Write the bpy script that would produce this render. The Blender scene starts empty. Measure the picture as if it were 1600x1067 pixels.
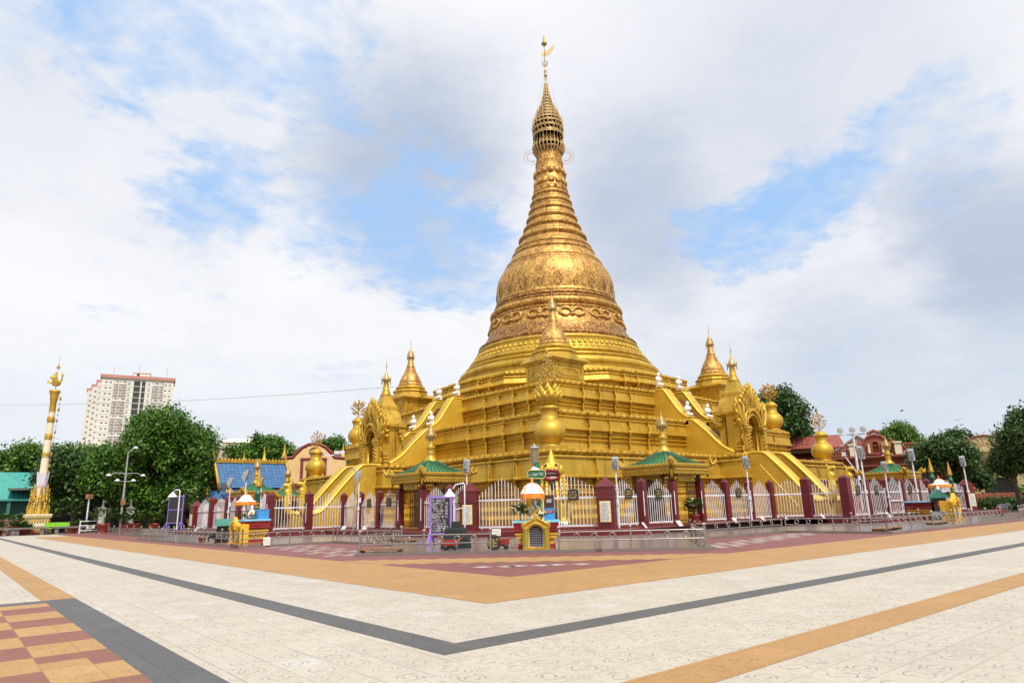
import bpy, bmesh, math, random
import numpy as np
from mathutils import Vector, Matrix
S = bpy.context.scene
COL = S.collection
PI = math.pi
rad = math.radians
random.seed(7)

# ------------------------------------------------------------------ camera, sky, sun, exposure
CAMX, CAMY, CAMZ = -54.5, -56.5, 1.6
cam_d = bpy.data.cameras.new('camera')
cam = bpy.data.objects.new('camera', cam_d)
COL.objects.link(cam)
S.camera = cam
cam_d.sensor_width = 36.0
cam_d.lens = 36.0 * 1043 / 1600
cam_d.clip_start = 0.1
cam_d.clip_end = 6000
_h, _p, _r = rad(40.0), rad(14.05), rad(1.5)          # heading from +Y towards +X, pitch, roll
f0 = Vector((math.sin(_h), math.cos(_h), 0)); r0 = Vector((math.cos(_h), -math.sin(_h), 0)); zz = Vector((0, 0, 1))
fw = f0 * math.cos(_p) + zz * math.sin(_p); up = zz * math.cos(_p) - f0 * math.sin(_p)
rt = r0 * math.cos(_r) - up * math.sin(_r); up = up * math.cos(_r) + r0 * math.sin(_r)
M = Matrix((rt, up, -fw)).transposed().to_4x4()
M.translation = Vector((CAMX, CAMY, CAMZ))
cam.matrix_world = M

S.view_settings.view_transform = 'Standard'
S.view_settings.look = 'None'
S.view_settings.exposure = 0.0
S.view_settings.gamma = 1.0

SUN = Vector((-0.17, -0.52, 0.84)).normalized()
sl = bpy.data.lights.new('sun', 'SUN')
sl.energy = 4.3
sl.angle = rad(0.9)
sl.color = (1.0, 0.95, 0.86)
so = bpy.data.objects.new('sun', sl)
COL.objects.link(so)
so.rotation_euler = (-SUN).to_track_quat('-Z', 'Y').to_euler()
so.location = SUN * 200

def make_world():
    w = bpy.data.worlds.new('World'); S.world = w; w.use_nodes = True
    nt = w.node_tree; N = nt.nodes; L = nt.links
    N.clear()
    out = N.new('ShaderNodeOutputWorld'); bg = N.new('ShaderNodeBackground')
    bg.inputs['Strength'].default_value = 0.1
    L.new(bg.outputs[0], out.inputs[0])
    sky = N.new('ShaderNodeTexSky'); sky.sky_type = 'NISHITA'; sky.sun_disc = False
    sky.sun_elevation = math.asin(SUN.z); sky.sun_rotation = math.atan2(SUN.x, SUN.y)
    sky.air_density = 1.0; sky.dust_density = 1.5; sky.ozone_density = 1.0
    tc = N.new('ShaderNodeTexCoord')
    D = tc.outputs['Generated']
    def math_(op, a, b=None, c=None, clamp=False):
        n = N.new('ShaderNodeMath'); n.operation = op; n.use_clamp = clamp
        for i, v in enumerate((a, b, c)):
            if v is None: continue
            if isinstance(v, (int, float)): n.inputs[i].default_value = v
            else: L.new(v, n.inputs[i])
        return n.outputs[0]
    def ss(v, a, b):
        n = N.new('ShaderNodeMapRange'); n.interpolation_type = 'SMOOTHSTEP'
        L.new(v, n.inputs[0]); n.inputs[1].default_value = a; n.inputs[2].default_value = b
        return n.outputs[0]
    sep = N.new('ShaderNodeSeparateXYZ'); L.new(D, sep.inputs[0])
    # the cloud deck: directions projected on a plane overhead
    zc = math_('ADD', math_('MAXIMUM', sep.outputs[2], 0.0), 0.16)
    cx = math_('DIVIDE', sep.outputs[0], zc); cy = math_('DIVIDE', sep.outputs[1], zc)
    cmb = N.new('ShaderNodeCombineXYZ'); L.new(cx, cmb.inputs[0]); L.new(cy, cmb.inputs[1])
    def noise(scale, detail, rough, off=0.0, dist=0.0):
        mp = N.new('ShaderNodeMapping'); L.new(cmb.outputs[0], mp.inputs[0])
        mp.inputs['Location'].default_value = (off, off * 1.7, off * .3)
        n = N.new('ShaderNodeTexNoise'); L.new(mp.outputs[0], n.inputs['Vector'])
        n.inputs['Scale'].default_value = scale; n.inputs['Detail'].default_value = detail
        n.inputs['Roughness'].default_value = rough; n.inputs['Distortion'].default_value = dist
        return n.outputs['Fac']
    big = noise(1.1, 9, .62, 3.1, .3)
    fine = noise(5.0, 8, .6, 9.4, .2)
    wob = noise(2.0, 9, .66, 5.2)
    ripple = noise(13.0, 5, .55, 2.2, .4)
    def blob(b, t, r0, r1, amp=.46):
        # a patch of sky round bearing b (degrees from +X) at slope t
        v = Vector((math.cos(rad(b)), math.sin(rad(b)), t)).normalized()
        n = N.new('ShaderNodeVectorMath'); n.operation = 'DISTANCE'
        nrm = N.new('ShaderNodeVectorMath'); nrm.operation = 'NORMALIZE'; L.new(D, nrm.inputs[0])
        L.new(nrm.outputs[0], n.inputs[0]); n.inputs[1].default_value = v
        d = math_('ADD', n.outputs['Value'], math_('MULTIPLY', math_('SUBTRACT', wob, .5), amp))
        return ss(d, r1, r0)
    holes = None
    for b, t, ra, rb, k in HOLES:
        v = math_('MULTIPLY', blob(b, t, ra, rb), k)
        holes = v if holes is None else math_('MAXIMUM', holes, v)
    dens = math_('ADD', math_('MULTIPLY', big, .75), math_('MULTIPLY', fine, .35))
    dens = math_('ADD', dens, math_('MULTIPLY', math_('SUBTRACT', ripple, .5), .42))
    dens = math_('SUBTRACT', math_('ADD', dens, .27), math_('MULTIPLY', holes, .43))
    cov = ss(dens, .21, .60)
    # lit and shaded cloud
    grey = None
    for b, t, ra, rb, k in GREYS:
        v = math_('MULTIPLY', blob(b, t, ra * .5, rb * 1.15, .26), k * .92)
        grey = v if grey is None else math_('MAXIMUM', grey, v)
    puff = noise(2.4, 8, .58, 1.3, .4)
    sh = math_('MULTIPLY', ss(puff, .40, .74), .17)
    grey = math_('ADD', grey, sh, clamp=True)
    mixc = N.new('ShaderNodeMix'); mixc.data_type = 'RGBA'
    L.new(grey, mixc.inputs[0])
    mixc.inputs[6].default_value = (9.7, 9.75, 10.0, 1)
    mixc.inputs[7].default_value = (5.0, 5.75, 7.2, 1)
    # clear sky: the Nishita colour lifted by thin high veil
    veil = N.new('ShaderNodeMix'); veil.data_type = 'RGBA'
    veil.inputs[0].default_value = .86
    L.new(sky.outputs[0], veil.inputs[6]); veil.inputs[7].default_value = (4.25, 6.75, 10.6, 1)
    mx = N.new('ShaderNodeMix'); mx.data_type = 'RGBA'
    L.new(cov, mx.inputs[0]); L.new(veil.outputs[2], mx.inputs[6]); L.new(mixc.outputs[2], mx.inputs[7])
    # pale air low down
    low = ss(sep.outputs[2], .30, .06)
    hz = N.new('ShaderNodeMix'); hz.data_type = 'RGBA'
    L.new(math_('MULTIPLY', low, .6), hz.inputs[0]); L.new(mx.outputs[2], hz.inputs[6]); hz.inputs[7].default_value = (7.4, 8.1, 9.1, 1)
    L.new(hz.outputs[2], bg.inputs['Color'])
HOLES = [(71.8, 0.767, 0.08, 0.22, 1.0), (81.3, 0.746, 0.08, 0.2, 1.0), (89.5, 0.679, 0.05, 0.15, 0.6), (67.8, 0.754, 0.03, 0.1, 0.8), (74.9, 0.457, 0.05, 0.16, 0.95), (68.6, 0.416, 0.05, 0.18, 0.8), (63.6, 0.365, 0.03, 0.13, 0.6), (55.6, 0.408, 0.07, 0.19, 1.0), (61.4, 0.426, 0.02, 0.12, 0.8), (31.7, 0.378, 0.03, 0.12, 1.0), (25.5, 0.379, 0.03, 0.14, 0.95), (15.4, 0.43, 0.03, 0.13, 0.8), (18.8, 0.386, 0.02, 0.08, 0.6), (65.4, 0.223, 0.01, 0.06, 0.7), (35.6, 0.229, 0.01, 0.06, 0.6), (22.5, 0.267, 0.01, 0.06, 0.5), (49.6, 0.502, 0.02, 0.09, 0.6), (53.4, 0.307, 0.01, 0.08, 0.6), (81.9, 0.274, 0.02, 0.12, 0.4)]
GREYS = [(59.2, 0.558, 0.06, 0.24, 1.0), (54.4, 0.526, 0.04, 0.16, 0.9), (38.0, 0.452, 0.06, 0.24, 0.85), (12.2, 0.292, 0.04, 0.18, 1.0), (29.2, 0.535, 0.1, 0.32, 0.5), (12.1, 0.192, 0.03, 0.2, 0.75), (21.1, 0.581, 0.1, 0.3, 0.4), (77.9, 0.561, 0.05, 0.25, 0.3), (22.3, 0.116, 0.05, 0.3, 0.75), (31.3, 0.165, 0.02, 0.2, 0.45), (88.8, 0.578, 0.03, 0.2, 0.35)]
make_world()

# ------------------------------------------------------------------ object helpers
class MB:
    """collects shapes that become ONE mesh object"""
    def __init__(s): s.v = []; s.f = []; s.sm = []
    def add(s, vs, fs, smooth=False):
        o = len(s.v); s.v += [tuple(v) for v in vs]
        s.f += [tuple(i + o for i in f) for f in fs]; s.sm += [smooth] * len(fs)
        return s
    def box(s, c, d, rz=0.0, top=1.0, topy=None, m=None):
        x, y, z = d[0] / 2, d[1] / 2, d[2] / 2
        ty = top if topy is None else topy
        vs = [Vector((a * x * (top if k > 0 else 1), b * y * (ty if k > 0 else 1), k * z)) for k in (-1, 1) for a, b in ((-1, -1), (1, -1), (1, 1), (-1, 1))]
        R = m if m is not None else Matrix.Rotation(rz, 3, 'Z')
        c = Vector(c)
        vs = [R @ v + c for v in vs]
        return s.add(vs, [(3, 2, 1, 0), (4, 5, 6, 7), (0, 1, 5, 4), (1, 2, 6, 5), (2, 3, 7, 6), (3, 0, 4, 7)])
    def tube(s, pts, r, n=8, caps=True, smooth=True):
        pts = [Vector(p) for p in pts]; rs = r if isinstance(r, (list, tuple)) else [r] * len(pts)
        vs = []; prev = None
        for i, p in enumerate(pts):
            t = (pts[min(i + 1, len(pts) - 1)] - pts[max(i - 1, 0)])
            t = t.normalized() if t.length > 1e-9 else Vector((0, 0, 1))
            a = prev if prev is not None else (Vector((1, 0, 0)) if abs(t.x) < .8 else Vector((0, 1, 0)))
            a = a - t * a.dot(t)
            a = a.normalized() if a.length > 1e-6 else t.orthogonal().normalized()
            prev = a; b = t.cross(a)
            for k in range(n):
                q = 2 * PI * k / n
                vs.append(p + (a * math.cos(q) + b * math.sin(q)) * rs[i])
        fs = [(i * n + k, i * n + (k + 1) % n, (i + 1) * n + (k + 1) % n, (i + 1) * n + k) for i in range(len(pts) - 1) for k in range(n)]
        s.add(vs, fs, smooth)
        if caps:
            m = len(pts) - 1
            s.add([vs[k] for k in range(n)], [tuple(reversed(range(n)))])
            s.add([vs[m * n + k] for k in range(n)], [tuple(range(n))])
        return s
    def lathe(s, prof, n=32, c=(0, 0, 0), smooth=True, start=0.0):
        c = Vector(c); vs = []; fs = []
        for r, z in prof:
            for k in range(n):
                a = 2 * PI * k / n + start
                vs.append(c + Vector((r * math.cos(a), r * math.sin(a), z)))
        for i in range(len(prof) - 1):
            for k in range(n):
                fs.append((i * n + k, i * n + (k + 1) % n, (i + 1) * n + (k + 1) % n, (i + 1) * n + k))
        s.add(vs, fs, smooth)
        if prof[-1][0] > 1e-3: s.add(vs[-n:], [tuple(range(n))])
        if prof[0][0] > 1e-3: s.add(vs[:n], [tuple(reversed(range(n)))])
        return s
    def ell(s, c, r, n=12, m=8, R=None):
        c = Vector(c); r = r if isinstance(r, (tuple, list)) else (r, r, r)
        vs = []; fs = []
        for i in range(m + 1):
            t = PI * i / m
            for k in range(n):
                a = 2 * PI * k / n
                v = Vector((r[0] * math.sin(t) * math.cos(a), r[1] * math.sin(t) * math.sin(a), -r[2] * math.cos(t)))
                if R is not None: v = R @ v
                vs.append(c + v)
        for i in range(m):
            for k in range(n):
                fs.append((i * n + k, i * n + (k + 1) % n, (i + 1) * n + (k + 1) % n, (i + 1) * n + k))
        return s.add(vs, fs, True)
    def prism(s, poly, z0, z1):
        n = len(poly)
        vs = [(p[0], p[1], z0) for p in poly] + [(p[0], p[1], z1) for p in poly]
        fs = [tuple(reversed(range(n))), tuple(range(n, 2 * n))] + [(i, (i + 1) % n, n + (i + 1) % n, n + i) for i in range(n)]
        return s.add(vs, fs)
    def side(s, poly, x0, x1):
        """polygon in (y, z) extruded along x"""
        n = len(poly)
        vs = [(x0, p[0], p[1]) for p in poly] + [(x1, p[0], p[1]) for p in poly]
        fs = [tuple(range(n)), tuple(reversed(range(n, 2 * n)))] + [((i + 1) % n, i, n + i, n + (i + 1) % n) for i in range(n)]
        return s.add(vs, fs)
    def mesh(s, me, mat):
        o = len(s.v); s.v += [tuple(mat @ v.co) for v in me.vertices]
        s.f += [tuple(i + o for i in p.vertices) for p in me.polygons]; s.sm += [p.use_smooth for p in me.polygons]
        return s
    def merge(s, other, mat):
        return s.add([mat @ Vector(v) for v in other.v], []) and s._mf(other)
    def _mf(s, other):
        o = len(s.v) - len(other.v); s.f += [tuple(i + o for i in f) for f in other.f]; s.sm += other.sm
        return s
    def build(s, name, mat, parent=None, loc=None, rz=None, fix=True):
        me = bpy.data.meshes.new(name)
        me.from_pydata(s.v, [], s.f)
        me.polygons.foreach_set('use_smooth', s.sm)
        if fix:
            bm = bmesh.new(); bm.from_mesh(me)
            bmesh.ops.recalc_face_normals(bm, faces=bm.faces)
            bm.to_mesh(me); bm.free()
        me.materials.append(mat)
        o = bpy.data.objects.new(name, me); COL.objects.link(o)
        if parent is not None: o.parent = parent
        if loc is not None: o.location = loc
        if rz is not None: o.rotation_euler.z = rz
        return o

def tag(o, label, cat, group=None):
    o['label'] = label; o['category'] = cat
    if group: o['group'] = group
    return o
def thing(name, label, cat, loc=(0, 0, 0), rz=0.0, group=None, sc=1.0):
    o = bpy.data.objects.new(name, None); COL.objects.link(o)
    o.empty_display_size = .3
    o.location = loc; o.rotation_euler.z = rz; o.scale = (sc, sc, sc)
    return tag(o, label, cat, group)
def structure(name, mb, mat):
    o = mb.build(name, mat); o['kind'] = 'structure'; return o
KIDS = {}
def children(o): return [c for c in bpy.data.objects if c.parent == o]
def dup(o, loc, rz=None, label=None, sc=None, parent=None):
    c = o.copy(); COL.objects.link(c)
    if parent is None:
        c.location = loc
        if rz is not None: c.rotation_euler.z = rz
        if sc is not None: c.scale = (sc, sc, sc)
        if label: c['label'] = label
    else: c.parent = parent
    for ch in children(o):
        if ch is not c: dup(ch, None, parent=c)
    return c
def plate(loops, th, bev=0.0, res=6):
    """flat outline (with holes) given as lists of (x, z), th thick in y, centred on y=0 -> mesh"""
    cu = bpy.data.curves.new('outline', 'CURVE'); cu.dimensions = '2D'; cu.fill_mode = 'BOTH'
    cu.extrude = max(th / 2 - bev, .001); cu.bevel_depth = bev; cu.bevel_resolution = 1
    for lp in loops:
        sp = cu.splines.new('POLY'); sp.points.add(len(lp) - 1)
        for p, q in zip(sp.points, lp): p.co = (q[0], q[1], 0, 1)
        sp.use_cyclic_u = True
    o = bpy.data.objects.new('outline', cu); COL.objects.link(o)
    dg = bpy.context.evaluated_depsgraph_get()
    me = bpy.data.meshes.new_from_object(o.evaluated_get(dg))
    bpy.data.objects.remove(o); bpy.data.curves.remove(cu)
    return me
UPR = Matrix.Rotation(PI / 2, 4, 'X')            # (x, y) outline -> stands in x, z
def blobmesh(mb, voxel, smooth=2):
    """fuse overlapping shapes into one continuous skin"""
    me = bpy.data.meshes.new('skin'); me.from_pydata(mb.v, [], mb.f)
    bm = bmesh.new(); bm.from_mesh(me); bmesh.ops.recalc_face_normals(bm, faces=bm.faces); bm.to_mesh(me); bm.free()
    o = bpy.data.objects.new('skin', me); COL.objects.link(o)
    m = o.modifiers.new('r', 'REMESH'); m.mode = 'VOXEL'; m.voxel_size = voxel
    if smooth:
        k = o.modifiers.new('s', 'SMOOTH'); k.factor = .5; k.iterations = smooth
    dg = bpy.context.evaluated_depsgraph_get()
    r = bpy.data.meshes.new_from_object(o.evaluated_get(dg))
    bpy.data.objects.remove(o); bpy.data.meshes.remove(me)
    r.polygons.foreach_set('use_smooth', [True] * len(r.polygons))
    return r
def from_mesh(me, name, mat, parent=None, loc=None):
    me.name = name; me.materials.clear(); me.materials.append(mat)
    o = bpy.data.objects.new(name, me); COL.objects.link(o)
    if parent is not None: o.parent = parent
    if loc is not None: o.location = loc
    return o
def polar(b, d, z=0.0):
    """a place d metres from where the photographer stood, at bearing b degrees from the X axis"""
    return Vector((CAMX + d * math.cos(rad(b)), CAMY + d * math.sin(rad(b)), z))

# ------------------------------------------------------------------ materials
def mat_new(name):
    m = bpy.data.materials.new(name); m.use_nodes = True
    nt = m.node_tree; b = nt.nodes['Principled BSDF']
    return m, nt, b
def nz(nt, scale, detail=5, rough=.6, vec=None, obj=False):
    n = nt.nodes.new('ShaderNodeTexNoise'); n.inputs['Scale'].default_value = scale
    n.inputs['Detail'].default_value = detail; n.inputs['Roughness'].default_value = rough
    if vec is None:
        t = nt.nodes.new('ShaderNodeTexCoord'); vec = t.outputs['Object']
    nt.links.new(vec, n.inputs['Vector'])
    return n.outputs['Fac']
def ramp(nt, v, a, b):
    n = nt.nodes.new('ShaderNodeMapRange'); nt.links.new(v, n.inputs[0])
    n.inputs[1].default_value = a; n.inputs[2].default_value = b
    return n.outputs[0]
def mixc(nt, f, a, b):
    n = nt.nodes.new('ShaderNodeMix'); n.data_type = 'RGBA'
    if isinstance(f, (int, float)): n.inputs[0].default_value = f
    else: nt.links.new(f, n.inputs[0])
    for i, c in ((6, a), (7, b)):
        if isinstance(c, tuple): n.inputs[i].default_value = (*c, 1)
        else: nt.links.new(c, n.inputs[i])
    return n.outputs[2]
def mth(nt, op, a, b=None, clamp=False):
    n = nt.nodes.new('ShaderNodeMath'); n.operation = op; n.use_clamp = clamp
    for i, v in enumerate((a, b)):
        if v is None: continue
        if isinstance(v, (int, float)): n.inputs[i].default_value = v
        else: nt.links.new(v, n.inputs[i])
    return n.outputs[0]
def bump(nt, b, h, strength, dist=.02):
    n = nt.nodes.new('ShaderNodeBump'); n.inputs['Strength'].default_value = strength; n.inputs['Distance'].default_value = dist
    nt.links.new(h, n.inputs['Height']); nt.links.new(n.outputs[0], b.inputs['Normal'])
def paint(name, c, c2=None, rough=.5, metal=0.0, scale=3.0, bmp=0.1, bscale=30, lo=.4, hi=.7):
    m, nt, b = mat_new(name)
    c2 = c2 or tuple(x * .75 for x in c)
    f = ramp(nt, nz(nt, scale, 6, .65), lo, hi)
    nt.links.new(mixc(nt, f, c, c2), b.inputs['Base Color'])
    b.inputs['Metallic'].default_value = metal
    r = mth(nt, 'ADD', mth(nt, 'MULTIPLY', f, .15), rough)
    nt.links.new(r, b.inputs['Roughness'])
    if bmp: bump(nt, b, nz(nt, bscale, 4, .6), bmp)
    return m
def gold_mat(name, c, stain, amount, leaf=False):
    m, nt, b = mat_new(name)
    base = mixc(nt, ramp(nt, nz(nt, .55, 6, .65), .35, .7), c, tuple(x * y for x, y in zip(c, (.78, .72, .6))))
    tc = nt.nodes.new('ShaderNodeTexCoord')
    mp = nt.nodes.new('ShaderNodeMapping'); nt.links.new(tc.outputs['Object'], mp.inputs[0]); mp.inputs['Scale'].default_value = (1, 1, .22)
    streak = nz(nt, 1.6, 9, .74, mp.outputs[0])
    f = mth(nt, 'MULTIPLY', ramp(nt, streak, .50, .70), amount)
    base = mixc(nt, f, base, stain)
    if leaf:
        g = nz(nt, 3.2, 10, .75)
        zsep = nt.nodes.new('ShaderNodeSeparateXYZ'); nt.links.new(tc.outputs['Object'], zsep.inputs[0])
        v = nt.nodes.new('ShaderNodeTexVoronoi'); v.inputs['Scale'].default_value = 2.6; nt.links.new(tc.outputs['Object'], v.inputs['Vector'])
        base = mixc(nt, mth(nt, 'MULTIPLY', ramp(nt, g, .47, .60), .85), base, stain)
        base = mixc(nt, mth(nt, 'MULTIPLY', ramp(nt, v.outputs['Distance'], .25, .6), .35), base, tuple(x * 1.5 for x in stain))
        # the old leaf has worn off in a belt round the foot of the bell and along the ring undersides
        zz_ = zsep.outputs[2]; n5 = nz(nt, 2.4, 8, .7)
        zw = mth(nt, 'ADD', zz_, mth(nt, 'MULTIPLY', n5, 1.6))
        belt = mth(nt, 'MULTIPLY', ramp(nt, zw, 20.0, 20.5), ramp(nt, zw, 22.4, 21.6))
        belt2 = mth(nt, 'MULTIPLY', ramp(nt, zw, 24.9, 25.2), ramp(nt, zw, 26.0, 25.7))
        belt = mth(nt, 'MAXIMUM', belt, mth(nt, 'MULTIPLY', belt2, .7))
        base = mixc(nt, mth(nt, 'MULTIPLY', mth(nt, 'MULTIPLY', belt, ramp(nt, g, .36, .55)), .9), base, tuple(x * .8 for x in stain))
    nt.links.new(base, b.inputs['Base Color'])
    b.inputs['Metallic'].default_value = .5 if not leaf else .55
    rr = mth(nt, 'ADD', mth(nt, 'MULTIPLY', nz(nt, 2.0, 6, .6), .24), .36 if not leaf else .40)
    nt.links.new(rr, b.inputs['Roughness'])
    bump(nt, b, nz(nt, 5.0 if leaf else 2.2, 8, .65), .22 if leaf else .14, .06)
    return m
GOLD = gold_mat('gold_paint', (.58, .375, .045), (.20, .095, .012), .8)
GOLD_L = gold_mat('gold_leaf', (.76, .49, .13), (.17, .055, .018), .9, True)
GOLD_Y = gold_mat('gold_bright', (.70, .475, .06), (.40, .22, .02), .3)
GOLD_O = gold_mat('gold_ornament', (.56, .36, .05), (.16, .08, .02), .5)
BRONZE = gold_mat('old_bronze', (.52, .355, .16), (.14, .07, .03), .6)
WHITE = paint('white_paint', (.73, .71, .75), (.52, .50, .53), .45, scale=2.5)
MARBLE = paint('white_marble', (.82, .81, .80), (.70, .68, .66), .4, scale=6)
RAILM = paint('stainless_steel', (.40, .36, .33), (.28, .25, .23), .28, .8, 6, 0)
RED = paint('red_paint', (.34, .025, .025), (.20, .018, .018), .45)
YELLOW = paint('yellow_paint', (.74, .42, .02), (.55, .30, .02), .45)
BLUE = paint('blue_paint', (.05, .28, .62), (.04, .22, .5), .45)
SKYB = paint('pale_blue_paint', (.22, .56, .74), (.2, .48, .64), .5)
GREEN = paint('green_enamel', (.015, .13, .07), (.01, .09, .05), .35)
ORANGE = paint('orange_cloth', (.75, .25, .02), (.6, .18, .02), .7)
PURPLE = paint('purple_paint', (.30, .18, .62), (.24, .14, .5), .5)
BLACK = paint('black_paint', (.018, .018, .02), (.03, .03, .03), .5)
CLOTH = paint('black_cloth', (.012, .016, .016), (.02, .024, .024), .85, scale=8)
WOOD = paint('wood_planks', (.30, .15, .06), (.18, .08, .03), .6, scale=5)
DARKWOOD = paint('dark_wood', (.14, .075, .02), (.08, .04, .015), .55)
LAMPG = paint('lamp_grey', (.34, .35, .36), (.25, .25, .26), .45)
CARD = paint('white_card', (.68, .66, .60), (.52, .50, .46), .7)
INK = paint('dark_ink', (.03, .03, .03), (.05, .05, .05), .8, bmp=0)
CHALK = paint('coloured_chalk', (.62, .66, .58), (.42, .30, .42), .9, scale=2.2, bmp=0, lo=.45, hi=.55)
GOLDINK = paint('gold_lettering', (.75, .55, .12), (.6, .42, .1), .5, bmp=0)
POT = paint('red_clay_pot', (.33, .06, .035), (.24, .05, .03), .6)
MIRROR = paint('lamp_glass', (.30, .30, .30), (.2, .2, .2), .3, .2, bmp=0)
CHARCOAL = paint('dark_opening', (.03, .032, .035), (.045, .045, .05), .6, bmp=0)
def tiled(name, c, tile, joint, jc, rough=.35, var=.25):
    """square glazed tiles with joints, on any face, in object space"""
    m, nt, b = mat_new(name)
    tc = nt.nodes.new('ShaderNodeTexCoord')
    br = nt.nodes.new('ShaderNodeTexBrick'); br.offset = 0; br.inputs['Scale'].default_value = 1
    sp = nt.nodes.new('ShaderNodeSeparateXYZ'); nt.links.new(tc.outputs['Object'], sp.inputs[0])
    cb = nt.nodes.new('ShaderNodeCombineXYZ')
    nt.links.new(mth(nt, 'ADD', sp.outputs[0], sp.outputs[1]), cb.inputs[0]); nt.links.new(sp.outputs[2], cb.inputs[1])
    nt.links.new(cb.outputs[0], br.inputs['Vector'])
    br.inputs['Brick Width'].default_value = tile; br.inputs['Row Height'].default_value = tile; br.inputs['Mortar Size'].default_value = joint
    br.inputs['Color1'].default_value = (*c, 1); br.inputs['Color2'].default_value = (*[x * (1 - var) for x in c], 1); br.inputs['Mortar'].default_value = (*jc, 1)
    nt.links.new(mixc(nt, mth(nt, 'MULTIPLY', ramp(nt, nz(nt, 1.5, 6), .45, .75), .4), br.outputs['Color'], tuple(x * .6 for x in c)), b.inputs['Base Color'])
    b.inputs['Roughness'].default_value = rough
    return m
MAROON = tiled('maroon_tile', (.135, .008, .013), .35, .006, (.15, .035, .035), .45)
BRICKR = tiled('red_brick', (.34, .10, .06), .5, .02, (.3, .14, .1), .7)
def roof_mat(name, c, c2, step, axis=0):
    m, nt, b = mat_new(name)
    tc = nt.nodes.new('ShaderNodeTexCoord')
    w = nt.nodes.new('ShaderNodeTexWave'); w.bands_direction = 'X' if axis == 0 else 'Y'; w.inputs['Scale'].default_value = 1 / step * .314
    w.inputs['Distortion'].default_value = 0.0
    nt.links.new(tc.outputs['Object'], w.inputs['Vector'])
    f = ramp(nt, nz(nt, 1.2, 6), .4, .7)
    nt.links.new(mixc(nt, f, c, c2), b.inputs['Base Color'])
    b.inputs['Roughness'].default_value = .45
    bump(nt, b, w.outputs['Fac'], .5, .05)
    return m
RIBG = paint('roof_rib_green', (.018, .09, .035), (.015, .07, .03), .5)
ROOFG = roof_mat('green_roof_sheet', (.042, .21, .08), (.03, .14, .055), .4)

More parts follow.
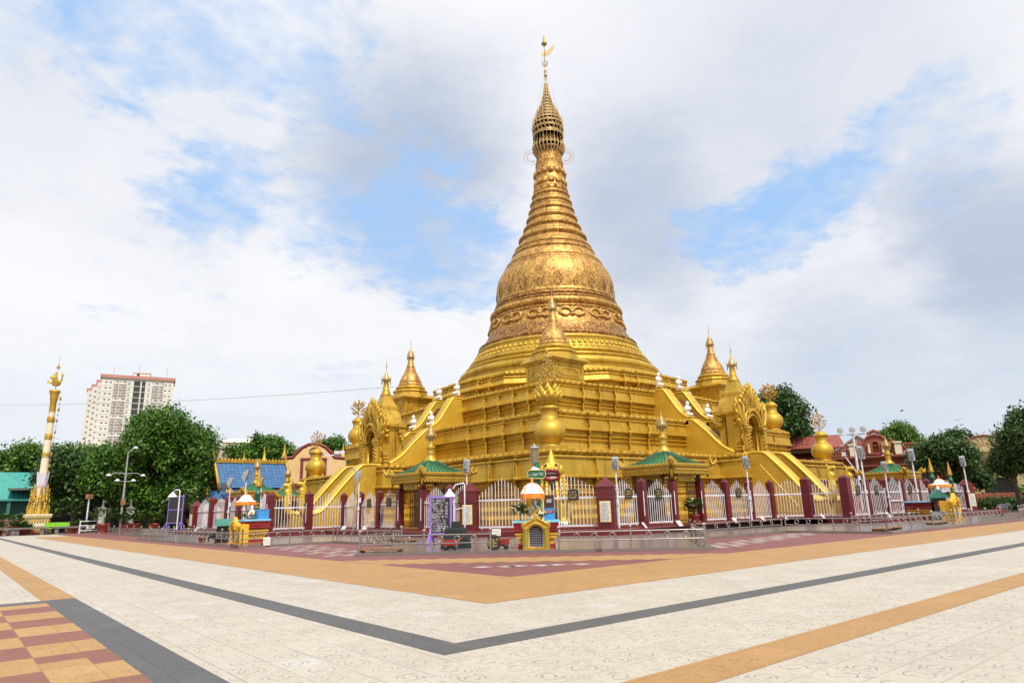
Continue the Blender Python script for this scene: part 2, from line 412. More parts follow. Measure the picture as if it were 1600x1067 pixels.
# ------------------------------------------------------------------ ground and paving
T = 0.49
def paving(name, c, c2, groove=.55, tile2=None, stain=.7, grooved=True, tvar=.10):
    """cast cement tiles: joints, engraved rings and strokes, a slightly different colour per tile, old stains"""
    m, nt, b = mat_new(name)
    N = nt.nodes; L = nt.links
    g = N.new('ShaderNodeNewGeometry'); sp = N.new('ShaderNodeSeparateXYZ'); L.new(g.outputs['Position'], sp.inputs[0])
    ux = mth(nt, 'DIVIDE', sp.outputs[0], T); uy = mth(nt, 'DIVIDE', sp.outputs[1], T)
    fx = mth(nt, 'SUBTRACT', mth(nt, 'FRACT', ux), .5); fy = mth(nt, 'SUBTRACT', mth(nt, 'FRACT', uy), .5)
    cb = N.new('ShaderNodeCombineXYZ'); L.new(mth(nt, 'FLOOR', ux), cb.inputs[0]); L.new(mth(nt, 'FLOOR', uy), cb.inputs[1])
    wn = N.new('ShaderNodeTexWhiteNoise'); wn.noise_dimensions = '2D'; L.new(cb.outputs[0], wn.inputs['Vector'])
    rnd = wn.outputs['Value']
    ax = mth(nt, 'ABSOLUTE', fx); ay = mth(nt, 'ABSOLUTE', fy)
    jx = mth(nt, 'GREATER_THAN', ax, .476); jy = mth(nt, 'GREATER_THAN', ay, .480)
    side_ = mth(nt, 'GREATER_THAN', mth(nt, 'SUBTRACT', mth(nt, 'SUBTRACT', sp.outputs[1], sp.outputs[0]), 0.0), 0.0)
    jn = ramp(nt, nz(nt, .9, 4, .6, g.outputs['Position']), .35, .6)
    jw = mth(nt, 'ADD', mth(nt, 'MULTIPLY', jn, .45), .18)
    ka = mth(nt, 'ADD', mth(nt, 'MULTIPLY', side_, .55), .30); kb = mth(nt, 'SUBTRACT', .85, mth(nt, 'MULTIPLY', side_, .55))
    joint = mth(nt, 'MULTIPLY', mth(nt, 'MAXIMUM', mth(nt, 'MULTIPLY', jx, ka), mth(nt, 'MULTIPLY', jy, kb)), jw)
    def band(v, a, w):
        return mth(nt, 'LESS_THAN', mth(nt, 'ABSOLUTE', mth(nt, 'SUBTRACT', v, a)), w)
    sgn = mth(nt, 'SUBTRACT', mth(nt, 'MULTIPLY', mth(nt, 'GREATER_THAN', rnd, .5), 2.0), 1.0)
    gx = mth(nt, 'MULTIPLY', fx, sgn)
    dx = mth(nt, 'ADD', gx, .08); 
    r1 = mth(nt, 'SQRT', mth(nt, 'ADD', mth(nt, 'MULTIPLY', dx, dx), mth(nt, 'MULTIPLY', fy, fy)))
    th = mth(nt, 'ADD', mth(nt, 'ARCTAN2', fy, dx), mth(nt, 'MULTIPLY', rnd, 6.28))
    gap = mth(nt, 'GREATER_THAN', mth(nt, 'SINE', mth(nt, 'ADD', mth(nt, 'MULTIPLY', th, 2.0), 1.0)), -.35)
    ring = mth(nt, 'MULTIPLY', band(r1, .27, .016), gap)
    ring2 = mth(nt, 'MULTIPLY', band(r1, .15, .018), mth(nt, 'LESS_THAN', mth(nt, 'SINE', mth(nt, 'MULTIPLY', th, 2.0)), .3))
    qx = mth(nt, 'SUBTRACT', gx, .5); qy = mth(nt, 'SUBTRACT', ay, .5)
    r2 = mth(nt, 'SQRT', mth(nt, 'ADD', mth(nt, 'MULTIPLY', qx, qx), mth(nt, 'MULTIPLY', qy, qy)))
    t2 = mth(nt, 'ARCTAN2', qy, qx)
    spoke = mth(nt, 'MULTIPLY', mth(nt, 'LESS_THAN', mth(nt, 'ABSOLUTE', mth(nt, 'SINE', mth(nt, 'MULTIPLY', t2, 6.0))), .28), band(r2, .17, .06))
    hx = mth(nt, 'ADD', gx, .5)
    r3 = mth(nt, 'SQRT', mth(nt, 'ADD', mth(nt, 'MULTIPLY', hx, hx), mth(nt, 'MULTIPLY', qy, qy)))
    t3 = mth(nt, 'ARCTAN2', qy, hx)
    ring3 = mth(nt, 'MULTIPLY', mth(nt, 'MAXIMUM', band(r3, .20, .014), band(r3, .34, .013)), mth(nt, 'GREATER_THAN', mth(nt, 'SINE', mth(nt, 'ADD', mth(nt, 'MULTIPLY', t3, 5.0), mth(nt, 'MULTIPLY', rnd, 20.0))), .1))
    ux2 = mth(nt, 'SUBTRACT', mth(nt, 'FRACT', mth(nt, 'MULTIPLY', gx, 3.0)), .5); uy2 = mth(nt, 'SUBTRACT', mth(nt, 'FRACT', mth(nt, 'ADD', mth(nt, 'MULTIPLY', fy, 4.0), rnd)), .5)
    dash = mth(nt, 'MULTIPLY', mth(nt, 'MULTIPLY', band(ux2, .0, .035), band(uy2, .0, .22)), band(r1, .40, .07))
    eng = mth(nt, 'MAXIMUM', mth(nt, 'MAXIMUM', mth(nt, 'MAXIMUM', ring, ring2), spoke), mth(nt, 'MAXIMUM', ring3, dash))
    wear = ramp(nt, nz(nt, 1.1, 5, .6, g.outputs['Position']), .30, .55)
    line = mth(nt, 'MAXIMUM', mth(nt, 'MULTIPLY', eng, mth(nt, 'ADD', mth(nt, 'MULTIPLY', wear, .65), .2)), joint)
    base = mixc(nt, rnd, c, c2)
    if tile2:
        cb2 = N.new('ShaderNodeCombineXYZ')
        row = mth(nt, 'FLOOR', uy); colm = mth(nt, 'FLOOR', mth(nt, 'DIVIDE', mth(nt, 'ADD', mth(nt, 'FLOOR', ux), mth(nt, 'MULTIPLY', row, .0)), 2.0))
        L.new(mth(nt, 'FLOOR', mth(nt, 'MULTIPLY', mth(nt, 'ADD', mth(nt, 'FLOOR', ux), row), .5)), cb2.inputs[0]); L.new(row, cb2.inputs[1])
        w2 = N.new('ShaderNodeTexWhiteNoise'); w2.noise_dimensions = '2D'; L.new(cb2.outputs[0], w2.inputs['Vector'])
        pick = mth(nt, 'GREATER_THAN', mth(nt, 'MODULO', mth(nt, 'ADD', mth(nt, 'ADD', mth(nt, 'FLOOR', ux), mth(nt, 'MULTIPLY', mth(nt, 'FLOOR', mth(nt, 'DIVIDE', row, 2.0)), 2.0)), 4003), 4.0), mth(nt, 'ADD', 1.5, mth(nt, 'MULTIPLY', mth(nt, 'GREATER_THAN', w2.outputs['Value'], .8), 1.0)))
        base = mixc(nt, pick, base, tile2)
    n1 = nz(nt, .35, 8, .65, g.outputs['Position']); n2 = nz(nt, 14, 6, .7, g.outputs['Position'])
    base = mixc(nt, mth(nt, 'MULTIPLY', ramp(nt, n1, .45, .75), stain * .5), base, tuple(x * .62 for x in c))
    base = mixc(nt, mth(nt, 'MULTIPLY', ramp(nt, n2, .40, .72), .42), base, tuple(x * .7 for x in c))
    n3 = nz(nt, 2.3, 9, .72, g.outputs['Position'])
    base = mixc(nt, mth(nt, 'MULTIPLY', ramp(nt, n3, .58, .70), .45), base, tuple(x * .55 for x in c))
    odd = mth(nt, 'MULTIPLY', mth(nt, 'GREATER_THAN', rnd, .985), .55)
    base = mixc(nt, odd, base, tuple(min(1, x * y) for x, y in zip(c, (1.04, 1.14, 1.28))))
    base = mixc(nt, mth(nt, 'MULTIPLY', line, groove), base, tuple(x * .22 for x in c))
    L.new(base, b.inputs['Base Color'])
    L.new(mth(nt, 'ADD', mth(nt, 'MULTIPLY', n2, .2), .55), b.inputs['Roughness'])
    bump(nt, b, mth(nt, 'SUBTRACT', mth(nt, 'MULTIPLY', n2, .25), line), .35, .012)
    return m
P_WHITE = paving('cream_paving', (.475, .428, .36), (.43, .38, .315), .75)
P_ORANGE = paving('orange_paving', (.40, .225, .082), (.36, .20, .07), .6)
P_RED = paving('red_paving', (.21, .072, .065), (.18, .06, .054), .55)
P_GREY = paving('grey_paving', (.10, .098, .097), (.082, .08, .08), .7)
P_MIX = paving('red_orange_paving', (.42, .24, .085), (.38, .215, .075), .6, (.19, .058, .052))
P_TILE = paving('white_inlay', (.42, .36, .33), (.36, .31, .28), .3)
GRANITE = tiled('granite_slab', (.21, .175, .16), .6, .006, (.10, .08, .07), .22, .2)
EARTH = paint('town_ground', (.13, .12, .085), (.08, .09, .05), .9, scale=.05, bscale=3)

def sheet(mb, x0, y0, x1, y1, z):
    return mb.add([(x0, y0, z), (x1, y0, z), (x1, y1, z), (x0, y1, z)], [(0, 1, 2, 3)])
g = MB(); sheet(g, -2500, -2500, 2500, 2500, -.03)
structure('ground', g, EARTH)
PX1, PY1 = 44.0, 43.5
g = MB(); sheet(g, -130, -130, PX1, PY1, 0)
structure('plaza', g, P_WHITE)
g = MB(); sheet(g, -49.86, -49.62, -49.37, PY1, .004); sheet(g, -49.37, -49.62, PX1, -49.13, .004)
structure('grey_paving_band', g, P_GREY)
g = MB(); sheet(g, -46.93, -46.61, -43.7, 30, .004); sheet(g, -43.7, -46.61, 30, -43.33, .004)
structure('orange_paving', g, P_ORANGE)
g = MB(); sheet(g, -43.7, -43.33, 30, 42, .004)
structure('red_paving', g, P_RED)
# the orange diagonal across the corner, with its stepped edges
g = MB()
k = 0
y = -43.33
while y < -34.3:
    xa = max(-80.75 - y, -43.7); xb = -77.95 - y
    if xb > xa: sheet(g, xa, y, xb, min(y + T, -34.3), .008)
    y += T
structure('orange_paving_diagonal', g, P_ORANGE)
g = MB()
def cross(x, y, s=.46):
    for a, b in ((0, 0), (1, 1), (-1, 1), (1, -1), (-1, -1), (2, 0), (-2, 0)):
        sheet(g, x + a * s * 1.15 - s / 2, y + b * s * 1.15 - s / 2, x + a * s * 1.15 + s / 2, y + b * s * 1.15 + s / 2, .008)
for x, y in ((-41.6, -41.1), (-40.7, -41.8), (-42.4, -40.5)):
    sheet(g, x - .23, y - .23, x + .23, y + .23, .012); sheet(g, x + .3, y - .7, x + .76, y - .24, .012)
for i in range(6):
    cross(-31.4 + i * 2.2, -40.9 + i * .42); cross(-41.6 + i * .3, -31.0 + i * 2.3)
structure('white_inlay_tiles', g, P_TILE)
g = MB(); sheet(g, -52.63, -130, -52.07, -38.95, .004); sheet(g, -130, -39.5, -52.63, -38.95, .004)
structure('grey_paving_border', g, P_GREY)
g = MB(); sheet(g, -130, -130, -52.63, -39.5, .004)
structure('chequered_paving', g, P_MIX)
g = MB(); sheet(g, -52.66, -38.95, -52.05, PY1, .004)
structure('orange_paving_stripe', g, P_ORANGE)
g = MB(); sheet(g, -50.9, -52.48, PX1, -51.87, .004)
structure('orange_paving_line', g, P_ORANGE)

# granite platform round the shrine, with its corner block and side blocks
plat = [(-42.25, -32.3), (-33.2, -42.0), (-28.0, -37.5), (-20.0, -37.5), (-20.0, -42.8), (3.5, -42.6), (3.5, -40.7), (30, -40.7), (32, -29),
        (32, 32), (-29, 32), (-40.3, 32), (-40.3, 3.6), (-42.6, 3.6), (-42.6, -20.3), (-37.5, -20.3), (-37.5, -27.4)]
g = MB(); g.prism(plat, -.02, .11)
structure('granite_platform', g, GRANITE)
# maroon plinth under the fence: a wide ledge and the step the posts stand on
def fence_line(d):
    return [(-30.0 - d * .9, -23.0 + d * .1), (-30.0 - d * .75, -23.0 - d * .45), (-25.5 - d * .45, -29.9 - d * .75), (-25.5 + d * .1, -29.9 - d * .9), (-7.3, -29.6 - d), (-5.6 - d, -31.6), (-5.6 - d, -34.4 - d), (19.0, -34.4 - d), (27 + d, -29),
            (28 + d, 28), (-29.6 - d, 28), (-29.8 - d, 20), (-34.4 - d, 19), (-34.6 - d, -3.8 - d), (-32.3, -4.9 - d), (-29.6 - d, -5.2 - d)]
g = MB(); g.prism(fence_line(2.9), .10, .39)
structure('maroon_ledge', g, MAROON)
g = MB(); g.prism(fence_line(.45), .38, .46)
structure('maroon_plinth', g, MAROON)

# ------------------------------------------------------------------ the golden pagoda
def redent(h, a, steps, w, d, chamfer=0.0):
    """plan of a terrace: square of half-size h whose sides step out towards the middle"""
    half = []
    x = -h + chamfer; y = -h
    half.append((x, y))
    x = -h + a
    for i in range(steps):
        half.append((x, y)); y -= d; half.append((x, y)); x += w
    side = half + [(-p[0], p[1]) for p in reversed(half)]
    if chamfer == 0: side = side[:-1]
    pts = []
    for k in range(4):
        c, s = math.cos(k * PI / 2), math.sin(k * PI / 2)
        pts += [(p[0] * c - p[1] * s, p[0] * s + p[1] * c) for p in side]
    return pts
def offset(poly, o):
    n = len(poly); out = []
    for i in range(n):
        a, b, c = (Vector(poly[j % n]) for j in (i - 1, i, i + 1))
        d1 = (b - a).normalized(); d2 = (c - b).normalized()
        n1 = Vector((d1.y, -d1.x)); n2 = Vector((d2.y, -d2.x))
        m = (n1 + n2); m = m / max(m.dot(n1), .2)
        out.append(tuple(b + m * o))
    return out
def scallops(mb, poly, z, hgt, step):
    """upright lotus-petal cresting along the edge"""
    n = len(poly)
    for i in range(n):
        a = Vector(poly[i]); b = Vector(poly[(i + 1) % n]); L = (b - a).length
        if L < .35: continue
        d = (b - a) / L; nn = Vector((d.y, -d.x))
        if (a.x + b.x) > -2 and (a.y + b.y) > 2 and not (nn.x < -.5 or nn.y < -.5): continue
        k = max(1, int(L / step)); w = L / k
        for j in range(k):
            c = a + d * (w * (j + .5))
            q = []
            for (u, v, o) in ((-.40, 0, .0), (.40, 0, .0), (.46, .55, .05), (.0, 1.0, .07), (-.46, .55, .05)):
                p = c + d * (u * w) + nn * (o + .02); q.append((p.x, p.y, z + v * hgt))
            p = c + nn * .16; q.append((p.x, p.y, z + hgt * .42))
            r = []
            for (u, v) in ((-.40, 0), (.40, 0), (.46, .55), (0, 1.0), (-.46, .55)):
                p = c + d * (u * w) - nn * .1; r.append((p.x, p.y, z + v * hgt))
            mb.add(q + r, [(0, 1, 5), (1, 2, 5), (2, 3, 5), (3, 4, 5), (4, 0, 5), (1, 6 + 1, 6 + 2, 2), (2, 8, 9, 3), (3, 9, 10, 4), (4, 10, 6, 0)])
def terrace(name, poly, prof, ztop, parent, crest=.36, step=.62, strips=True, pr=None):
    mb = MB(); rings = []
    for o, dz in prof: rings.append([(p[0], p[1], ztop + dz) for p in offset(poly, o)])
    n = len(poly)
    vs = [v for r in rings for v in r]
    fs = [(i * n + k, (i + 1) * n + k, (i + 1) * n + (k + 1) % n, i * n + (k + 1) % n) for i in range(len(rings) - 1) for k in range(n)]
    mb.add(vs, fs)
    top = rings[0]; mb.add([(p[0], p[1], p[2]) for p in top], [tuple(range(n))])
    scallops(mb, offset(poly, .05), ztop - crest * .9, crest, step)
    if strips:
        z0, z1, oA, oB = pr
        for i in range(n):
            a, b, c = (Vector(poly[j % n]) for j in (i - 1, i, i + 1))
            d1 = b - a; d2 = c - b
            turn = d1.x * d2.y - d1.y * d2.x
            if turn <= 0 or min(d1.length, d2.length) > 1.2: continue   # only outward corners of the small steps
            dd = d2.normalized() if d2.length > d1.length else -d1.normalized()
            nn = Vector((d1.y, -d1.x)).normalized() if d1.length > d2.length else Vector((d2.y, -d2.x)).normalized()
            w = .12
            p = b + dd * .02
            ang = math.atan2(nn.y, nn.x)
            # rib over the sloping fascia
            A = p + nn * (oA + .05); B = p + nn * (oB + .06)
            mb.tube([(A.x, A.y, ztop + z0 + .05), (B.x, B.y, ztop + z1)], [.055, .07], 5, smooth=False)
            C = p + nn * (oB - .05)
            mb.lathe([(.02, -.34), (.08, -.26), (.13, -.1), (.15, .0), (.13, .08), (.05, .12)], 8, (C.x, C.y, ztop + z1))
            D = p + nn * -.06
            mb.box((D.x, D.y, ztop + (z1 + prof[-1][1]) / 2 - .2), (.10, .10, abs(prof[-1][1] - z1) - .6), ang)
    o = mb.build(name, GOLD, parent)
    return o
pag = thing('pagoda', 'huge golden bell-shaped pagoda with ringed spire rising from square stepped terraces', 'pagoda', (0, 0, .3))
PZ = -.3
# lowest terrace (tall, slanting fascia over a shadowed recess)
prof1 = [(0, 0), (0, -.34), (-.08, -.36), (.05, -.44), (.12, -.52), (.12, -.60), (.02, -.66), (.02, -.72), (.13, -1.82), (.20, -1.88), (.20, -2.0), (-.30, -2.06), (-.32, -2.40), (-.14, -2.45), (-.06, -2.55), (-.14, -2.65),
         (-.18, -2.7), (-.18, -3.0), (-.12, -3.1), (-.25, -3.3), (-.1, -3.45), (.0, -3.5), (.0, -3.9), (.1, -4.0), (.2, -4.2), (.2, -4.55), (.42, -4.7), (.5, -4.8), (.5, -5.28)]
P1 = redent(22.0, 4.0, 4, 2.75, .20)
terrace('terrace', P1, prof1, 5.65 + PZ, pag, pr=(-.72, -1.92, .02, .17))
prof2 = [(0, 0), (0, -.34), (-.08, -.36), (.05, -.42), (.10, -.50), (.04, -.58), (-.02, -.62), (-.02, -.68), (.08, -1.38), (.16, -1.42), (.16, -1.53), (-.30, -1.58), (-.30, -1.84), (-.08, -1.88), (.02, -1.96), (-.08, -2.05),
         (-.26, -2.08), (-.26, -2.2), (-.10, -2.23), (-.01, -2.31), (-.10, -2.39), (-.20, -2.42), (-.15, -2.92), (.0, -2.97), (.09, -3.06), (.0, -3.15), (.08, -3.18), (.17, -3.34), (.17, -3.6)]
P2 = redent(18.2, 3.7, 4, 2.3, .18)
terrace('terrace', P2, prof2, 9.2 + PZ, pag, pr=(-.66, -1.46, -.02, .13))
prof3 = [(x, z * .94) for x, z in prof2]
P3 = redent(14.9, 3.3, 4, 1.95, .17)
terrace('terrace', P3, prof3, 12.5 + PZ, pag, step=.55, pr=(-.62, -1.38, -.02, .13))
prof4 = [(0, 0), (0, -.36), (-.08, -.38), (.05, -.46), (.1, -.54), (.05, -.62), (-.02, -.66), (.2, -1.12), (.26, -1.2), (.2, -1.28), (-.35, -1.32), (-.35, -1.6), (-.15, -1.7), (-.15, -1.8), (.05, -1.95), (.05, -2.4)]
P4 = redent(13.5, 9.2, 2, 1.7, .24, 7.2)
terrace('terrace', P4, prof4, 14.75 + PZ, pag, step=.5, pr=(-.66, -1.2, -.02, .2))

# round mouldings, bell and spire (profiles read upwards: radius, height)
def torus_prof(r, z, t, k=7):
    return [(r + t * math.cos(a), z + t * math.sin(a)) for a in [(-PI / 2 + PI * i / (k - 1)) for i in range(k)]]
rb = MB()
pr = [(12.9, 14.7), (12.9, 15.1), (12.6, 15.15), (12.6, 15.35), (12.25, 15.4), (12.1, 15.65), (12.3, 15.75)]
pr += torus_prof(11.35, 16.3, .46, 8) + [(11.05, 16.8), (11.0, 17.0), (11.15, 17.05), (11.1, 17.25), (10.75, 17.35)] + torus_prof(10.45, 17.7, .26, 6) + [(10.3, 18.0), (10.35, 18.1), (10.25, 18.3), (10.0, 18.45), (9.95, 18.55), (9.6, 19.25), (9.7, 19.3), (9.6, 19.5), (9.45, 19.6)]
rb.lathe([(r, z + PZ) for r, z in pr], 128)
for i in range(96):                                   # two rows of upright petals round the shoulder
    a = 2 * PI * i / 96
    for (r0_, z0_, r1_, z1_, w) in ((10.13, 18.42, 9.72, 19.0, .27), (10.42, 17.95, 10.22, 18.35, .22)):
        ca, sa = math.cos(a), math.sin(a)
        m = Matrix.Rotation(a, 3, 'Z') @ Matrix.Rotation(-math.atan2(r0_ - r1_, z1_ - z0_), 3, 'Y')
        rb.ell(((r0_ + r1_) / 2 * ca, (r0_ + r1_) / 2 * sa, (z0_ + z1_) / 2 + PZ), (.1, w, (z1_ - z0_) * .55), 6, 5, m)
rb.build('round_moulding', GOLD, pag)

bell = MB()
pr = [(9.45, 19.55), (9.35, 19.75), (9.5, 19.85), (9.45, 20.0), (9.1, 20.2), (8.75, 20.6), (8.4, 21.2), (8.18, 21.8), (8.02, 22.4), (7.9, 22.9), (7.8, 23.2), (7.95, 23.26), (7.95, 23.4), (7.75, 23.45), (7.75, 23.55)]
pr += torus_prof(7.62, 24.0, .42, 9) + [(7.5, 24.5), (7.62, 24.56), (7.62, 24.72), (7.35, 24.8)] + torus_prof(7.3, 25.05, .17, 6) + [(7.25, 25.35), (7.33, 25.4), (7.3, 25.5), (7.2, 25.55)]
pr += [(7.2, 25.8), (7.22, 26.6), (7.2, 27.3), (7.12, 27.9), (6.95, 28.5), (6.68, 29.1), (6.38, 29.55), (6.15, 29.8), (6.2, 29.86), (6.12, 30.0), (5.98, 30.06), (5.95, 30.2), (6.02, 30.25), (5.9, 30.45), (5.75, 30.5)]
bell.lathe([(r, z + PZ) for r, z in pr], 128)
for i in range(72):                                   # bead row over the big ring
    a = 2 * PI * i / 72
    bell.ell((7.55 * math.cos(a), 7.55 * math.sin(a), 24.64 + PZ), .12, 6, 4)
    bell.ell((7.9 * math.cos(a + .04), 7.9 * math.sin(a + .04), 23.33 + PZ), .12, 6, 4)
bo = bell.build('bell', GOLD_L, pag)
sc = MB()                                             # stucco scrolls round the waist
for i in range(14):
    a0 = 2 * PI * (i + .3) / 14
    def on(u, v, o=.0):
        z = 22.35 + v; r = 8.02 - (v * .2) + o
        a = a0 + u / 8.0
        return (r * math.cos(a), r * math.sin(a), z + PZ)
    for sgn in (-1, 1):
        pts = []
        for k in range(15):
            q = k / 14 * 1.55 * PI
            rr = .92 * (1 - .05 * k)
            pts.append(on(sgn * (.86 - rr * math.cos(q) * .9), .1 + rr * math.sin(q) * .72, .06))
        sc.tube(pts, [.21 - .009 * k for k in range(15)], 6)
        sc.tube([on(sgn * .1, -.1, .05), on(sgn * .7, -.36, .08), on(sgn * 1.35, -.1, .05), on(sgn * 1.62, .3, .03)], [.12, .22, .19, .05], 6)
    sc.ell(on(0, .4, .05), (.26, .26, .42), 8, 6)
    sc.ell(on(0, -.2, .06), (.3, .3, .22), 8, 6)
sc.build('scroll_relief', GOLD_L, bo)
fl = MB()                                             # thin raised flame leaves on the bell's body
for i in range(22):
    a0 = 2 * PI * i / 22; hh = 1.9 if i % 2 == 0 else 1.1; ww = .62 if i % 2 == 0 else .4
    def on2(u, v):
        z = 25.75 + v
        r = float(np.interp(z, [25.5, 26.6, 27.3, 27.9, 28.5, 29.1], [7.2, 7.22, 7.2, 7.12, 6.95, 6.68])) + .015
        a = a0 + u / 7.2
        return (r * math.cos(a), r * math.sin(a), z + PZ)
    for s_ in (.95, .6):
        pts = [on2(s_ * ww * math.sin(PI * t) * (1 - t * .4) * sg, hh * s_ * t + .05) for sg, ts in ((1, [k / 8 for k in range(9)]), (-1, [1 - k / 8 for k in range(9)])) for t in ts]
        fl.tube(pts, .032, 4)
fl.build('flame_relief', paint('brown_patina', (.17, .08, .03), (.22, .11, .04), .6, .3, 9), bo)

spire = MB()
pr = [(5.75, 30.45), (5.7, 30.6), (5.3, 31.35), (5.12, 31.55)]
rings = [(5.0, 31.75, .2), (4.55, 32.5, .30), (4.0, 33.95, .30), (3.42, 35.35, .26), (3.02, 36.6, .24), (2.74, 37.75, .20), (2.52, 38.85, .18), (2.28, 39.9, .16)]
for i, (r, z, t) in enumerate(rings):
    pr += [(r - .02, z - t - .12), (r + .06, z - t - .10)] + torus_prof(r, z, t, 7) + [(r - .08, z + t + .03), (r - .02, z + t + .1), (r - .06, z + t + .2), (r - .14, z + t + .23)]
    if i < len(rings) - 1:
        r2, z2, t2 = rings[i + 1]
        zb = z2 - t2 - .2
        pr += [(r - .17, z + t + .3), ((r * .45 + r2 * .55), zb - .12), (r2 + .10, zb - .1), (r2 + .12, zb)]
pr += [(2.2, 40.35), (2.14, 40.7), (2.2, 40.75), (2.12, 41.1), (1.98, 41.2), (1.98, 42.3), (1.94, 42.35), (1.9, 43.2), (1.98, 43.3), (1.92, 43.5), (1.78, 43.6), (1.72, 44.6), (1.78, 44.7), (1.72, 44.85), (1.62, 44.95), (1.58, 45.8), (1.66, 45.9), (1.6, 46.1)]
spire.lathe([(r, z + PZ) for r, z in pr], 72)
spo = spire.build('ringed_spire', GOLD_L, pag)
for z, r, rx, rz_, tilt in ((41.65, 2.02, .16, .45, -.12), (42.95, 1.98, .2, .34, .12), (40.55, 2.15, .1, .3, -.1)):
    lo = MB()                                         # turned-down and turned-up lotus petals, one row each
    for i in range(14):
        a = 2 * PI * i / 14
        lo.ell((r * math.cos(a), r * math.sin(a), z + PZ), (rx, .42, rz_), 8, 6, Matrix.Rotation(a, 3, 'Z') @ Matrix.Rotation(tilt, 3, 'Y'))
    lo.build('lotus_petals', GOLD_L, spo)
for z, r, hh in ((44.2, 1.74, .42), (45.4, 1.6, .36)):
    lo = MB()
    for i in range(28):
        a = 2 * PI * i / 28
        lo.box((r * math.cos(a), r * math.sin(a), z + PZ), (.1, .2, hh * 2), a)
    lo.build('petal_band', GOLD_L, spo)

# the crown (umbrella finial): open tiers of ironwork round a gilded core
hti = MB()
hti.lathe([(r, z + PZ) for r, z in [(1.45, 46.0), (1.3, 46.4), (1.2, 47.6), (1.22, 47.65), (1.15, 49.4), (.8, 51.0), (.5, 53.0), (.2, 55.0), (.12, 56.5)]], 20)
hto = hti.build('crown_core', GOLD_L, pag)
tier = MB()
def ringwire(mb, r, z, t=.05, n=36, flat=1.6):
    mb.lathe([(r - t, z + PZ), (r + t, z + t * flat + PZ), (r + t, z - t * flat + PZ), (r - t, z + PZ)], n)
levels = [(1.92, 48.7), (1.98, 49.4), (1.95, 50.1), (1.78, 50.75), (1.52, 51.35), (1.26, 51.95), (1.02, 52.5), (.82, 53.05), (.66, 53.6), (.52, 54.15), (.40, 54.7), (.30, 55.25), (.22, 55.8)]
for i, (r, z) in enumerate(levels):
    ringwire(tier, r, z, .06); ringwire(tier, r * .985, z + .2, .035)
    k = max(9, int(r * 12))
    for j in range(k):
        a = 2 * PI * j / k + i * .2
        ca, sa = math.cos(a), math.sin(a)
        hh = .62 if i > 1 else .4
        tier.box((r * ca, r * sa, z + hh / 2 + PZ), (.05, .09, hh), a)
        if j % 2 == 0:
            tier.tube([(r * ca, r * sa, z + PZ), (r * 1.06 * ca, r * 1.06 * sa, z + .5 + PZ), (r * 1.05 * ca, r * 1.05 * sa, z + .95 + PZ)], [.06, .06, .01], 4)
        if i < 3: tier.ell((r * 1.0 * ca, r * 1.0 * sa, z - .25 + PZ), (.06, .06, .14), 5, 4)
        if i + 1 < len(levels):
            r2, z2 = levels[i + 1]
            tier.tube([(r * ca, r * sa, z + .2 + PZ), (r2 * .96 * ca, r2 * .96 * sa, z2 + PZ)], .045, 4, caps=False)
tier.build('crown_tiers', BRONZE, hto)
hang = MB()                                           # hanging bells and the flame-edged lower crown
for j in range(26):
    a = 2 * PI * j / 26; ca, sa = math.cos(a), math.sin(a)
    l = .9 + .5 * ((j * 7) % 5) / 4
    hang.tube([(1.95 * ca, 1.95 * sa, 48.6 + PZ), (1.98 * ca, 1.98 * sa, 48.6 - l + PZ)], .02, 4)
    hang.lathe([(.02, .18), (.07, .1), (.1, 0)], 6, (1.98 * ca, 1.98 * sa, 48.6 - l + PZ))
    hang.tube([(1.62 * ca, 1.62 * sa, 45.9 + PZ), (2.0 * ca, 2.0 * sa, 46.5 + PZ), (2.1 * ca, 2.1 * sa, 47.1 + PZ), (1.95 * ca, 1.95 * sa, 47.6 + PZ)], [.12, .12, .08, .02], 5)
    hang.ell((1.75 * ca, 1.75 * sa, 46.2 + PZ), (.16, .16, .22), 6, 5)
    if j % 3 == 0: hang.tube([(2.0 * ca, 2.0 * sa, 46.4 + PZ), (2.0 * ca, 2.0 * sa, 48.8 + PZ)], .03, 4)
ringwire(hang, 1.75, 46.5, .08); ringwire(hang, 2.0, 47.0, .04); ringwire(hang, 1.95, 48.5, .05)
hang.build('crown_bells', BRONZE, hto)
for sg in (-1, 1):                                    # two wire hoops with rays at the crown's sides
    hoop = MB()
    c = Vector((0.766 * sg * 2.0, -.643 * sg * 2.0, 45.75 + PZ)); d = Vector((.766 * sg, -.643 * sg, 0))
    for rr, t in ((.62, .035), (1.05, .016)):
        hoop.tube([c + d * (.2 + rr * math.cos(q)) + Vector((0, 0, rr * math.sin(q))) for q in [(-2.2 + 4.4 * k / 18) for k in range(19)]], t, 5)
    for k in range(19):
        q = -2.0 + 4.0 * k / 18
        u = d * math.cos(q) + Vector((0, 0, math.sin(q)))
        hoop.tube([c + d * .2 + u * .65, c + d * .2 + u * 1.15], .01, 4)
    hoop.build('wire_hoop', BRONZE, hto)
fin = MB()
fin.lathe([(r, z + PZ) for r, z in [(.13, 56.3), (.2, 56.6), (.1, 56.8), (.16, 57.2), (.08, 57.6), (.24, 57.75), (.24, 57.9), (.08, 58.0), (.2, 58.3), (.16, 58.7), (.06, 59.0), (.05, 62.6)]], 12)
fin.lathe([(r, z + PZ) for r, z in [(.05, 62.5), (.34, 62.62), (.40, 62.8), (.26, 63.0), (.14, 63.4), (.16, 63.6), (.08, 64.0), (.02, 64.3)]], 14)
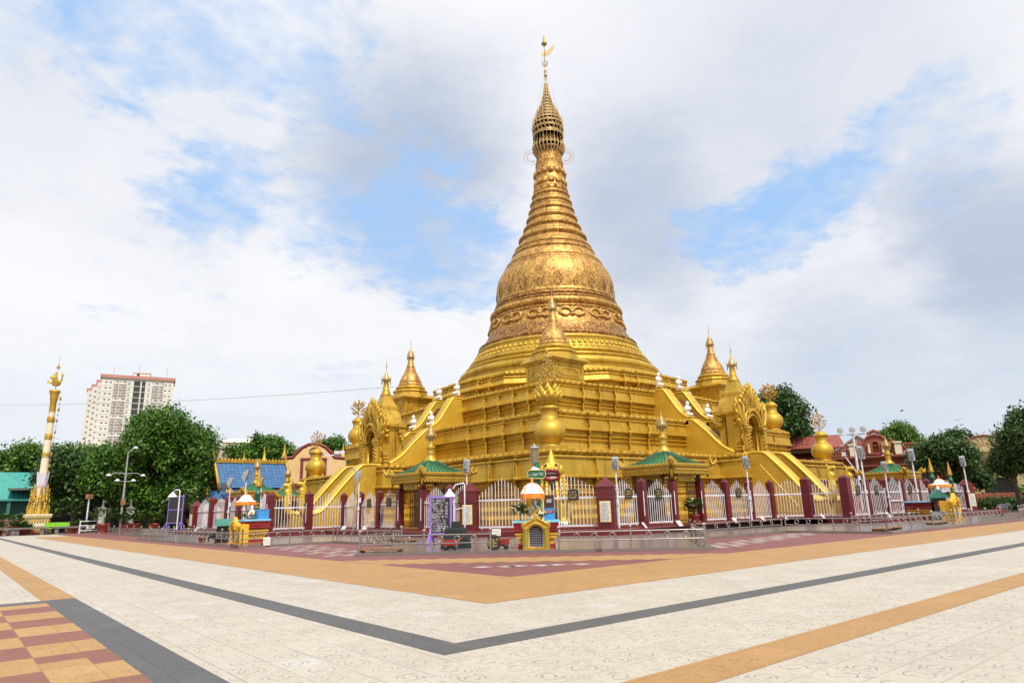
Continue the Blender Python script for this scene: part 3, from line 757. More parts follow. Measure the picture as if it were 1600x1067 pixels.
for j in range(8):
    a = 2 * PI * j / 8
    fin.tube([(0, 0, 59.2 + PZ), (.3 * math.cos(a), .3 * math.sin(a), 59.4 + PZ), (.42 * math.cos(a), .42 * math.sin(a), 59.9 + PZ)], [.03, .03, .05], 5)
    fin.ell((.06 * math.cos(a), .06 * math.sin(a), 59.6 + .3 * j + PZ), .09, 6, 4)
fo = fin.build('finial', BRONZE, hto)
me = plate([[(0, 0), (.35, -.1), (.8, .3), (1.25, 1.05), (1.5, 1.75), (1.15, 1.45), (.85, 1.15), (.5, .85), (.2, .45), (-.1, .3), (-.35, .55), (-.42, .1), (-.3, -.35), (-.2, 0)]], .05, .01)
vm = MB(); vm.mesh(me, Matrix.Rotation(rad(-40), 4, 'Z') @ UPR)
vane = vm.build('vane', BRONZE, fo, (0, 0, 61.0 + PZ))
gw = MB()
for a in (.6, 2.2, 3.7, 5.3):
    gw.tube([(.1 * math.cos(a), .1 * math.sin(a), 58.2 + PZ), (1.0 * math.cos(a), 1.0 * math.sin(a), 54.5 + PZ), (1.85 * math.cos(a), 1.85 * math.sin(a), 50.0 + PZ)], .012, 4)
gw.build('guy_wire', LAMPG, hto)

# ------------------------------------------------------------------ corner stupas on the third terrace
def make_stupa(label):
    t = thing('corner_stupa', label, 'small stupa', (-12.55, -12.55, 12.5), 0, 'small stupas on the terrace corners')
    b = MB()
    q = lambda h: [(-h, -h), (h, -h), (h, h), (-h, h)]
    for h, z0, z1 in ((1.98, 0, .22), (1.88, .22, 1.75), (1.96, 1.75, 1.88), (2.14, 1.88, 2.02), (2.3, 2.02, 2.12)): b.prism(q(h), z0, z1)
    b.lathe([(3.2, 2.12), (2.9, 2.35), (2.62, 2.5)], 4, start=PI / 4, smooth=False)
    for k in range(4):                                 # framed panel on each face
        m = Matrix.Rotation(k * PI / 2, 4, 'Z')
        f = plate([[(-1.62, .38), (1.62, .38), (1.62, 1.62), (-1.62, 1.62)], [(-1.5, .5), (-1.5, 1.5), (1.5, 1.5), (1.5, .5)]], .1, .01)
        b.mesh(f, m @ Matrix.Translation((0, -1.9, 0)) @ UPR)
        f = plate([[(-1.2, .72), (-.8, .6), (.8, .6), (1.2, .72), (1.1, 1.05), (.7, 1.3), (-.7, 1.3), (-1.1, 1.05)], [(-1.1, .76), (-1.02, 1.02), (-.66, 1.22), (.66, 1.22), (1.02, 1.02), (1.1, .76), (.78, .68), (-.78, .68)]], .08, .01)
        b.mesh(f, m @ Matrix.Translation((0, -1.9, 0)) @ UPR)
    b.build('plinth', GOLD, t)
    o = MB()
    o.lathe([(2.35, 2.12), (2.3, 2.5), (2.0, 2.62), (1.95, 2.9), (2.1, 2.95), (2.05, 3.1), (1.72, 3.2)], 12, smooth=False)
    o.lathe([(1.72, 3.1)] + torus_prof(1.55, 3.42, .22, 6) + [(1.45, 3.68), (1.38, 3.75)], 40)
    o.build('base_ring', GOLD, t)
    d = MB()
    d.lathe([(1.42, 3.7), (1.46, 3.8), (1.4, 3.95), (1.3, 4.0), (1.34, 4.1), (1.28, 4.35), (1.16, 4.65), (1.0, 4.95), (.98, 5.05), (.84, 5.15), (.86, 5.25), (.72, 5.4), (.73, 5.5), (.6, 5.7), (.61, 5.8), (.5, 6.0), (.51, 6.1), (.42, 6.35), (.36, 6.4), (.38, 6.7), (.3, 6.8), (.3, 7.1), (.2, 7.2)], 32)
    d.build('dome', GOLD_L, t)
    h = MB()
    h.lathe([(.22, 7.15), (.42, 7.2), (.44, 7.4), (.36, 7.5), (.36, 7.7), (.27, 7.8), (.26, 8.0), (.16, 8.1), (.14, 8.3), (.06, 8.4), (.03, 8.7)], 14)
    for k in range(14):
        a = 2 * PI * k / 14
        for r, z in ((.46, 7.25), (.4, 7.55), (.3, 7.85)): h.tube([(r * math.cos(a), r * math.sin(a), z), (r * 1.05 * math.cos(a), r * 1.05 * math.sin(a), z + .24)], [.03, .008], 4)
        h.tube([(.42 * math.cos(a), .42 * math.sin(a), 7.2), (.46 * math.cos(a), .46 * math.sin(a), 6.95)], .02, 4)
    h.tube([(0, 0, 8.6), (0, 0, 9.7)], [.03, .012], 5); h.ell((0, 0, 9.0), .07, 6, 5); h.ell((0, 0, 9.4), .05, 6, 5)
    h.build('crown', BRONZE, t)
    return t
st = make_stupa('small golden stupa on the near terrace corner, right in front of the big bell')
dup(st, (-12.9, 12.4, 12.5), label='small golden stupa standing left of the big bell against the sky')
dup(st, (12.9, -12.6, 12.5), label='small golden stupa standing right of the big bell against the sky')

# ------------------------------------------------------------------ offering vases on the terrace corners
def make_vase(name, label, lotus, loc, bushy=False):
    t = thing(name, label, 'vase', loc, 0, 'golden vases on the terrace corners', 1.1)
    b = MB()
    for h, z0, z1 in ((.95, 0, .12), (.8, .12, .24)): b.prism([(-h, -h), (h, -h), (h, h), (-h, h)], z0, z1)
    b.lathe([(.72, .2), (.74, .3), (.62, .36), (.66, .44), (.85, .62), (1.0, .85), (1.07, 1.15), (1.04, 1.45), (.9, 1.75), (.7, 1.95), (.6, 2.02), (.63, 2.06), (.6, 2.1), (.55, 2.2), (.56, 2.45), (.62, 2.65), (.71, 2.75), (.73, 2.82), (.64, 2.9), (.5, 2.98), (.46, 3.1), (.3, 3.2)], 40)
    b.build('vase_body', GOLD, t)
    if lotus:
        l = MB()
        l.lathe([(.32, 3.0), (.5, 3.12), (.74, 3.35), (.8, 3.6), (.7, 3.9), (.3, 4.0)], 20)
        for row, (r, z, hh, k) in enumerate(((.74, 3.25, .75, 12), (.66, 3.5, .75, 10), (.5, 3.8, .7, 8))):
            for j in range(k):
                a = 2 * PI * (j + .5 * row) / k
                m = Matrix.Rotation(a, 4, 'Z') @ Matrix.Translation((r, 0, z)) @ Matrix.Rotation(.25, 4, 'Y')
                l.add([m @ Vector(p) for p in ((.0, -.2, 0), (.0, .2, 0), (.1, .24, .3), (.14, 0, .3), (.1, -.24, .3), (.16, 0, hh), (-.05, 0, .3))], [(0, 1, 3), (1, 2, 3), (2, 5, 3), (5, 4, 3), (4, 0, 3), (0, 4, 6), (4, 5, 6), (5, 2, 6), (2, 1, 6)], True)
        l.build('lotus', GOLD_Y, t)
    z0 = 3.9 if lotus else 3.1
    f = MB(); buds = MB()
    R_ = random.Random(5 if bushy else 3)
    H_ = 2.9 if lotus else 2.0
    f.tube([(0, 0, z0 - .1), (0, 0, z0 + H_)], [.06, .02], 6)
    lv = 8 if lotus else 7
    for i in range(lv):
        u = i / (lv - 1)
        z = z0 + .15 + i * (H_ - .45) / lv
        k = 6; L = ((.62 - .42 * u) if lotus else (.50 * (.55 + .45 * math.sin(PI * (.25 + .7 * u)))) * (1.5 if bushy else 1.3))
        for j in range(k):
            a = 2 * PI * j / k + i * .55 + R_.uniform(-.15, .15)
            l = L * R_.uniform(.85, 1.15)
            p = Vector((math.cos(a) * l, math.sin(a) * l, z + l * R_.uniform(.55, .95)))
            f.tube([(0, 0, z - .1), p * .6 + Vector((0, 0, z * .4 - .06)), p], .013, 4)
            buds.ell(p, (.07, .07, .085), 6, 5)
            if bushy: buds.ell(p * .75 + Vector((0, 0, z * .25)), (.13, .13, .07), 5, 4)
            if lotus and i < 5: f.ell(p * .7 + Vector((0, 0, z * .3)), (.10, .10, .05), 5, 4)
    f.ell((0, 0, z0 + H_), (.1, .1, .2), 6, 5)
    fo_ = f.build('flower_spray', GOLD_O if not lotus else GOLD_Y, t); buds.build('flower_buds', BRONZE if not bushy else GOLD_O, fo_)
    return t
make_vase('lotus_vase', 'big golden vase with pointed lotus bud and flower spray above the stone lion', True, (-20.9, -20.5, 5.65))
vz = make_vase('offering_vase', 'golden vase with a thin airy flower tree on the lowest terrace, far right end', False, (20.6, -20.6, 5.65))
dup(vz, (-20.7, 20.9, 5.65), label='golden vase with thin flower tree at far left, above the naga stair')
vb = make_vase('offering_vase', 'golden vase with round bushy flower head just right of the right archway', False, (17.1, -17.0, 9.2), True)
dup(vb, (-17.2, 17.2, 9.2), label='golden vase half hidden behind the left archway, its belly and dark buds showing')

# ------------------------------------------------------------------ stairs, balustrades, archways
def cheek(prof, x, w, bottom, parent, cap=.14):
    """one solid balustrade: side profile (d outward, z) with a broader rounded cap"""
    b = MB()
    poly = [(-d, z) for d, z in prof]
    b.side(poly + [(-d, z) for d, z in bottom], x - w / 2, x + w / 2)
    n = len(prof)
    cap_pts = [(-1.03, -.14), (-1.07, -.04), (-1.03, .06), (-.88, .13), (.88, .13), (1.03, .06), (1.07, -.04), (1.03, -.14)]
    vs = []
    for i, (d, z) in enumerate(prof):
        a = Vector(prof[max(i - 1, 0)]); c = Vector(prof[min(i + 1, n - 1)]); t = (c - a).normalized(); nn = Vector((-t.y, t.x))
        if nn.y < 0 and abs(t.x) > .2: nn = -nn
        for u, v in cap_pts:
            q = Vector((d, z)) + nn * v * cap / .14 * .8
            vs.append((x + u * w / 2, -q.x, q.y))
    k = len(cap_pts)
    fs = [(i * k + j, i * k + (j + 1) % k, (i + 1) * k + (j + 1) % k, (i + 1) * k + j) for i in range(n - 1) for j in range(k)]
    b.add(vs, fs, True); b.add(vs[:k], [tuple(range(k))]); b.add(vs[-k:], [tuple(reversed(range(k)))])
    return b.build('balustrade', GOLD_Y, parent)
def smooth_path(p, n=4):
    out = []
    for i in range(len(p) - 1):
        a, b, c, d = (Vector(p[max(i - 1, 0)]), Vector(p[i]), Vector(p[i + 1]), Vector(p[min(i + 2, len(p) - 1)]))
        for k in range(n):
            t = k / n
            out.append(tuple(.5 * ((2 * b) + (c - a) * t + (2 * a - 5 * b + 4 * c - d) * t * t + (3 * b - a - 3 * c + d) * t ** 3)))
    out.append(tuple(p[-1])); return out
STEPM = paint('stair_brown', (.20, .085, .025), (.14, .05, .02), .6)
def stair_steps(parent, d0, z0, d1, z1, hw, n, m):
    b = MB(); poly = []
    for i in range(n):
        z = z0 + (z1 - z0) * i / n; d = d0 + (d1 - d0) * i / n
        poly += [(-d, z), (-(d0 + (d1 - d0) * (i + 1) / n), z)]
    poly += [(-d1, z1), (-d0, z1)]
    b.side(poly, -hw, hw)
    return b.build('steps', m, parent)
def naga(parent, x):
    b = MB()
    p = smooth_path([(30.0, 1.75), (30.9, 1.5), (31.5, 1.9), (31.62, 2.8), (31.45, 3.5), (31.6, 4.0), (32.0, 4.05)], 4)
    b.tube([(x, -d, z) for d, z in p], [.42 - .25 * min(1, i / 24) for i in range(len(p))], 12)
    for k in range(5): b.ell((x, -31.5 - .05 * k, 2.5 + .25 * k), (.46 - .05 * k, .2, .25), 10, 6)
    b.ell((x, -31.75, 4.05), (.2, .34, .2), 10, 6)
    b.tube([(x, -31.45, 4.15), (x, -31.25, 4.5)], [.13, .02], 6)
    me = blobmesh(b, .07, 2)
    from_mesh(me, 'naga', GOLD_Y, parent)
def make_entrance(loc_rz, label, lab2, lab3, lab4):
    t = thing('entrance_stair', label, 'staircase', (0, 0, 0), loc_rz, 'golden stairs up to the archways')
    pr = smooth_path([(24.6, 5.72), (26.0, 5.72), (26.55, 5.55), (27.3, 4.85), (28.3, 3.8), (29.2, 2.75), (29.9, 1.95), (30.7, 1.6), (31.3, 1.75)], 4)
    for x in (-1.55, 1.55):
        c = cheek(pr, x, 1.1, [(31.3, .4), (24.6, .4)], t, .16)
        naga(t, x)
        f = MB()                                       # raised frame line on the cheek's side
        for s in (-1, 1):
            f.tube([(x + s * .55, -d, z) for d, z in ((25.2, .8), (25.2, 4.7), (26.0, 4.7), (28.9, 1.3), (29.1, .8), (25.2, .8))], .022, 4, smooth=False)
        f.build('panel_frame', GOLD, c)
    stair_steps(t, 25.2, 5.5, 29.8, .6, 1.1, 16, STEPM)
    # solid landing block that carries the archway, standing out of the lowest terrace
    b = MB()
    q = lambda hx, y0: [(-hx, -y0), (hx, -y0), (hx, -22.0), (-hx, -22.0)]
    for o, dz in zip(prof1[:-1], prof1[1:]):
        h0, h1 = 3.2 + o[0], 3.2 + dz[0]
        y0, y1 = 25.0 + o[0], 25.0 + dz[0]
        z0, z1 = 5.65 + o[1], 5.65 + dz[1]
        b.add([(-h0, -y0, z0), (h0, -y0, z0), (h0, -22, z0), (-h0, -22, z0), (-h1, -y1, z1), (h1, -y1, z1), (h1, -22, z1), (-h1, -22, z1)], [(0, 4, 5, 1), (1, 5, 6, 2), (3, 7, 4, 0)])
    b.add([(-3.2, -25, 5.65), (3.2, -25, 5.65), (3.2, -22, 5.65), (-3.2, -22, 5.65)], [(0, 1, 2, 3)])
    scallops(b, [(-3.2, -22), (-3.2, -25), (3.2, -25), (3.2, -22)][0:4], 5.33, .36, .55)
    b.build('landing', GOLD, t)
    # the archway
    p = thing('archway', lab2, 'archway', (0, 0, 5.65), loc_rz, 'golden archways at the head of the stairs')
    b = MB()
    W = 1.75
    b.prism([(-W, -23.0), (-W, -22.3), (W, -22.3), (W, -23.0)], 0, 3.6)
    for s in (-1, 1): b.prism([(s * .95, -24.25), (s * W, -24.25), (s * W, -22.9), (s * .95, -22.9)][::s], 0, 3.6)
    b.prism([(-.95, -23.4), (.95, -23.4), (.95, -22.9), (-.95, -22.9)], 0, 3.6)
    b.prism([(-.95, -24.25), (.95, -24.25), (.95, -23.2), (-.95, -23.2)], 3.3, 3.6)
    for h, z0, z1 in ((.12, 3.5, 3.62), (.28, 3.62, 3.78), (.16, 3.78, 3.9)): b.prism([(-W - h, -24.3), (W + h, -24.3), (W + h, -22.3 + h), (-W - h, -22.3 + h)], z0, z1)
    for s in (-1, 1):                                  # heavy scrolled brackets at the back corners
        for z, r in ((3.75, .42), (3.2, .34), (2.75, .26)): b.box((s * (W + .08), -22.45, z), (.55, r * 2, .34)); b.ell((s * (W + .18), -24.0, z - .05), (.28, .3, .2), 8, 6)
        for z in (.15, .45, .75, 1.05): b.box((s * (W + .12), -24.1, z), (.42 - z * .15, .5, .2))
    b.build('gatehouse', GOLD, p)
    r = MB()
    rp = [(-W - .1, 3.85), (-W + .02, 4.25), (-W + .25, 4.75), (-W + .65, 5.15), (-.85, 5.3), (-.8, 5.5), (.8, 5.5), (.85, 5.3), (W - .65, 5.15), (W - .25, 4.75), (W - .02, 4.25), (W + .1, 3.85)]
    n = len(rp)
    vs = [(x, -24.1, z) for x, z in rp] + [(x, -22.3, z) for x, z in rp]
    r.add(vs, [tuple(range(n)), tuple(reversed(range(n, 2 * n)))] + [((i + 1) % n, i, n + i, n + (i + 1) % n) for i in range(n)])
    r.lathe([(1.2, 5.4), (1.15, 5.7), (.95, 5.9), (.75, 6.3), (.6, 6.7), (.62, 6.78), (.5, 6.85)], 4, (0, -23.1, 0), False, PI / 4)
    r.build('roof', GOLD, p)
    s_ = MB()
    s_.lathe([(.46, 6.8), (.5, 6.95), (.38, 7.0), (.42, 7.15), (.30, 7.3), (.34, 7.45), (.26, 7.5), (.28, 7.75), (.2, 8.0), (.16, 8.2)], 16, (0, -23.1, 0))
    so_ = s_.build('spire', GOLD, p)
    h = MB()
    h.lathe([(.18, 8.15), (.40, 8.2), (.42, 8.4), (.3, 8.5), (.28, 8.65), (.17, 8.75), (.14, 8.95), (.05, 9.1), (.025, 9.5)], 12, (0, -23.1, 0))
    for k in range(12):
        a = 2 * PI * k / 12
        h.tube([(.42 * math.cos(a), .42 * math.sin(a) - 23.1, 8.2), (.52 * math.cos(a), .52 * math.sin(a) - 23.1, 8.6)], [.035, .01], 4)
        h.tube([(.4 * math.cos(a), .4 * math.sin(a) - 23.1, 8.2), (.48 * math.cos(a), .48 * math.sin(a) - 23.1, 7.9)], .025, 4)
    h.tube([(0, -23.1, 9.3), (0, -23.1, 10.4)], [.03, .012], 5)
    h.ell((0, -23.1, 9.6), .07, 6, 4); h.box((.1, -23.1, 9.75), (.22, .02, .1))
    h.build('crown', BRONZE, so_)
    # carved front: flame-edged pediment, arch mouldings, pilasters
    arch = [(-.86, 0)] + [(-.86 * math.cos(q), 2.3 + 1.05 * math.sin(q)) for q in [PI * k / 18 for k in range(19)]] + [(.86, 0)]
    out = [(-1.75, 0), (-1.72, 2.35), (-2.0, 2.5), (-2.1, 2.85), (-2.35, 3.4), (-2.45, 4.15), (-2.2, 4.7), (-2.05, 4.1), (-1.85, 3.8), (-1.7, 4.2), (-1.62, 4.75), (-1.4, 4.9), (-1.32, 5.15), (-1.1, 5.25), (-1.02, 5.5), (-.8, 5.55), (-.7, 5.85), (-.45, 5.88), (-.3, 6.15), (0, 6.3)]
    out = out + [(-x, z) for x, z in reversed(out[:-1])]
    f = MB()
    f.mesh(plate([out, arch[::-1]], .34, .06), Matrix.Translation((0, -24.42, 0)) @ UPR)
    Y = -24.62
    for k, (rx, rz_, t_) in enumerate(((1.0, 1.2, .09), (1.22, 1.45, .06), (1.42, 1.75, .1))):
        f.tube([(-rx * math.cos(q), Y, 2.3 + rz_ * math.sin(q)) for q in [PI * j / 24 for j in range(25)]], t_, 6)
    for j in range(21):                                # beads round the arch
        q = PI * j / 20
        f.ell((-1.12 * math.cos(q), Y - .1, 2.3 + 1.62 * math.sin(q)), .1, 6, 5)
    Rn = random.Random(11)
    for sg in (-1, 1):
        f.tube([(sg * 1.28, Y + .02, 0), (sg * 1.28, Y + .02, 2.25)], .3, 12)
        for z, r_ in ((.15, .4), (.4, .36), (2.05, .36), (2.25, .42), (2.4, .36)): f.box((sg * 1.28, Y, z), (r_ * 2, r_ * 1.8, .16))
        for k in range(9): f.ell((sg * 1.28 + (.14 if k % 2 else -.14), Y - .26, .6 + k * .165), (.16, .08, .1), 6, 5)
        for k in range(12):                            # outer leaf edging down the sides
            f.ell((sg * (1.72 + .12 * math.sin(k * 1.3)), Y + .12, .2 + k * .2), (.17, .12, .15), 6, 5)
        f.tube([(sg * 1.7, Y, 2.6), (sg * 2.05, Y - .05, 3.3), (sg * 2.15, Y - .05, 3.9), (sg * 2.18, Y, 4.5)], [.2, .22, .16, .04], 6)
        f.tube([(sg * 1.45, Y, 2.9), (sg * 1.62, Y - .05, 3.5), (sg * 1.4, Y - .06, 4.1), (sg * 1.45, Y, 4.6)], [.14, .18, .14, .04], 6)
        for k in range(6):
            x = sg * (1.25 - .2 * k); z = 4.55 + .22 * k
            f.tube([(x * .8, Y, z - .75), (x, Y - .1, z - .2), (x * 1.08, Y - .02, z + .32)], [.1, .15, .03], 6)
    f.tube([(0, Y, 4.3), (0, Y - .14, 5.0), (0, Y - .12, 5.6), (0, Y, 6.2)], [.12, .2, .14, .03], 6)
    for k in range(26):
        f.ell((Rn.uniform(-1.1, 1.1), Y - .02, 3.75 + Rn.random() * .9), (.11, .1, .09), 5, 4)
    for sg in (-1, 1):
        for (x, z, dx, dz) in ((2.1, 2.9, .2, .25), (2.32, 3.6, .15, .35), (2.25, 4.3, .08, .6), (1.66, 4.5, .15, .32), (1.38, 4.98, .14, .3), (1.06, 5.28, .12, .3), (.76, 5.6, .1, .28), (.42, 5.9, .06, .28)):
            f.tube([(sg * (x - .2), Y + .1, z - .3), (sg * x, Y + .06, z), (sg * (x + dx * .7), Y + .1, z + dz * .5), (sg * (x + dx * .5), Y + .14, z + dz)], [.16, .19, .12, .015], 7)
            f.ell((sg * (x - .25), Y - .02, z - .25), (.15, .1, .15), 6, 5)
    f.tube([(0, Y + .1, 6.0), (0, Y + .06, 6.3), (0, Y + .12, 6.6)], [.2, .15, .015], 7)
    f.build('carved_front', GOLD, p)
    # two upper flights
    for d0, z0, d1, z1, lab in ((23.6, 5.65, 19.4, 9.2, lab3), (19.2, 9.2, 16.3, 12.5, lab4)):
        u = thing('upper_stair', lab, 'staircase', (0, 0, 0), loc_rz, 'golden stairs between the terraces')
        dd = d0 - d1; hz_ = z1 - z0
        pr = smooth_path([(d1 - 1.3, z1 + .02), (d1 + .1, z1), (d1 + .5, z1 - .12), (d1 + dd * .45, z0 + hz_ * .62), (d1 + dd * .75, z0 + hz_ * .27), (d0 + .15, z0 + .25)], 4)
        for x in (-1.62, 1.62):
            cheek(pr, x, 1.15, [(d0 + .15, z0 - .4), (d1 - 1.3, z0 - .4)], u, .12)
            bb = MB(); bb.box((x, -(d1 - .4), z1 - .15), (1.0, 1.0, .7)); bb.box((x, -(d1 - .4), z1 + .25), (1.12, 1.12, .1))
            bb.build('pedestal', GOLD, u)
        stair_steps(u, d1 + .1, z1 - .75, d0, z0 - .7, 1.1, 11, STEPM)
LF = -PI / 2
make_entrance(0, 'golden naga stair climbing to the right archway', 'carved golden archway at the head of the right stair', 'golden stair flight rising behind the right archway', 'topmost golden stair flight on the right, white figures at its head')
make_entrance(LF, 'golden naga stair climbing to the left archway', 'carved golden archway at the head of the left stair', 'golden stair flight rising behind the left archway', 'topmost golden stair flight on the left, white figures at its head')

# ------------------------------------------------------------------ white praying figures on the stair heads
def make_saint():
    b = MB()
    b.ell((0, .02, .12), (.24, .30, .14), 12, 8)
    for s in (-1, 1):
        b.tube([(s * .1, .02, .2), (s * .27, -.2, .18), (s * .05, -.33, .17)], [.14, .12, .09], 8)
        b.tube([(s * .23, .04, .78), (s * .3, -.05, .55), (s * .05, -.26, .62)], [.085, .075, .055], 8)
    b.tube([(0, .06, .15), (0, .06, .5), (0, .05, .78), (0, .03, .9)], [.20, .16, .25, .08], 12)
    b.ell((0, -.01, 1.04), (.135, .15, .17), 12, 8)
    b.ell((0, .02, 1.18), (.06, .06, .07), 8, 6)
    b.tube([(0, -.27, .6), (0, -.26, .8)], [.055, .02], 6)
    for s in (-1, 1): b.ell((s * .12, 0, 1.02), (.03, .04, .08), 6, 5)
    b.tube([(0, -.12, 1.05), (0, -.155, 1.0)], [.02, .03], 5)
    me = blobmesh(b, .028, 2)
    t = thing('praying_statue', 'white kneeling figure, left of the pair at the head of the topmost right stair', 'statue', (0, 0, 0), 0, 'white kneeling figures on the stair heads')
    from_mesh(me, 'figure', MARBLE, t)
    k = MB(); k.lathe([(.27, -.08), (.28, 0), (.26, .05), (.22, .06)], 12); k.build('base', MARBLE, t)
    return t
s0 = make_saint()
first = True
for rz, side in ((0, 'right'), (LF, 'left')):
    for d, z, w in ((15.9, 12.87, 'the topmost'), (19.0, 9.57, 'the middle')):
        for x in (-1.62, 1.62):
            p = Matrix.Rotation(rz, 3, 'Z') @ Vector((x, -d, z))
            near = (x < 0) if rz == 0 else (x > 0)
            lab = 'white kneeling figure, %s one of the pair at the head of %s %s stair' % ((('left' if x < 0 else 'right')), w, side)
            if first: s0.location = p; s0['label'] = lab; s0.scale = (1.2,) * 3; first = False
            else: dup(s0, p, rz, lab, 1.2)

# ------------------------------------------------------------------ fence
PZ0 = .46
def scribble(mb, x0, z0, w, h, lines, seed, m, size=None, gapy=None):
    """rows of round letters, thin raised rings and hooks, in the local x-z plane"""
    R_ = random.Random(seed)
    lh = h / lines
    r = (size or lh * .26)
    for i in range(lines):
        x = x0 - w / 2 + R_.uniform(0, .12) * w; xe = x0 + w / 2 - R_.uniform(0, .15) * w
        z = z0 + h / 2 - lh * (i + .5)
        while x < xe:
            a0 = R_.uniform(0, 2 * PI); sp = R_.choice((4.4, 5.2, 5.9))
            n = 8; vs = []
            for k in range(n + 1):
                q = a0 + sp * k / n
                for rr in (r * 1.0, r * .62): vs.append(m @ Vector((x + rr * math.cos(q), 0, z + rr * math.sin(q))))
            mb.add(vs, [(2 * k, 2 * k + 1, 2 * k + 3, 2 * k + 2) for k in range(n)])
            if R_.random() < .45:
                up_ = R_.choice((-1, 1)); zc = z + up_ * r * 1.5
                mb.add([m @ Vector(p) for p in ((x - r * .5, 0, zc - r * .18), (x + r * .5, 0, zc - r * .18), (x + r * .5, 0, zc + r * .18), (x - r * .5, 0, zc + r * .18))], [(0, 1, 2, 3)])
            x += r * R_.choice((2.15, 2.3, 2.5, 3.6))
def orient(a, b):
    """matrix with x from a to b on the ground, z up, y pointing behind"""
    a = Vector((a[0], a[1], 0)); b = Vector((b[0], b[1], 0)); d = (b - a).normalized()
    m = Matrix((d, Vector((-d.y, d.x, 0)), Vector((0, 0, 1)))).transposed().to_4x4()
    m.translation = a
    return m, (b - a).length
def fence_post(parent, p, hgt=2.55, w=.42, strip=None):
    b = MB(); b.box((p[0], p[1], PZ0 + hgt / 2), (w, w, hgt))
    b.lathe([(w * .74, PZ0 + hgt), (w * .70, PZ0 + hgt + .06), (.02, PZ0 + hgt + .26)], 4, (p[0], p[1], 0), False, PI / 4)
    o = b.build('post', MAROON, parent)
    if strip:
        c = MB(); c.box((p[0] + strip[0] * (w / 2 + .02), p[1] + strip[1] * (w / 2 + .02), PZ0 + 1.25), (.07, .07, 1.45))
        c.build('light_strip', WHITE, o)
    return o
def fence_panel(parent, a, b_, hmid=2.35, hend=1.95, hpeak=2.75, style='gable', inset=.24, zb=PZ0 + .12, sp=.20):
    m, L = orient(a, b_); b = MB()
    n = max(4, int((L - 2 * inset) / sp)); x0 = inset; x1 = L - inset
    for i in range(n + 1):
        x = x0 + (x1 - x0) * i / n; u = abs(2 * i / n - 1)
        h = hend + (hpeak - hend) * (1 - u) ** (.8 if style == 'gable' else .7)
        p0 = m @ Vector((x, 0, zb)); p1 = m @ Vector((x, 0, PZ0 + h - .14)); p2 = m @ Vector((x, 0, PZ0 + h))
        b.tube([p0, p1, p2], [.023, .023, .006], 6, caps=False)
    for z, t in ((zb, .09), (PZ0 + 1.66, .1)):
        for yy in (0,):
            c = m @ Vector((L / 2, yy, z))
            b.box(c, (L - 2 * inset + .1, .07, t), math.atan2(m[1][0], m[0][0]))
    for x in (x0 + .12, x1 - .12): b.box(m @ Vector((x, 0, PZ0 + .06)), (.08, .06, .14))
    return b.build('picket_panel', WHITE, parent)
def big_pillar(parent, p, face):
    b = MB(); m = Matrix.Rotation(math.atan2(face[1], face[0]) + PI / 2, 3, 'Z')
    b.box((p[0], p[1], .24 + 1.2), (.95, .95, 2.4), m=m); b.box((p[0], p[1], 2.64 + .02), (1.0, 1.0, .06), m=m)
    b.lathe([(.72, 2.68), (.08, 3.2), (.02, 3.22)], 4, (p[0], p[1], 0), False, PI / 4 + math.atan2(face[1], face[0]))
    b.box((p[0] + face[0] * .01, p[1] + face[1] * .01, 2.02), (1.0, .98, .06), m=m)
    o = b.build('pillar', MAROON, parent)
    n = Vector((face[0], face[1], 0)); c = Vector((p[0], p[1], 1.32)) + n * .5
    f = MB(); f.box(c, (.62, .04, 1.15), m=m); fr = f.build('notice_frame', GOLDINK, o)
    f = MB(); f.box(c + n * .02, (.54, .03, 1.06), m=m); bd = f.build('notice_board', CARD, fr)
    t = MB(); mm = m.to_4x4(); mm.translation = c + n * .04
    scribble(t, 0, 0, .44, .95, 8, int(p[0] * 10), mm); t.build('lettering', INK, fr)
    return o
fr = thing('corner_fence', 'white picket fence across the near corner between two maroon capped pillars', 'fence', (0, 0, 0), group='white picket fences on maroon plinth')
PL, PR = (-30.0, -23.0), (-25.6, -30.0)
fd = Vector((-.846, -.533))
big_pillar(fr, PL, fd); big_pillar(fr, PR, fd)
mid = ((PL[0] + PR[0]) / 2 - .25, (PL[1] + PR[1]) / 2 - .16)
fence_panel(fr, PL, mid, 0, 2.0, 2.95, inset=.6); fence_panel(fr, mid, PR, 0, 2.0, 2.95, inset=.3)
R1 = [(-25.6, -29.7), (-21.95, -29.6), (-18.95, -29.6), (-16.05, -29.6), (-13.1, -29.6), (-10.15, -29.6), (-7.25, -29.6), (-5.5, -31.5), (-5.4, -34.3)]
fr = thing('side_fence', 'white gabled picket fence with maroon posts running along the right side to the naga stair', 'fence', group='white picket fences on maroon plinth')
for i, p in enumerate(R1[1:]): fence_post(fr, p, 2.5 if i < 6 else 2.65, .42 if i < 6 else .6, (-.6, -.8) if i in (0, 1, 2, 4, 6) else None)
for i, (a, b) in enumerate(zip(R1[:-1], R1[1:])):
    if i != 2: fence_panel(fr, a, b, 0, 1.85 if i < 6 else 2.2, 2.72 if i < 6 else 2.75, inset=.6 if i == 0 else .24)
R2 = [(-5.4, -34.3), (-2.15, -34.3), (1.2, -34.3), (4.3, -34.3), (7.4, -34.3), (9.8, -34.3)]
fr = thing('stair_fence', 'white gabled picket fence at far right in front of the far green-roofed kiosk', 'fence', group='white picket fences on maroon plinth')
for p in R2[1:]: fence_post(fr, p, 2.5, .45, (-.9, -.3))
for i, (a, b) in enumerate(zip(R2[:-1], R2[1:])): 
    if i != 2: fence_panel(fr, a, b, 0, 1.95, 2.8, sp=.27)
fence_panel(fr, (9.8, -34.3), (18.3, -34.5), 0, 2.1, 2.7, inset=.5, sp=.32)
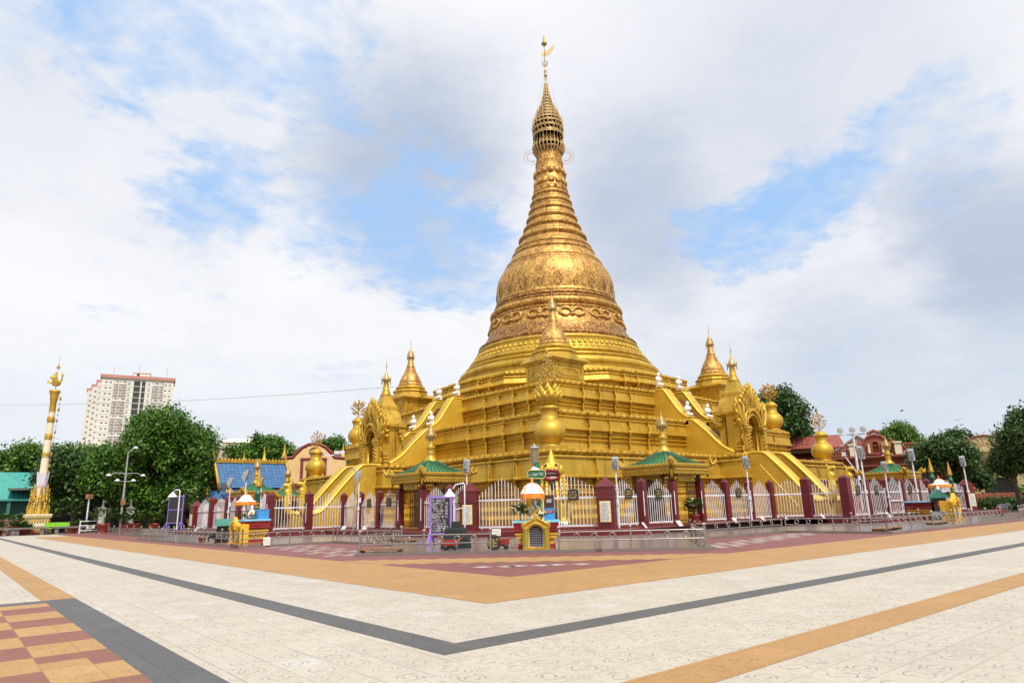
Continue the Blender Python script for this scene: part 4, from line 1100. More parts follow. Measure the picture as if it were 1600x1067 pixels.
big_pillar(fr, (18.6, -34.5), Vector((-.35, -.937)))
fence_panel(fr, (18.6, -34.5), (27, -29), inset=.5)
gt = thing('white_gate', 'white hinged picket gate with a small shrine picture behind it, between far right fence posts', 'gate')
fence_panel(gt, (1.2, -34.35), (4.3, -34.35), 0, 1.95, 2.9, sp=.27)
b = MB()
for x in (1.5, 4.0): b.box((x, -34.35, PZ0 + 1.25), (.12, .1, 2.5))
b.box((2.75, -34.42, PZ0 + 1.0), (2.4, .06, .1)); b.build('gate_frame', WHITE, gt)
L1 = [(-29.7, -23.0), (-29.6, -20.2), (-29.6, -17.05), (-29.6, -14.05), (-29.6, -11.1), (-29.6, -8.1), (-29.6, -5.2), (-32.4, -4.9), (-35.1, -3.9)]
fr = thing('side_fence', 'white gabled picket fence with maroon posts running along the left side to the naga stair', 'fence', group='white picket fences on maroon plinth')
for i, p in enumerate(L1[1:]): fence_post(fr, p, 2.5 if i < 6 else 2.6, .42 if i < 6 else .5, (-.9, -.4) if i in (1, 2, 4, 6, 7) else None)
for i, (a, b) in enumerate(zip(L1[:-1], L1[1:])):
    if i != 2: fence_panel(fr, b, a, 0, 1.85 if i < 6 else 2.1, 2.72 if i < 6 else 2.8, inset=.24)
L2 = [(-35.1, -3.9), (-34.4, .6), (-34.35, 5.2), (-34.3, 8.4), (-34.3, 13.3), (-34.3, 18.6)]
fr = thing('stair_fence', 'white picket fence and maroon posts at far left behind the blue altar', 'fence', group='white picket fences on maroon plinth')
for p in L2[1:-1]: fence_post(fr, p, 2.75, .6)
for i, (a, b) in enumerate(zip(L2[:-1], L2[1:])): fence_panel(fr, b, a, 0, 2.0, 2.9, sp=.30)
big_pillar(fr, (-34.3, 18.8), Vector((-1, -.1)).normalized())
fence_panel(fr, (-29.5, 26.5), (-34.3, 18.8), inset=.5)

# dark name plates wired to the fence
pc = 0
def plate_sign(a, b_, u, lab, z=2.35, s=.62):
    m, L = orient(a, b_)
    t = thing('fence_plate', lab, 'sign', m @ Vector((L * u, -.08, PZ0 + z - .37)), math.atan2(m[1][0], m[0][0]), 'dark plates with gold lettering on the fence')
    me = plate([[(-s / 2, -s * .5), (s / 2, -s * .5), (s / 2, s * .38), (s * .25, s * .5), (-s * .25, s * .5), (-s / 2, s * .38)]], .04, .005)
    k = MB(); k.mesh(me, UPR); k.build('board', BLACK, t)
    k = MB(); scribble(k, 0, 0, s * .8, s * .72, 3, int(u * 100 + z * 10 + a[0] * 7), Matrix.Translation((0, -.03, 0))); k.build('lettering', GOLDINK, t)
plate_sign(mid, PR, .55, 'dark plate with gold letters on the corner fence, right of the lion', 2.2, .62)
plate_sign(R1[0], R1[1], .62, 'dark plate on the first picket panel right of the right maroon pillar', 2.2)
plate_sign(R1[1], R1[2], .5, 'dark plate on the picket panel in front of the right green kiosk', 2.2)
plate_sign(R1[4], R1[5], .5, 'dark plate on the panel behind the lamp post under the right archway', 2.2)
plate_sign(R2[0], R2[1], .55, 'dark plate on the first panel right of the naga heads at right', 2.2)
plate_sign(R2[1], R2[2], .5, 'dark plate on the panel left of the white gate', 2.2)
plate_sign(R2[3], R2[4], .5, 'dark plate on the panel right of the white gate', 2.2)
plate_sign(L1[2 - 1], L1[1 - 1], .5, 'dark plate on the panel above the purple blackboard', 2.2)
plate_sign(L1[4], L1[3], .5, 'dark plate on the panel just left of the left green kiosk', 2.2)
plate_sign(L1[5], L1[4], .5, 'dark plate on the panel behind the lamp post under the left archway', 2.2)

# ------------------------------------------------------------------ green-roofed kiosks
def flame_leaf(w, h):
    return [(-w, 0), (-w * .95, h * .25), (-w * 1.05, h * .4), (-w * .7, h * .45), (-w * .72, h * .62), (-w * .42, h * .66), (-w * .4, h * .84), (-w * .15, h * .86), (0, h), (w * .15, h * .86), (w * .4, h * .84), (w * .42, h * .66), (w * .72, h * .62), (w * .7, h * .45), (w * 1.05, h * .4), (w * .95, h * .25), (w, 0)]
def make_kiosk(label, loc):
    t = thing('roofed_kiosk', label, 'kiosk', loc, 0, 'green-roofed golden kiosks along the fence')
    H = 2.15; E_ = 3.25
    b = MB()
    ribs = MB(); n = 10                                # concave hipped roof of ribbed sheets
    for k in range(4):
        m = Matrix.Rotation(k * PI / 2, 4, 'Z')
        lv = [(H * .93, E_ + .42), (H * .78, E_ + .52), (H * .55, E_ + .78), (H * .3, E_ + 1.12), (.28, E_ + 1.42)]
        vs = []
        for r, z in lv:
            for i in range(n + 1): vs.append(m @ Vector((-r + 2 * r * i / n, -r, z)))
        b.add(vs, [(a * (n + 1) + i, a * (n + 1) + i + 1, (a + 1) * (n + 1) + i + 1, (a + 1) * (n + 1) + i) for a in range(len(lv) - 1) for i in range(n)])
        for i in range(1, n):
            ribs.tube([m @ Vector((-r + 2 * r * i / n, -r, z + .03)) for r, z in lv], .04, 4, caps=False)
    ro = b.build('roof', ROOFG, t); ribs.build('roof_rib', RIBG, ro)
    v = MB()
    for k in range(4):
        m = Matrix.Rotation(k * PI / 2, 4, 'Z')
        v.box(m @ Vector((0, -H + .02, E_ + .36)), (H * 2 - .1, .16, .2), k * PI / 2)
        v.box(m @ Vector((0, -H + .16, E_ + .1)), (H * 2 - .5, .12, .34), k * PI / 2)
        pts = [(-H + .25, .3)]; q = 17
        low = []
        for i in range(q):
            x = -H + .25 + (2 * H - .5) * i / q; w = (2 * H - .5) / q
            low += [(x, 0), (x + w * .25, -.12), (x + w * .5, -.16), (x + w * .75, -.12)]
        low += [(H - .25, 0)]
        v.mesh(plate([[(-H + .25, .26)] + low + [(H - .25, .26)]], .06, .01), m @ Matrix.Translation((0, -H + .06, E_ - .08)) @ UPR)
        for i in range(22): v.ell(m @ Vector((-H + .2 + (2 * H - .4) * i / 21, -H - .04, E_ + .38)), (.085, .05, .085), 6, 4)
        for i in range(17): v.ell(m @ Vector((-H + .34 + (2 * H - .68) * i / 16, -H + .01, E_ + .04)), (.07, .04, .1), 6, 4)
        d = MB()                                       # corner crest leaves
        for rr in (0, PI / 2):
            d.mesh(plate([flame_leaf(.36, .55)], .06, .015), m @ Matrix.Translation((-H + .02, -H + .02, E_ + .34)) @ Matrix.Rotation(PI / 4 + rr, 4, 'Z') @ Matrix.Rotation(-.18 if rr == 0 else 0, 4, 'X') @ UPR)
        c0 = Vector((-H, -H, 0)); u = Vector((-.7, -.7, 0)).normalized()
        d.tube([m @ (c0 + u * p_ + Vector((0, 0, z))) for p_, z in ((-.2, E_ + .38), (.15, E_ + .45), (.35, E_ + .65), (.36, E_ + .85))], [.12, .12, .08, .02], 6)
        d.tube([m @ (Vector((-H + .2, -H + .2, 0)) + Vector((0, 0, z))) for z in (E_ + .05, E_ - .3, E_ - .45)], [.12, .1, .01], 6)
        d.build('corner_crest', GOLD_O, t)
    v.build('fascia', GOLD_O, t)
    s = MB()
    s.lathe([(.5, E_ + 1.3), (.42, E_ + 1.5), (.28, E_ + 1.65), (.24, E_ + 1.8), (.3, E_ + 1.9), (.22, E_ + 2.0), (.28, E_ + 2.2), (.36, E_ + 2.35), (.2, E_ + 2.45), (.26, E_ + 2.6), (.16, E_ + 2.75), (.12, E_ + 2.95), (.08, E_ + 3.0)], 14)
    s.build('spire', GOLD_O, t); s = MB()
    s.lathe([(.1, E_ + 2.9), (.36, E_ + 3.0), (.38, E_ + 3.2), (.28, E_ + 3.35), (.2, E_ + 3.5), (.12, E_ + 3.65), (.06, E_ + 3.8), (.02, E_ + 4.2)], 14)
    for k in range(12):
        a = 2 * PI * k / 12
        s.tube([(.36 * math.cos(a), .36 * math.sin(a), E_ + 3.05), (.42 * math.cos(a), .42 * math.sin(a), E_ + 3.35)], [.04, .01], 4)
        s.tube([(.28 * math.cos(a), .28 * math.sin(a), E_ + 3.35), (.33 * math.cos(a), .33 * math.sin(a), E_ + 3.62)], [.035, .01], 4)
        s.tube([(.34 * math.cos(a), .34 * math.sin(a), E_ + 3.0), (.36 * math.cos(a), .36 * math.sin(a), E_ + 2.75)], [.03, .015], 4)
    s.build('crown', BRONZE, t)
    for x in (-1.5, 1.5):
        for y in (-1.5, 1.5):
            p = MB(); p.box((x, y, E_ / 2), (.2, .2, E_)); p.box((x, y, .15), (.3, .3, .3)); p.box((x, y, E_ - .2), (.32, .32, .14))
            for sx in (1, -1):
                if sx * x < 0: p.tube([(x, y, E_ - .9), (x + sx * .25, y, E_ - .5), (x + sx * .55, y, E_ - .25)], [.04, .07, .05], 5)
            p.build('post', DARKWOOD, t)
    w = MB()
    w.box((0, 1.45, E_ / 2), (2.8, .06, E_)); w.build('back_wall', GOLD_O, t)
    a = MB(); a.mesh(plate([[(-.9, 0), (-.9, 1.9), (-.6, 2.5), (0, 2.75), (.6, 2.5), (.9, 1.9), (.9, 0)]], .05), Matrix.Translation((0, 1.38, .1)) @ UPR); a.build('niche', DARKWOOD, t)
    for rz, nm in ((0, 'front'), (-PI / 2, 'side')):
        m = Matrix.Rotation(rz, 4, 'Z'); g_ = MB()
        for i in range(8):                             # folded lattice gate leaf
            x = (.2 + i * .17) if rz == 0 else (-.75 + i * .22)
            g_.box(m @ Vector((x, -1.42, 1.3)), (.045, .05, 2.5), rz)
            if i < 7:
                for j in range(6):
                    for sg in (-1, 1):
                        A = m @ Vector((x, -1.42, .2 + j * .2)); B = m @ Vector((x + .17, -1.42, .2 + j * .2 + .2))
                        if sg < 0: A, B = m @ Vector((x, -1.42, .4 + j * .2)), m @ Vector((x + .17, -1.42, .2 + j * .2))
                        g_.tube([A, B], .018, 4, caps=False)
                g_.ell(m @ Vector((x + .085, -1.42, 1.9)), (.07, .03, .1), 6, 4)
        for z in (.1, 1.45, 2.55): g_.box(m @ Vector((.8 if rz == 0 else 0, -1.42, z)), (1.3 if rz == 0 else 1.8, .05, .06), rz)
        g_.build('lattice_gate', DARKWOOD, t)
    sg = MB(); sg.box((0, -1.62, E_ - .42), (1.7, .06, .42)); bo_ = sg.build('name_board', GOLD_O, t)
    tx = MB(); scribble(tx, 0, E_ - .42, 1.4, .34, 2, 77, Matrix.Translation((0, -1.66, 0))); tx.build('lettering', DARKWOOD, bo_)
    fl_ = MB(); fl_.box((0, 0, .03), (3.3, 3.3, .1)); fl_.build('floor', GOLD_O, t)
    return t
k0 = make_kiosk('green-roofed golden kiosk right of the corner, its fancy roof before the right-hand terraces', (-17.45, -28.0, PZ0))
dup(k0, (-28.0, -15.5, PZ0), -PI / 2, 'green-roofed golden kiosk left of the corner, behind the purple blackboard')
dup(k0, (19.0, -28.0, PZ0), 0, 'far right green-roofed golden kiosk in front of the red brick building')
dup(k0, (-27.9, 20.2, PZ0), -PI / 2, 'far left green-roofed golden kiosk in front of the blue tiled roof')
dup(k0, (-27.9, 11.2, PZ0), -PI / 2, 'far left green-roofed kiosk peeping out just behind the left naga head', sc=.8)

# ------------------------------------------------------------------ guardian lion behind the corner fence
li = thing('guardian_lion', 'golden crouching lion statue with red gaping mouth behind the corner shrine', 'statue', (-24.5, -24.4, PZ0), math.atan2(-.70, -.71) + PI / 2)
b = MB()
b.ell((0, .7, 1.3), (.95, 1.2, 1.2), 16, 10); b.tube([(0, .3, 1.2), (0, -.15, 2.3), (0, -.15, 3.0)], [1.0, .85, .6], 14)
b.ell((0, -.3, 3.3), (.62, .62, .6), 16, 10); b.ell((0, -.8, 3.42), (.5, .4, .22), 12, 8); b.ell((0, -.68, 2.82), (.42, .4, .14), 12, 8)
for s in (-1, 1):
    b.tube([(s * .55, -.35, 2.1), (s * .62, -.55, 1.1), (s * .62, -.6, .35)], [.42, .32, .27], 12); b.ell((s * .62, -.8, .2), (.34, .5, .22), 12, 8)
    b.ell((s * .8, .9, .8), (.45, .8, .75), 12, 8); b.ell((s * .85, .1, .2), (.3, .55, .2), 10, 7)
    b.ell((s * .35, -.62, 3.72), (.2, .2, .2), 10, 8); b.ell((s * .62, -.1, 3.5), (.14, .22, .34), 8, 6)
b.tube([(0, -.4, 3.7), (0, -.3, 4.3), (0, -.15, 4.85)], [.4, .22, .03], 10)
from_mesh(blobmesh(b, .07, 2), 'body', GOLD_Y, li)
m_ = MB()
for row in range(6):
    for s in (-1, 1):
        for k in range(5):
            a = .35 + .42 * k; z = 2.95 - row * .26; r = .82 + .05 * row
            c = Vector((s * r * math.sin(a), -.15 - r * .85 * math.cos(a), z))
            mt = Matrix.Rotation(s * a, 3, 'Z')
            m_.ell(c, (.17, .07, .24), 6, 5, mt)
m_.build('mane', GOLD_Y, li)
m_ = MB(); m_.tube([(-.42, -.78, 2.95), (-.5, -.88, 3.15), (-.42, -1.0, 3.36), (0, -1.14, 3.42), (.42, -1.0, 3.36), (.5, -.88, 3.15), (.42, -.86, 2.92), (0, -1.02, 2.84), (-.42, -.86, 2.92)], .11, 8); m_.ell((0, -.72, 3.12), (.42, .3, .26), 12, 8)
mo = m_.build('mouth', paint('lion_mouth', (.25, .02, .02), (.15, .01, .015), .35), li)
m_ = MB()
for k in range(7):
    x = -.3 + .1 * k; m_.box((x, -1.06 + abs(x) * .25, 3.28), (.075, .06, .13)); m_.box((x, -1.0 + abs(x) * .25, 2.98), (.075, .06, .11))
m_.build('teeth', MARBLE, mo)
m_ = MB()
for s in (-1, 1):
    m_.ell((s * .33, -.8, 3.76), (.09, .06, .09), 8, 6); m_.ell((s * .2, -1.18, 3.5), (.05, .04, .04), 6, 5)
m_.tube([(0, -.95, 2.75), (.1, -1.05, 2.5), (0, -1.0, 2.2)], [.1, .16, .03], 8)
m_.build('eyes_and_beard', BLACK, li)
m_ = MB()
for s in (-1, 1):
    for k in range(4): m_.tube([(s * .62 - .24 + k * .16, -1.2, .28), (s * .62 - .24 + k * .16, -1.32, .18), (s * .62 - .24 + k * .16, -1.36, .02)], [.07, .06, .015], 6)
m_.build('claws', MARBLE, li)
m_ = MB(); m_.box((0, .4, -.02), (2.6, 3.8, .16)); m_.build('base', GREEN, li)

# ------------------------------------------------------------------ lamp posts round the fence
def flood(name, label, loc, h, facing, tilt=.25, w=.34, hh=.78, arm=.0):
    t = thing(name, label, 'lamp', loc, facing, 'box floodlights on white poles')
    p = MB(); p.tube([(0, 0, 0), (0, 0, h * .5), (0, 0, h)], [.06, .05, .042], 10); p.box((0, 0, .05), (.3, .3, .1)); p.lathe([(.1, h * .42), (.1, h * .48)], 8)
    p.tube([(0, 0, h * .7), (.0, -.14, h * .72)], .02, 5); p.box((0, -.1, h * .62), (.1, .12, .34))
    p.build('pole', WHITE, t)
    m = Matrix.Rotation(tilt, 3, 'X')
    c = Vector((0, -arm, h + hh * .5))
    b = MB(); b.box(c, (w, .16, hh), m=m); b.box(c + m @ Vector((0, .1, 0)), (w * .7, .14, hh * .7), m=m)
    for i in range(6): b.box(c + m @ Vector((-w * .3 + i * w * .12, .2, 0)), (.015, .1, hh * .6), m=m)
    b.tube([(0, 0, h), (w * .55, 0, h + .1), c + Vector((w * .55, 0, 0))], .022, 5); b.tube([(0, 0, h), (-w * .55, 0, h + .1), c + Vector((-w * .55, 0, 0))], .022, 5)
    ho = b.build('housing', LAMPG, t)
    g_ = MB(); g_.box(c + m @ Vector((0, -.085, 0)), (w * .86, .02, hh * .88), m=m); g_.build('glass', MIRROR, ho)
    return t
l0 = flood('floodlight', 'box floodlight on white pole beside the right maroon corner pillar', (-25.0, -30.3, .24), 3.35, 2.4)
dup(l0, (-29.6, -22.1, .3), 2.1, 'box floodlight on white pole rising behind the left maroon corner pillar', sc=1.06)
dup(l0, (-11.3, -30.3, .24), 2.5, 'box floodlight on white pole in front of the right stair landing', sc=1.1)
dup(l0, (-30.4, -9.3, .24), 1.2, 'box floodlight on white pole in front of the left stair', sc=1.1)
dup(l0, (-3.6, -34.9, .24), 2.6, 'box floodlight on white pole right of the naga heads, before the brick building', sc=1.25)
dup(l0, (.2, -34.9, .24), 2.4, 'short box floodlight in front of the far green roof\'s left slope', sc=1.0)
dup(l0, (5.8, -34.9, .24), 2.0, 'box floodlight in front of the far green roof\'s right end', sc=1.28)
dup(l0, (17.4, -35.0, .24), 2.0, 'box floodlight farthest right, above the maroon end pillar', sc=1.22)
dup(l0, (-34.9, 6.6, .24), 1.2, 'leftmost box floodlight, beside the blue gable', sc=1.15)
dup(l0, (-34.9, 2.5, .24), 1.0, 'box floodlight above the white and orange parasol at left', sc=1.25)
dup(l0, (-34.9, -1.2, .24), .9, 'box floodlight just left of the far left picket posts', sc=1.05)
t = thing('angle_post', 'white bracket post at the shoulder of the left stair', 'post', (-30.4, -8.6, .24))
b = MB(); b.tube([(0, 0, 0), (0, 0, 4.6)], .05, 8); b.tube([(0, 0, 4.6), (-.5, .1, 4.62)], .03, 6); b.build('pole', LAMPG, t)

# ------------------------------------------------------------------ planetary-post shrines
PLZ = .11
IRON = paint('grille_grey', (.30, .31, .33), (.22, .23, .25), .4)
LEAF_P = paint('plant_leaf', (.05, .12, .02), (.10, .17, .03), .55, scale=14)
FLOWER = paint('flower_white', (.8, .72, .6), (.75, .35, .3), .7, scale=12)
MARBLE_G = paint('robe_gold', (.75, .5, .08), (.6, .4, .06), .35, .5)
TEAL = paint('teal_paint', (.035, .19, .15), (.03, .13, .11), .55)
OLIVE = paint('olive_gold', (.38, .34, .05), (.30, .26, .04), .4, .3)
def at(loc, rz, v):
    return Matrix.Rotation(rz, 4, 'Z') @ Vector(v) + Vector(loc)
def arch_box(label, loc, rz, sc=1.0, mat=None):
    t = thing('offering_niche', label, 'offering box', loc, rz, 'golden arched offering niches', sc)
    arch = [(-.36, .08)] + [(-.36 * math.cos(q), .72 + .36 * math.sin(q)) for q in [PI * k / 14 for k in range(15)]] + [(.36, .08)]
    out = [(-.60, 0), (-.58, .95), (-.64, 1.0), (-.62, 1.22), (-.5, 1.14), (-.42, 1.18), (-.3, 1.28), (-.22, 1.26), (-.14, 1.38), (0, 1.56)]
    out += [(-x, z) for x, z in reversed(out[:-1])]
    b = MB(); b.mesh(plate([out, arch[::-1]], .22, .03), UPR)
    ol = MB()
    for s in (-1, 1):
        ol.tube([(s * .47, -.14, .02), (s * .47, -.14, .9)], .075, 10)
        b.box((s * .47, -.14, .92), (.2, .16, .06)); b.box((s * .47, -.14, .04), (.2, .16, .08))
        for k in range(7): b.ell((s * (.08 + .08 * k), -.13, 1.34 - .045 * k), (.055, .04, .045), 6, 5)
    b.tube([(-.4 * math.cos(q), -.13, .72 + .42 * math.sin(q)) for q in [PI * k / 16 for k in range(17)]], .035, 6)
    b.box((-.5, .35, .55), (.12, .6, 1.1)); b.box((.5, .35, .55), (.12, .6, 1.1)); b.box((0, .35, 1.12), (1.1, .6, .08))
    b.build('niche_frame', mat or GOLD_O, t)
    if mat is None: ol.build('olive_column', OLIVE, t)
    g_ = MB(); g_.tube([(-.345 * math.cos(q), -.02, .72 + .345 * math.sin(q)) for q in [PI * k / 14 for k in range(15)]], .03, 5)
    for s in (-1, 1): g_.box((s * .345, -.02, .4), (.06, .05, .66))
    g_.build('door_frame', WHITE, t)
    g_ = MB()
    for i in range(7): g_.box((-.27 + .09 * i, 0, .5), (.012, .02, .9 - abs(i - 3) * .06))
    for i in range(9): g_.box((0, 0, .12 + .1 * i), (.64 - max(0, i - 6) * .16, .02, .012))
    for i in range(13): g_.box((-.3 + .05 * i, -.03, .14), (.012, .02, .16))
    g_.build('grille', IRON, t)
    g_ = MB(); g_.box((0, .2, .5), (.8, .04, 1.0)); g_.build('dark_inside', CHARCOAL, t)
    g_ = MB(); g_.box((0, -.1, -.03), (1.4, .6, .07)); g_.build('step', WOOD, t)
    return t
def altar(label, loc, rz, w=2.0, d=1.1, sc=1.0):
    t = thing('altar', label, 'altar', loc, rz, 'red and yellow altars', sc)
    for nm, m, parts in (('base', RED, [((0, 0, .1), (w * .8, d * .8, .2)), ((0, 0, .78), (w * .96, d * .96, .07)), ((0, 0, .85), (w * 1.02, d * 1.02, .06)), ((0, 0, 1.05), (w * .9, d * .9, .3))]),
                         ('yellow_band', YELLOW, [((0, 0, .33), (w * .74, d * .74, .28)), ((0, 0, .55), (w * .86, d * .86, .16)), ((0, 0, .68), (w * .92, d * .92, .1))]),
                         ('top', SKYB, [((0, 0, 1.24), (w, d, .1))])):
        b = MB()
        for c, s in parts: b.box(c, s)
        if nm == 'base':
            k = int(w / .09)
            for i in range(k):
                x = -w * .46 + w * .92 * i / (k - 1)
                for s in (-1, 1): b.tube([(x, s * d * .47, .92), (x, s * d * .47, 1.2)], .03, 6)
            for i in range(12):
                for s in (-1, 1): b.tube([(s * w * .47, -d * .43 + d * .86 * i / 11, .92), (s * w * .47, -d * .43 + d * .86 * i / 11, 1.2)], .03, 6)
        b.build(nm, m, t)
    return t
def parasol(label, loc, rz=0, h=2.25, r=.5, sc=1.0):
    t = thing('parasol', label, 'parasol', loc, rz, 'small white and orange parasols over the altars', sc)
    n = 8; b = MB(); rb_ = MB(); fr_ = MB()
    for i in range(n):
        a0, a1 = 2 * PI * i / n, 2 * PI * (i + 1) / n
        for (r0_, z0, r1_, z1) in ((.16, .38, .3, .28), (.3, .28, .42, .08), (.42, .08, r, -.02)):
            b.add([(r0_ * math.cos(a0), r0_ * math.sin(a0), h + z0), (r1_ * math.cos(a0), r1_ * math.sin(a0), h + z1), (r1_ * math.cos(a1), r1_ * math.sin(a1), h + z1), (r0_ * math.cos(a1), r0_ * math.sin(a1), h + z0)], [(0, 1, 2, 3)])
        rb_.tube([(rr * 1.02 * math.cos(a0), rr * 1.02 * math.sin(a0), h + z) for rr, z in ((.14, .4), (.3, .29), (.42, .09), (r, -.01))], .013, 5)
        fr_.add([(r * math.cos(a0), r * math.sin(a0), h - .01), (r * math.cos(a1), r * math.sin(a1), h - .01), (r * 1.03 * math.cos(a1), r * 1.03 * math.sin(a1), h - .2), (r * 1.03 * math.cos(a0), r * 1.03 * math.sin(a0), h - .2)], [(0, 1, 2, 3)])
        for k in range(3):
            q = a0 + (a1 - a0) * k / 3
            fr_.tube([(r * .98 * math.cos(q), r * .98 * math.sin(q), h - .18), (r * .98 * math.cos(q), r * .98 * math.sin(q), h - .3)], [.016, .006], 4)
    b.lathe([(.16, h + .38), (0.001, h + .41)], 8)
    b.build('canopy', MARBLE, t); rb_.lathe([(.06, h + .4), (.05, h + .5), (.02, h + .62), (.0, h + .66)], 8); rb_.build('rib', RED if False else ORANGE, t); fr_.build('fringe', ORANGE, t)
    p = MB(); p.tube([(0, 0, h + .4), (0, 0, h - .35), (.12, 0, h - .55), (.2, 0, h - 1.1)], .02, 6); p.build('handle', BLACK, t)
    return t
def seated_figure(label, loc, rz, sc=.5):
    b = MB(); b.ell((0, 0, .12), (.38, .3, .15), 12, 8); b.tube([(0, .05, .15), (0, .04, .5), (0, .04, .78), (0, .02, .9)], [.26, .2, .24, .09], 12); b.ell((0, 0, 1.06), (.14, .15, .18), 12, 8); b.ell((0, .02, 1.24), (.07, .07, .09), 8, 6)
    for s in (-1, 1): b.tube([(s * .24, .03, .76), (s * .3, -.06, .5), (s * .14, -.24, .27)], [.09, .08, .06], 8); b.tube([(s * .1, 0, .16), (s * .36, -.16, .15), (s * .02, -.28, .16)], [.12, .11, .08], 8)
    t = thing('seated_buddha', label, 'statue', loc, rz, 'small seated figures on the altars', sc)
    from_mesh(blobmesh(b, .03, 2), 'figure', MARBLE, t)
    r = MB(); r.tube([(.2, .0, .72), (.05, -.2, .5), (-.22, -.1, .22)], [.1, .14, .14], 8); r.ell((0, -.02, .1), (.42, .34, .1), 12, 6); r.build('robe', MARBLE_G, t)
    return t
def bush_mb(R_, n, rx, rz_, leaf, up=.4, c=(0, 0, 0)):
    b = MB()
    for i in range(n):
        a = R_.uniform(0, 2 * PI); q = R_.uniform(-.5, 1) ** 1; rr = R_.uniform(.35, 1) ** .6
        p = Vector((rx * rr * math.cos(a) * math.cos(q), rx * rr * math.sin(a) * math.cos(q), rz_ * (.5 + .5 * rr * math.sin(q)))) + Vector(c)
        d = Vector((math.cos(a), math.sin(a), R_.uniform(-.2, .9))).normalized(); s = d.cross(Vector((0, 0, 1))).normalized() * leaf * .3
        l = leaf * R_.uniform(.7, 1.3)
        b.add([p, p + d * l * .5 + s, p + d * l, p + d * l * .5 - s], [(0, 1, 2, 3)])
    return b
def pot_plant(name, label, loc, sc=1.0, pot=True, n=160, rx=.4, h=.7, leaf=.22, seed=1, group=None, flowers=0, mat=None):
    R_ = random.Random(seed); t = thing(name, label, 'potted plant' if pot else 'plant', loc, R_.uniform(0, 6), group, sc)
    z = 0
    if pot:
        k = MB(); k.lathe([(.2, 0), (.27, .3), (.3, .32), (.3, .4), (.25, .4), (.24, .34)], 16); k.build('pot', POT, t); z = .3
    b = bush_mb(R_, n, rx, h, leaf, c=(0, 0, z)); b.tube([(0, 0, z), (.02, 0, z + h * .5)], .03, 5)
    b.build('foliage', mat or LEAF_P, t)
    if flowers:
        k = MB()
        for i in range(flowers):
            a = R_.uniform(0, 6.28); k.ell((rx * .8 * math.cos(a) * R_.random(), rx * .8 * math.sin(a) * R_.random(), z + h * R_.uniform(.6, 1)), R_.uniform(.05, .08), 7, 5)
        k.build('blossom', FLOWER, t)
    return t
def green_post(name, label, loc, h, rz=0, sign=None, box=False, bands=True):
    t = thing(name, label, 'post', loc, rz, 'green planetary posts behind the altars')
    b = MB(); b.lathe([(.2, 0), (.2, .3), (.16, .34), (.15, h - .5), (.19, h - .45), (.19, h - .35), (.13, h - .3), (.12, h)], 14); b.build('shaft', GREEN, t)
    if bands:
        c = MB()
        for z in (.8, 1.0, h * .62, h * .62 + .2, h - .4): c.lathe([(.165, z - .03), (.19, z), (.165, z + .03)], 14)
        if not box: c.lathe([(.16, h), (.22, h + .08), (.14, h + .2), (.16, h + .4), (.08, h + .7), (.05, h + 1.0), (.0, h + 1.2)], 12)
        c.build('gold_band', GOLD_O, t)
    if sign:
        W = .37; H_ = .17
        k = MB(); out = [(-W + .08, -H_), (W - .08, -H_), (W, -H_ + .1), (W, H_ - .1), (W - .08, H_), (-W + .08, H_), (-W, H_ - .1), (-W, -H_ + .1)]
        k.mesh(plate([out], .05, .01), Matrix.Translation((0, -.2, sign)) @ UPR); so_ = k.build('name_sign', GREEN, t)
        k = MB(); k.tube([(x, -.235, sign + z) for x, z in out + out[:1]], .016, 5); k.build('sign_rim', GOLDINK, so_)
        k = MB(); scribble(k, 0, sign, .60, .2, 1, 4, Matrix.Translation((0, -.24, 0)), .04); k.build('lettering', CARD, so_)
    return t
# --- corner shrine
C0 = Vector((-37.2, -37.0, PLZ)); RZ = rad(-43)
arch_box('golden arched niche with white grille at the platform\'s front corner, below the small parasol', C0, RZ, .82)
altar('red and yellow altar with pale blue top behind the front golden niche', at(C0, RZ, (0, 1.15, 0)), RZ, 2.25, 1.6, .8)
parasol('white and orange parasol over the corner altar, below the green sign', at(C0, RZ, (-.12, .75, 0)), RZ, 2.05, .47)
seated_figure('white seated figure in golden robe under the corner parasol', at(C0, RZ, (-.05, .9, 1.04)), RZ, .66)
pot_plant('flower_vase', 'leafy bouquet on the left end of the corner altar', at(C0, RZ, (-.62, .8, 1.04)), .8, False, 110, .36, .8, .3, 3, 'bouquets on the corner altar')
pot_plant('flower_vase', 'white flower bouquet right of the seated figure on the corner altar', at(C0, RZ, (.22, .72, 1.04)), .6, False, 70, .34, .5, .2, 9, 'bouquets on the corner altar', 22)
green_post('planetary_post', 'green post with dark name sign and lantern above the corner parasol', at(C0, RZ, (.05, 1.75, 0)), 3.3, RZ, 2.82, True)
t = thing('lantern', 'grey cylindrical lantern on top of the corner green post', 'lamp', at(C0, RZ, (.0, 1.75, 3.25)), RZ, sc=.88)
b = MB(); b.lathe([(.1, -.05), (.17, .06), (.19, .08), (.19, .12)], 16); b.lathe([(.22, .72), (.22, .78), (.05, .84), (.02, .95)], 16); b.build('lantern_cap', LAMPG, t)
b = MB()
for k in range(16): b.tube([(.19 * math.cos(k * PI / 8), .19 * math.sin(k * PI / 8), .1), (.19 * math.cos(k * PI / 8), .19 * math.sin(k * PI / 8), .74)], .014, 4)
b.build('cage', BRONZE, t)
b = MB(); b.lathe([(.16, .1), (.17, .4), (.16, .72)], 14); b.build('bulb_glass', MIRROR, t)
b = MB(); b.lathe([(.24, -.3), (.2, -.22), (.1, -.12), (.07, 0)], 14); b.build('shade', WHITE, t)
t = thing('donation_board', 'blue donation cabinet with dark display beside the seated figure', 'cabinet', at(C0, RZ, (.52, 1.3, 1.04)), RZ, sc=.72)
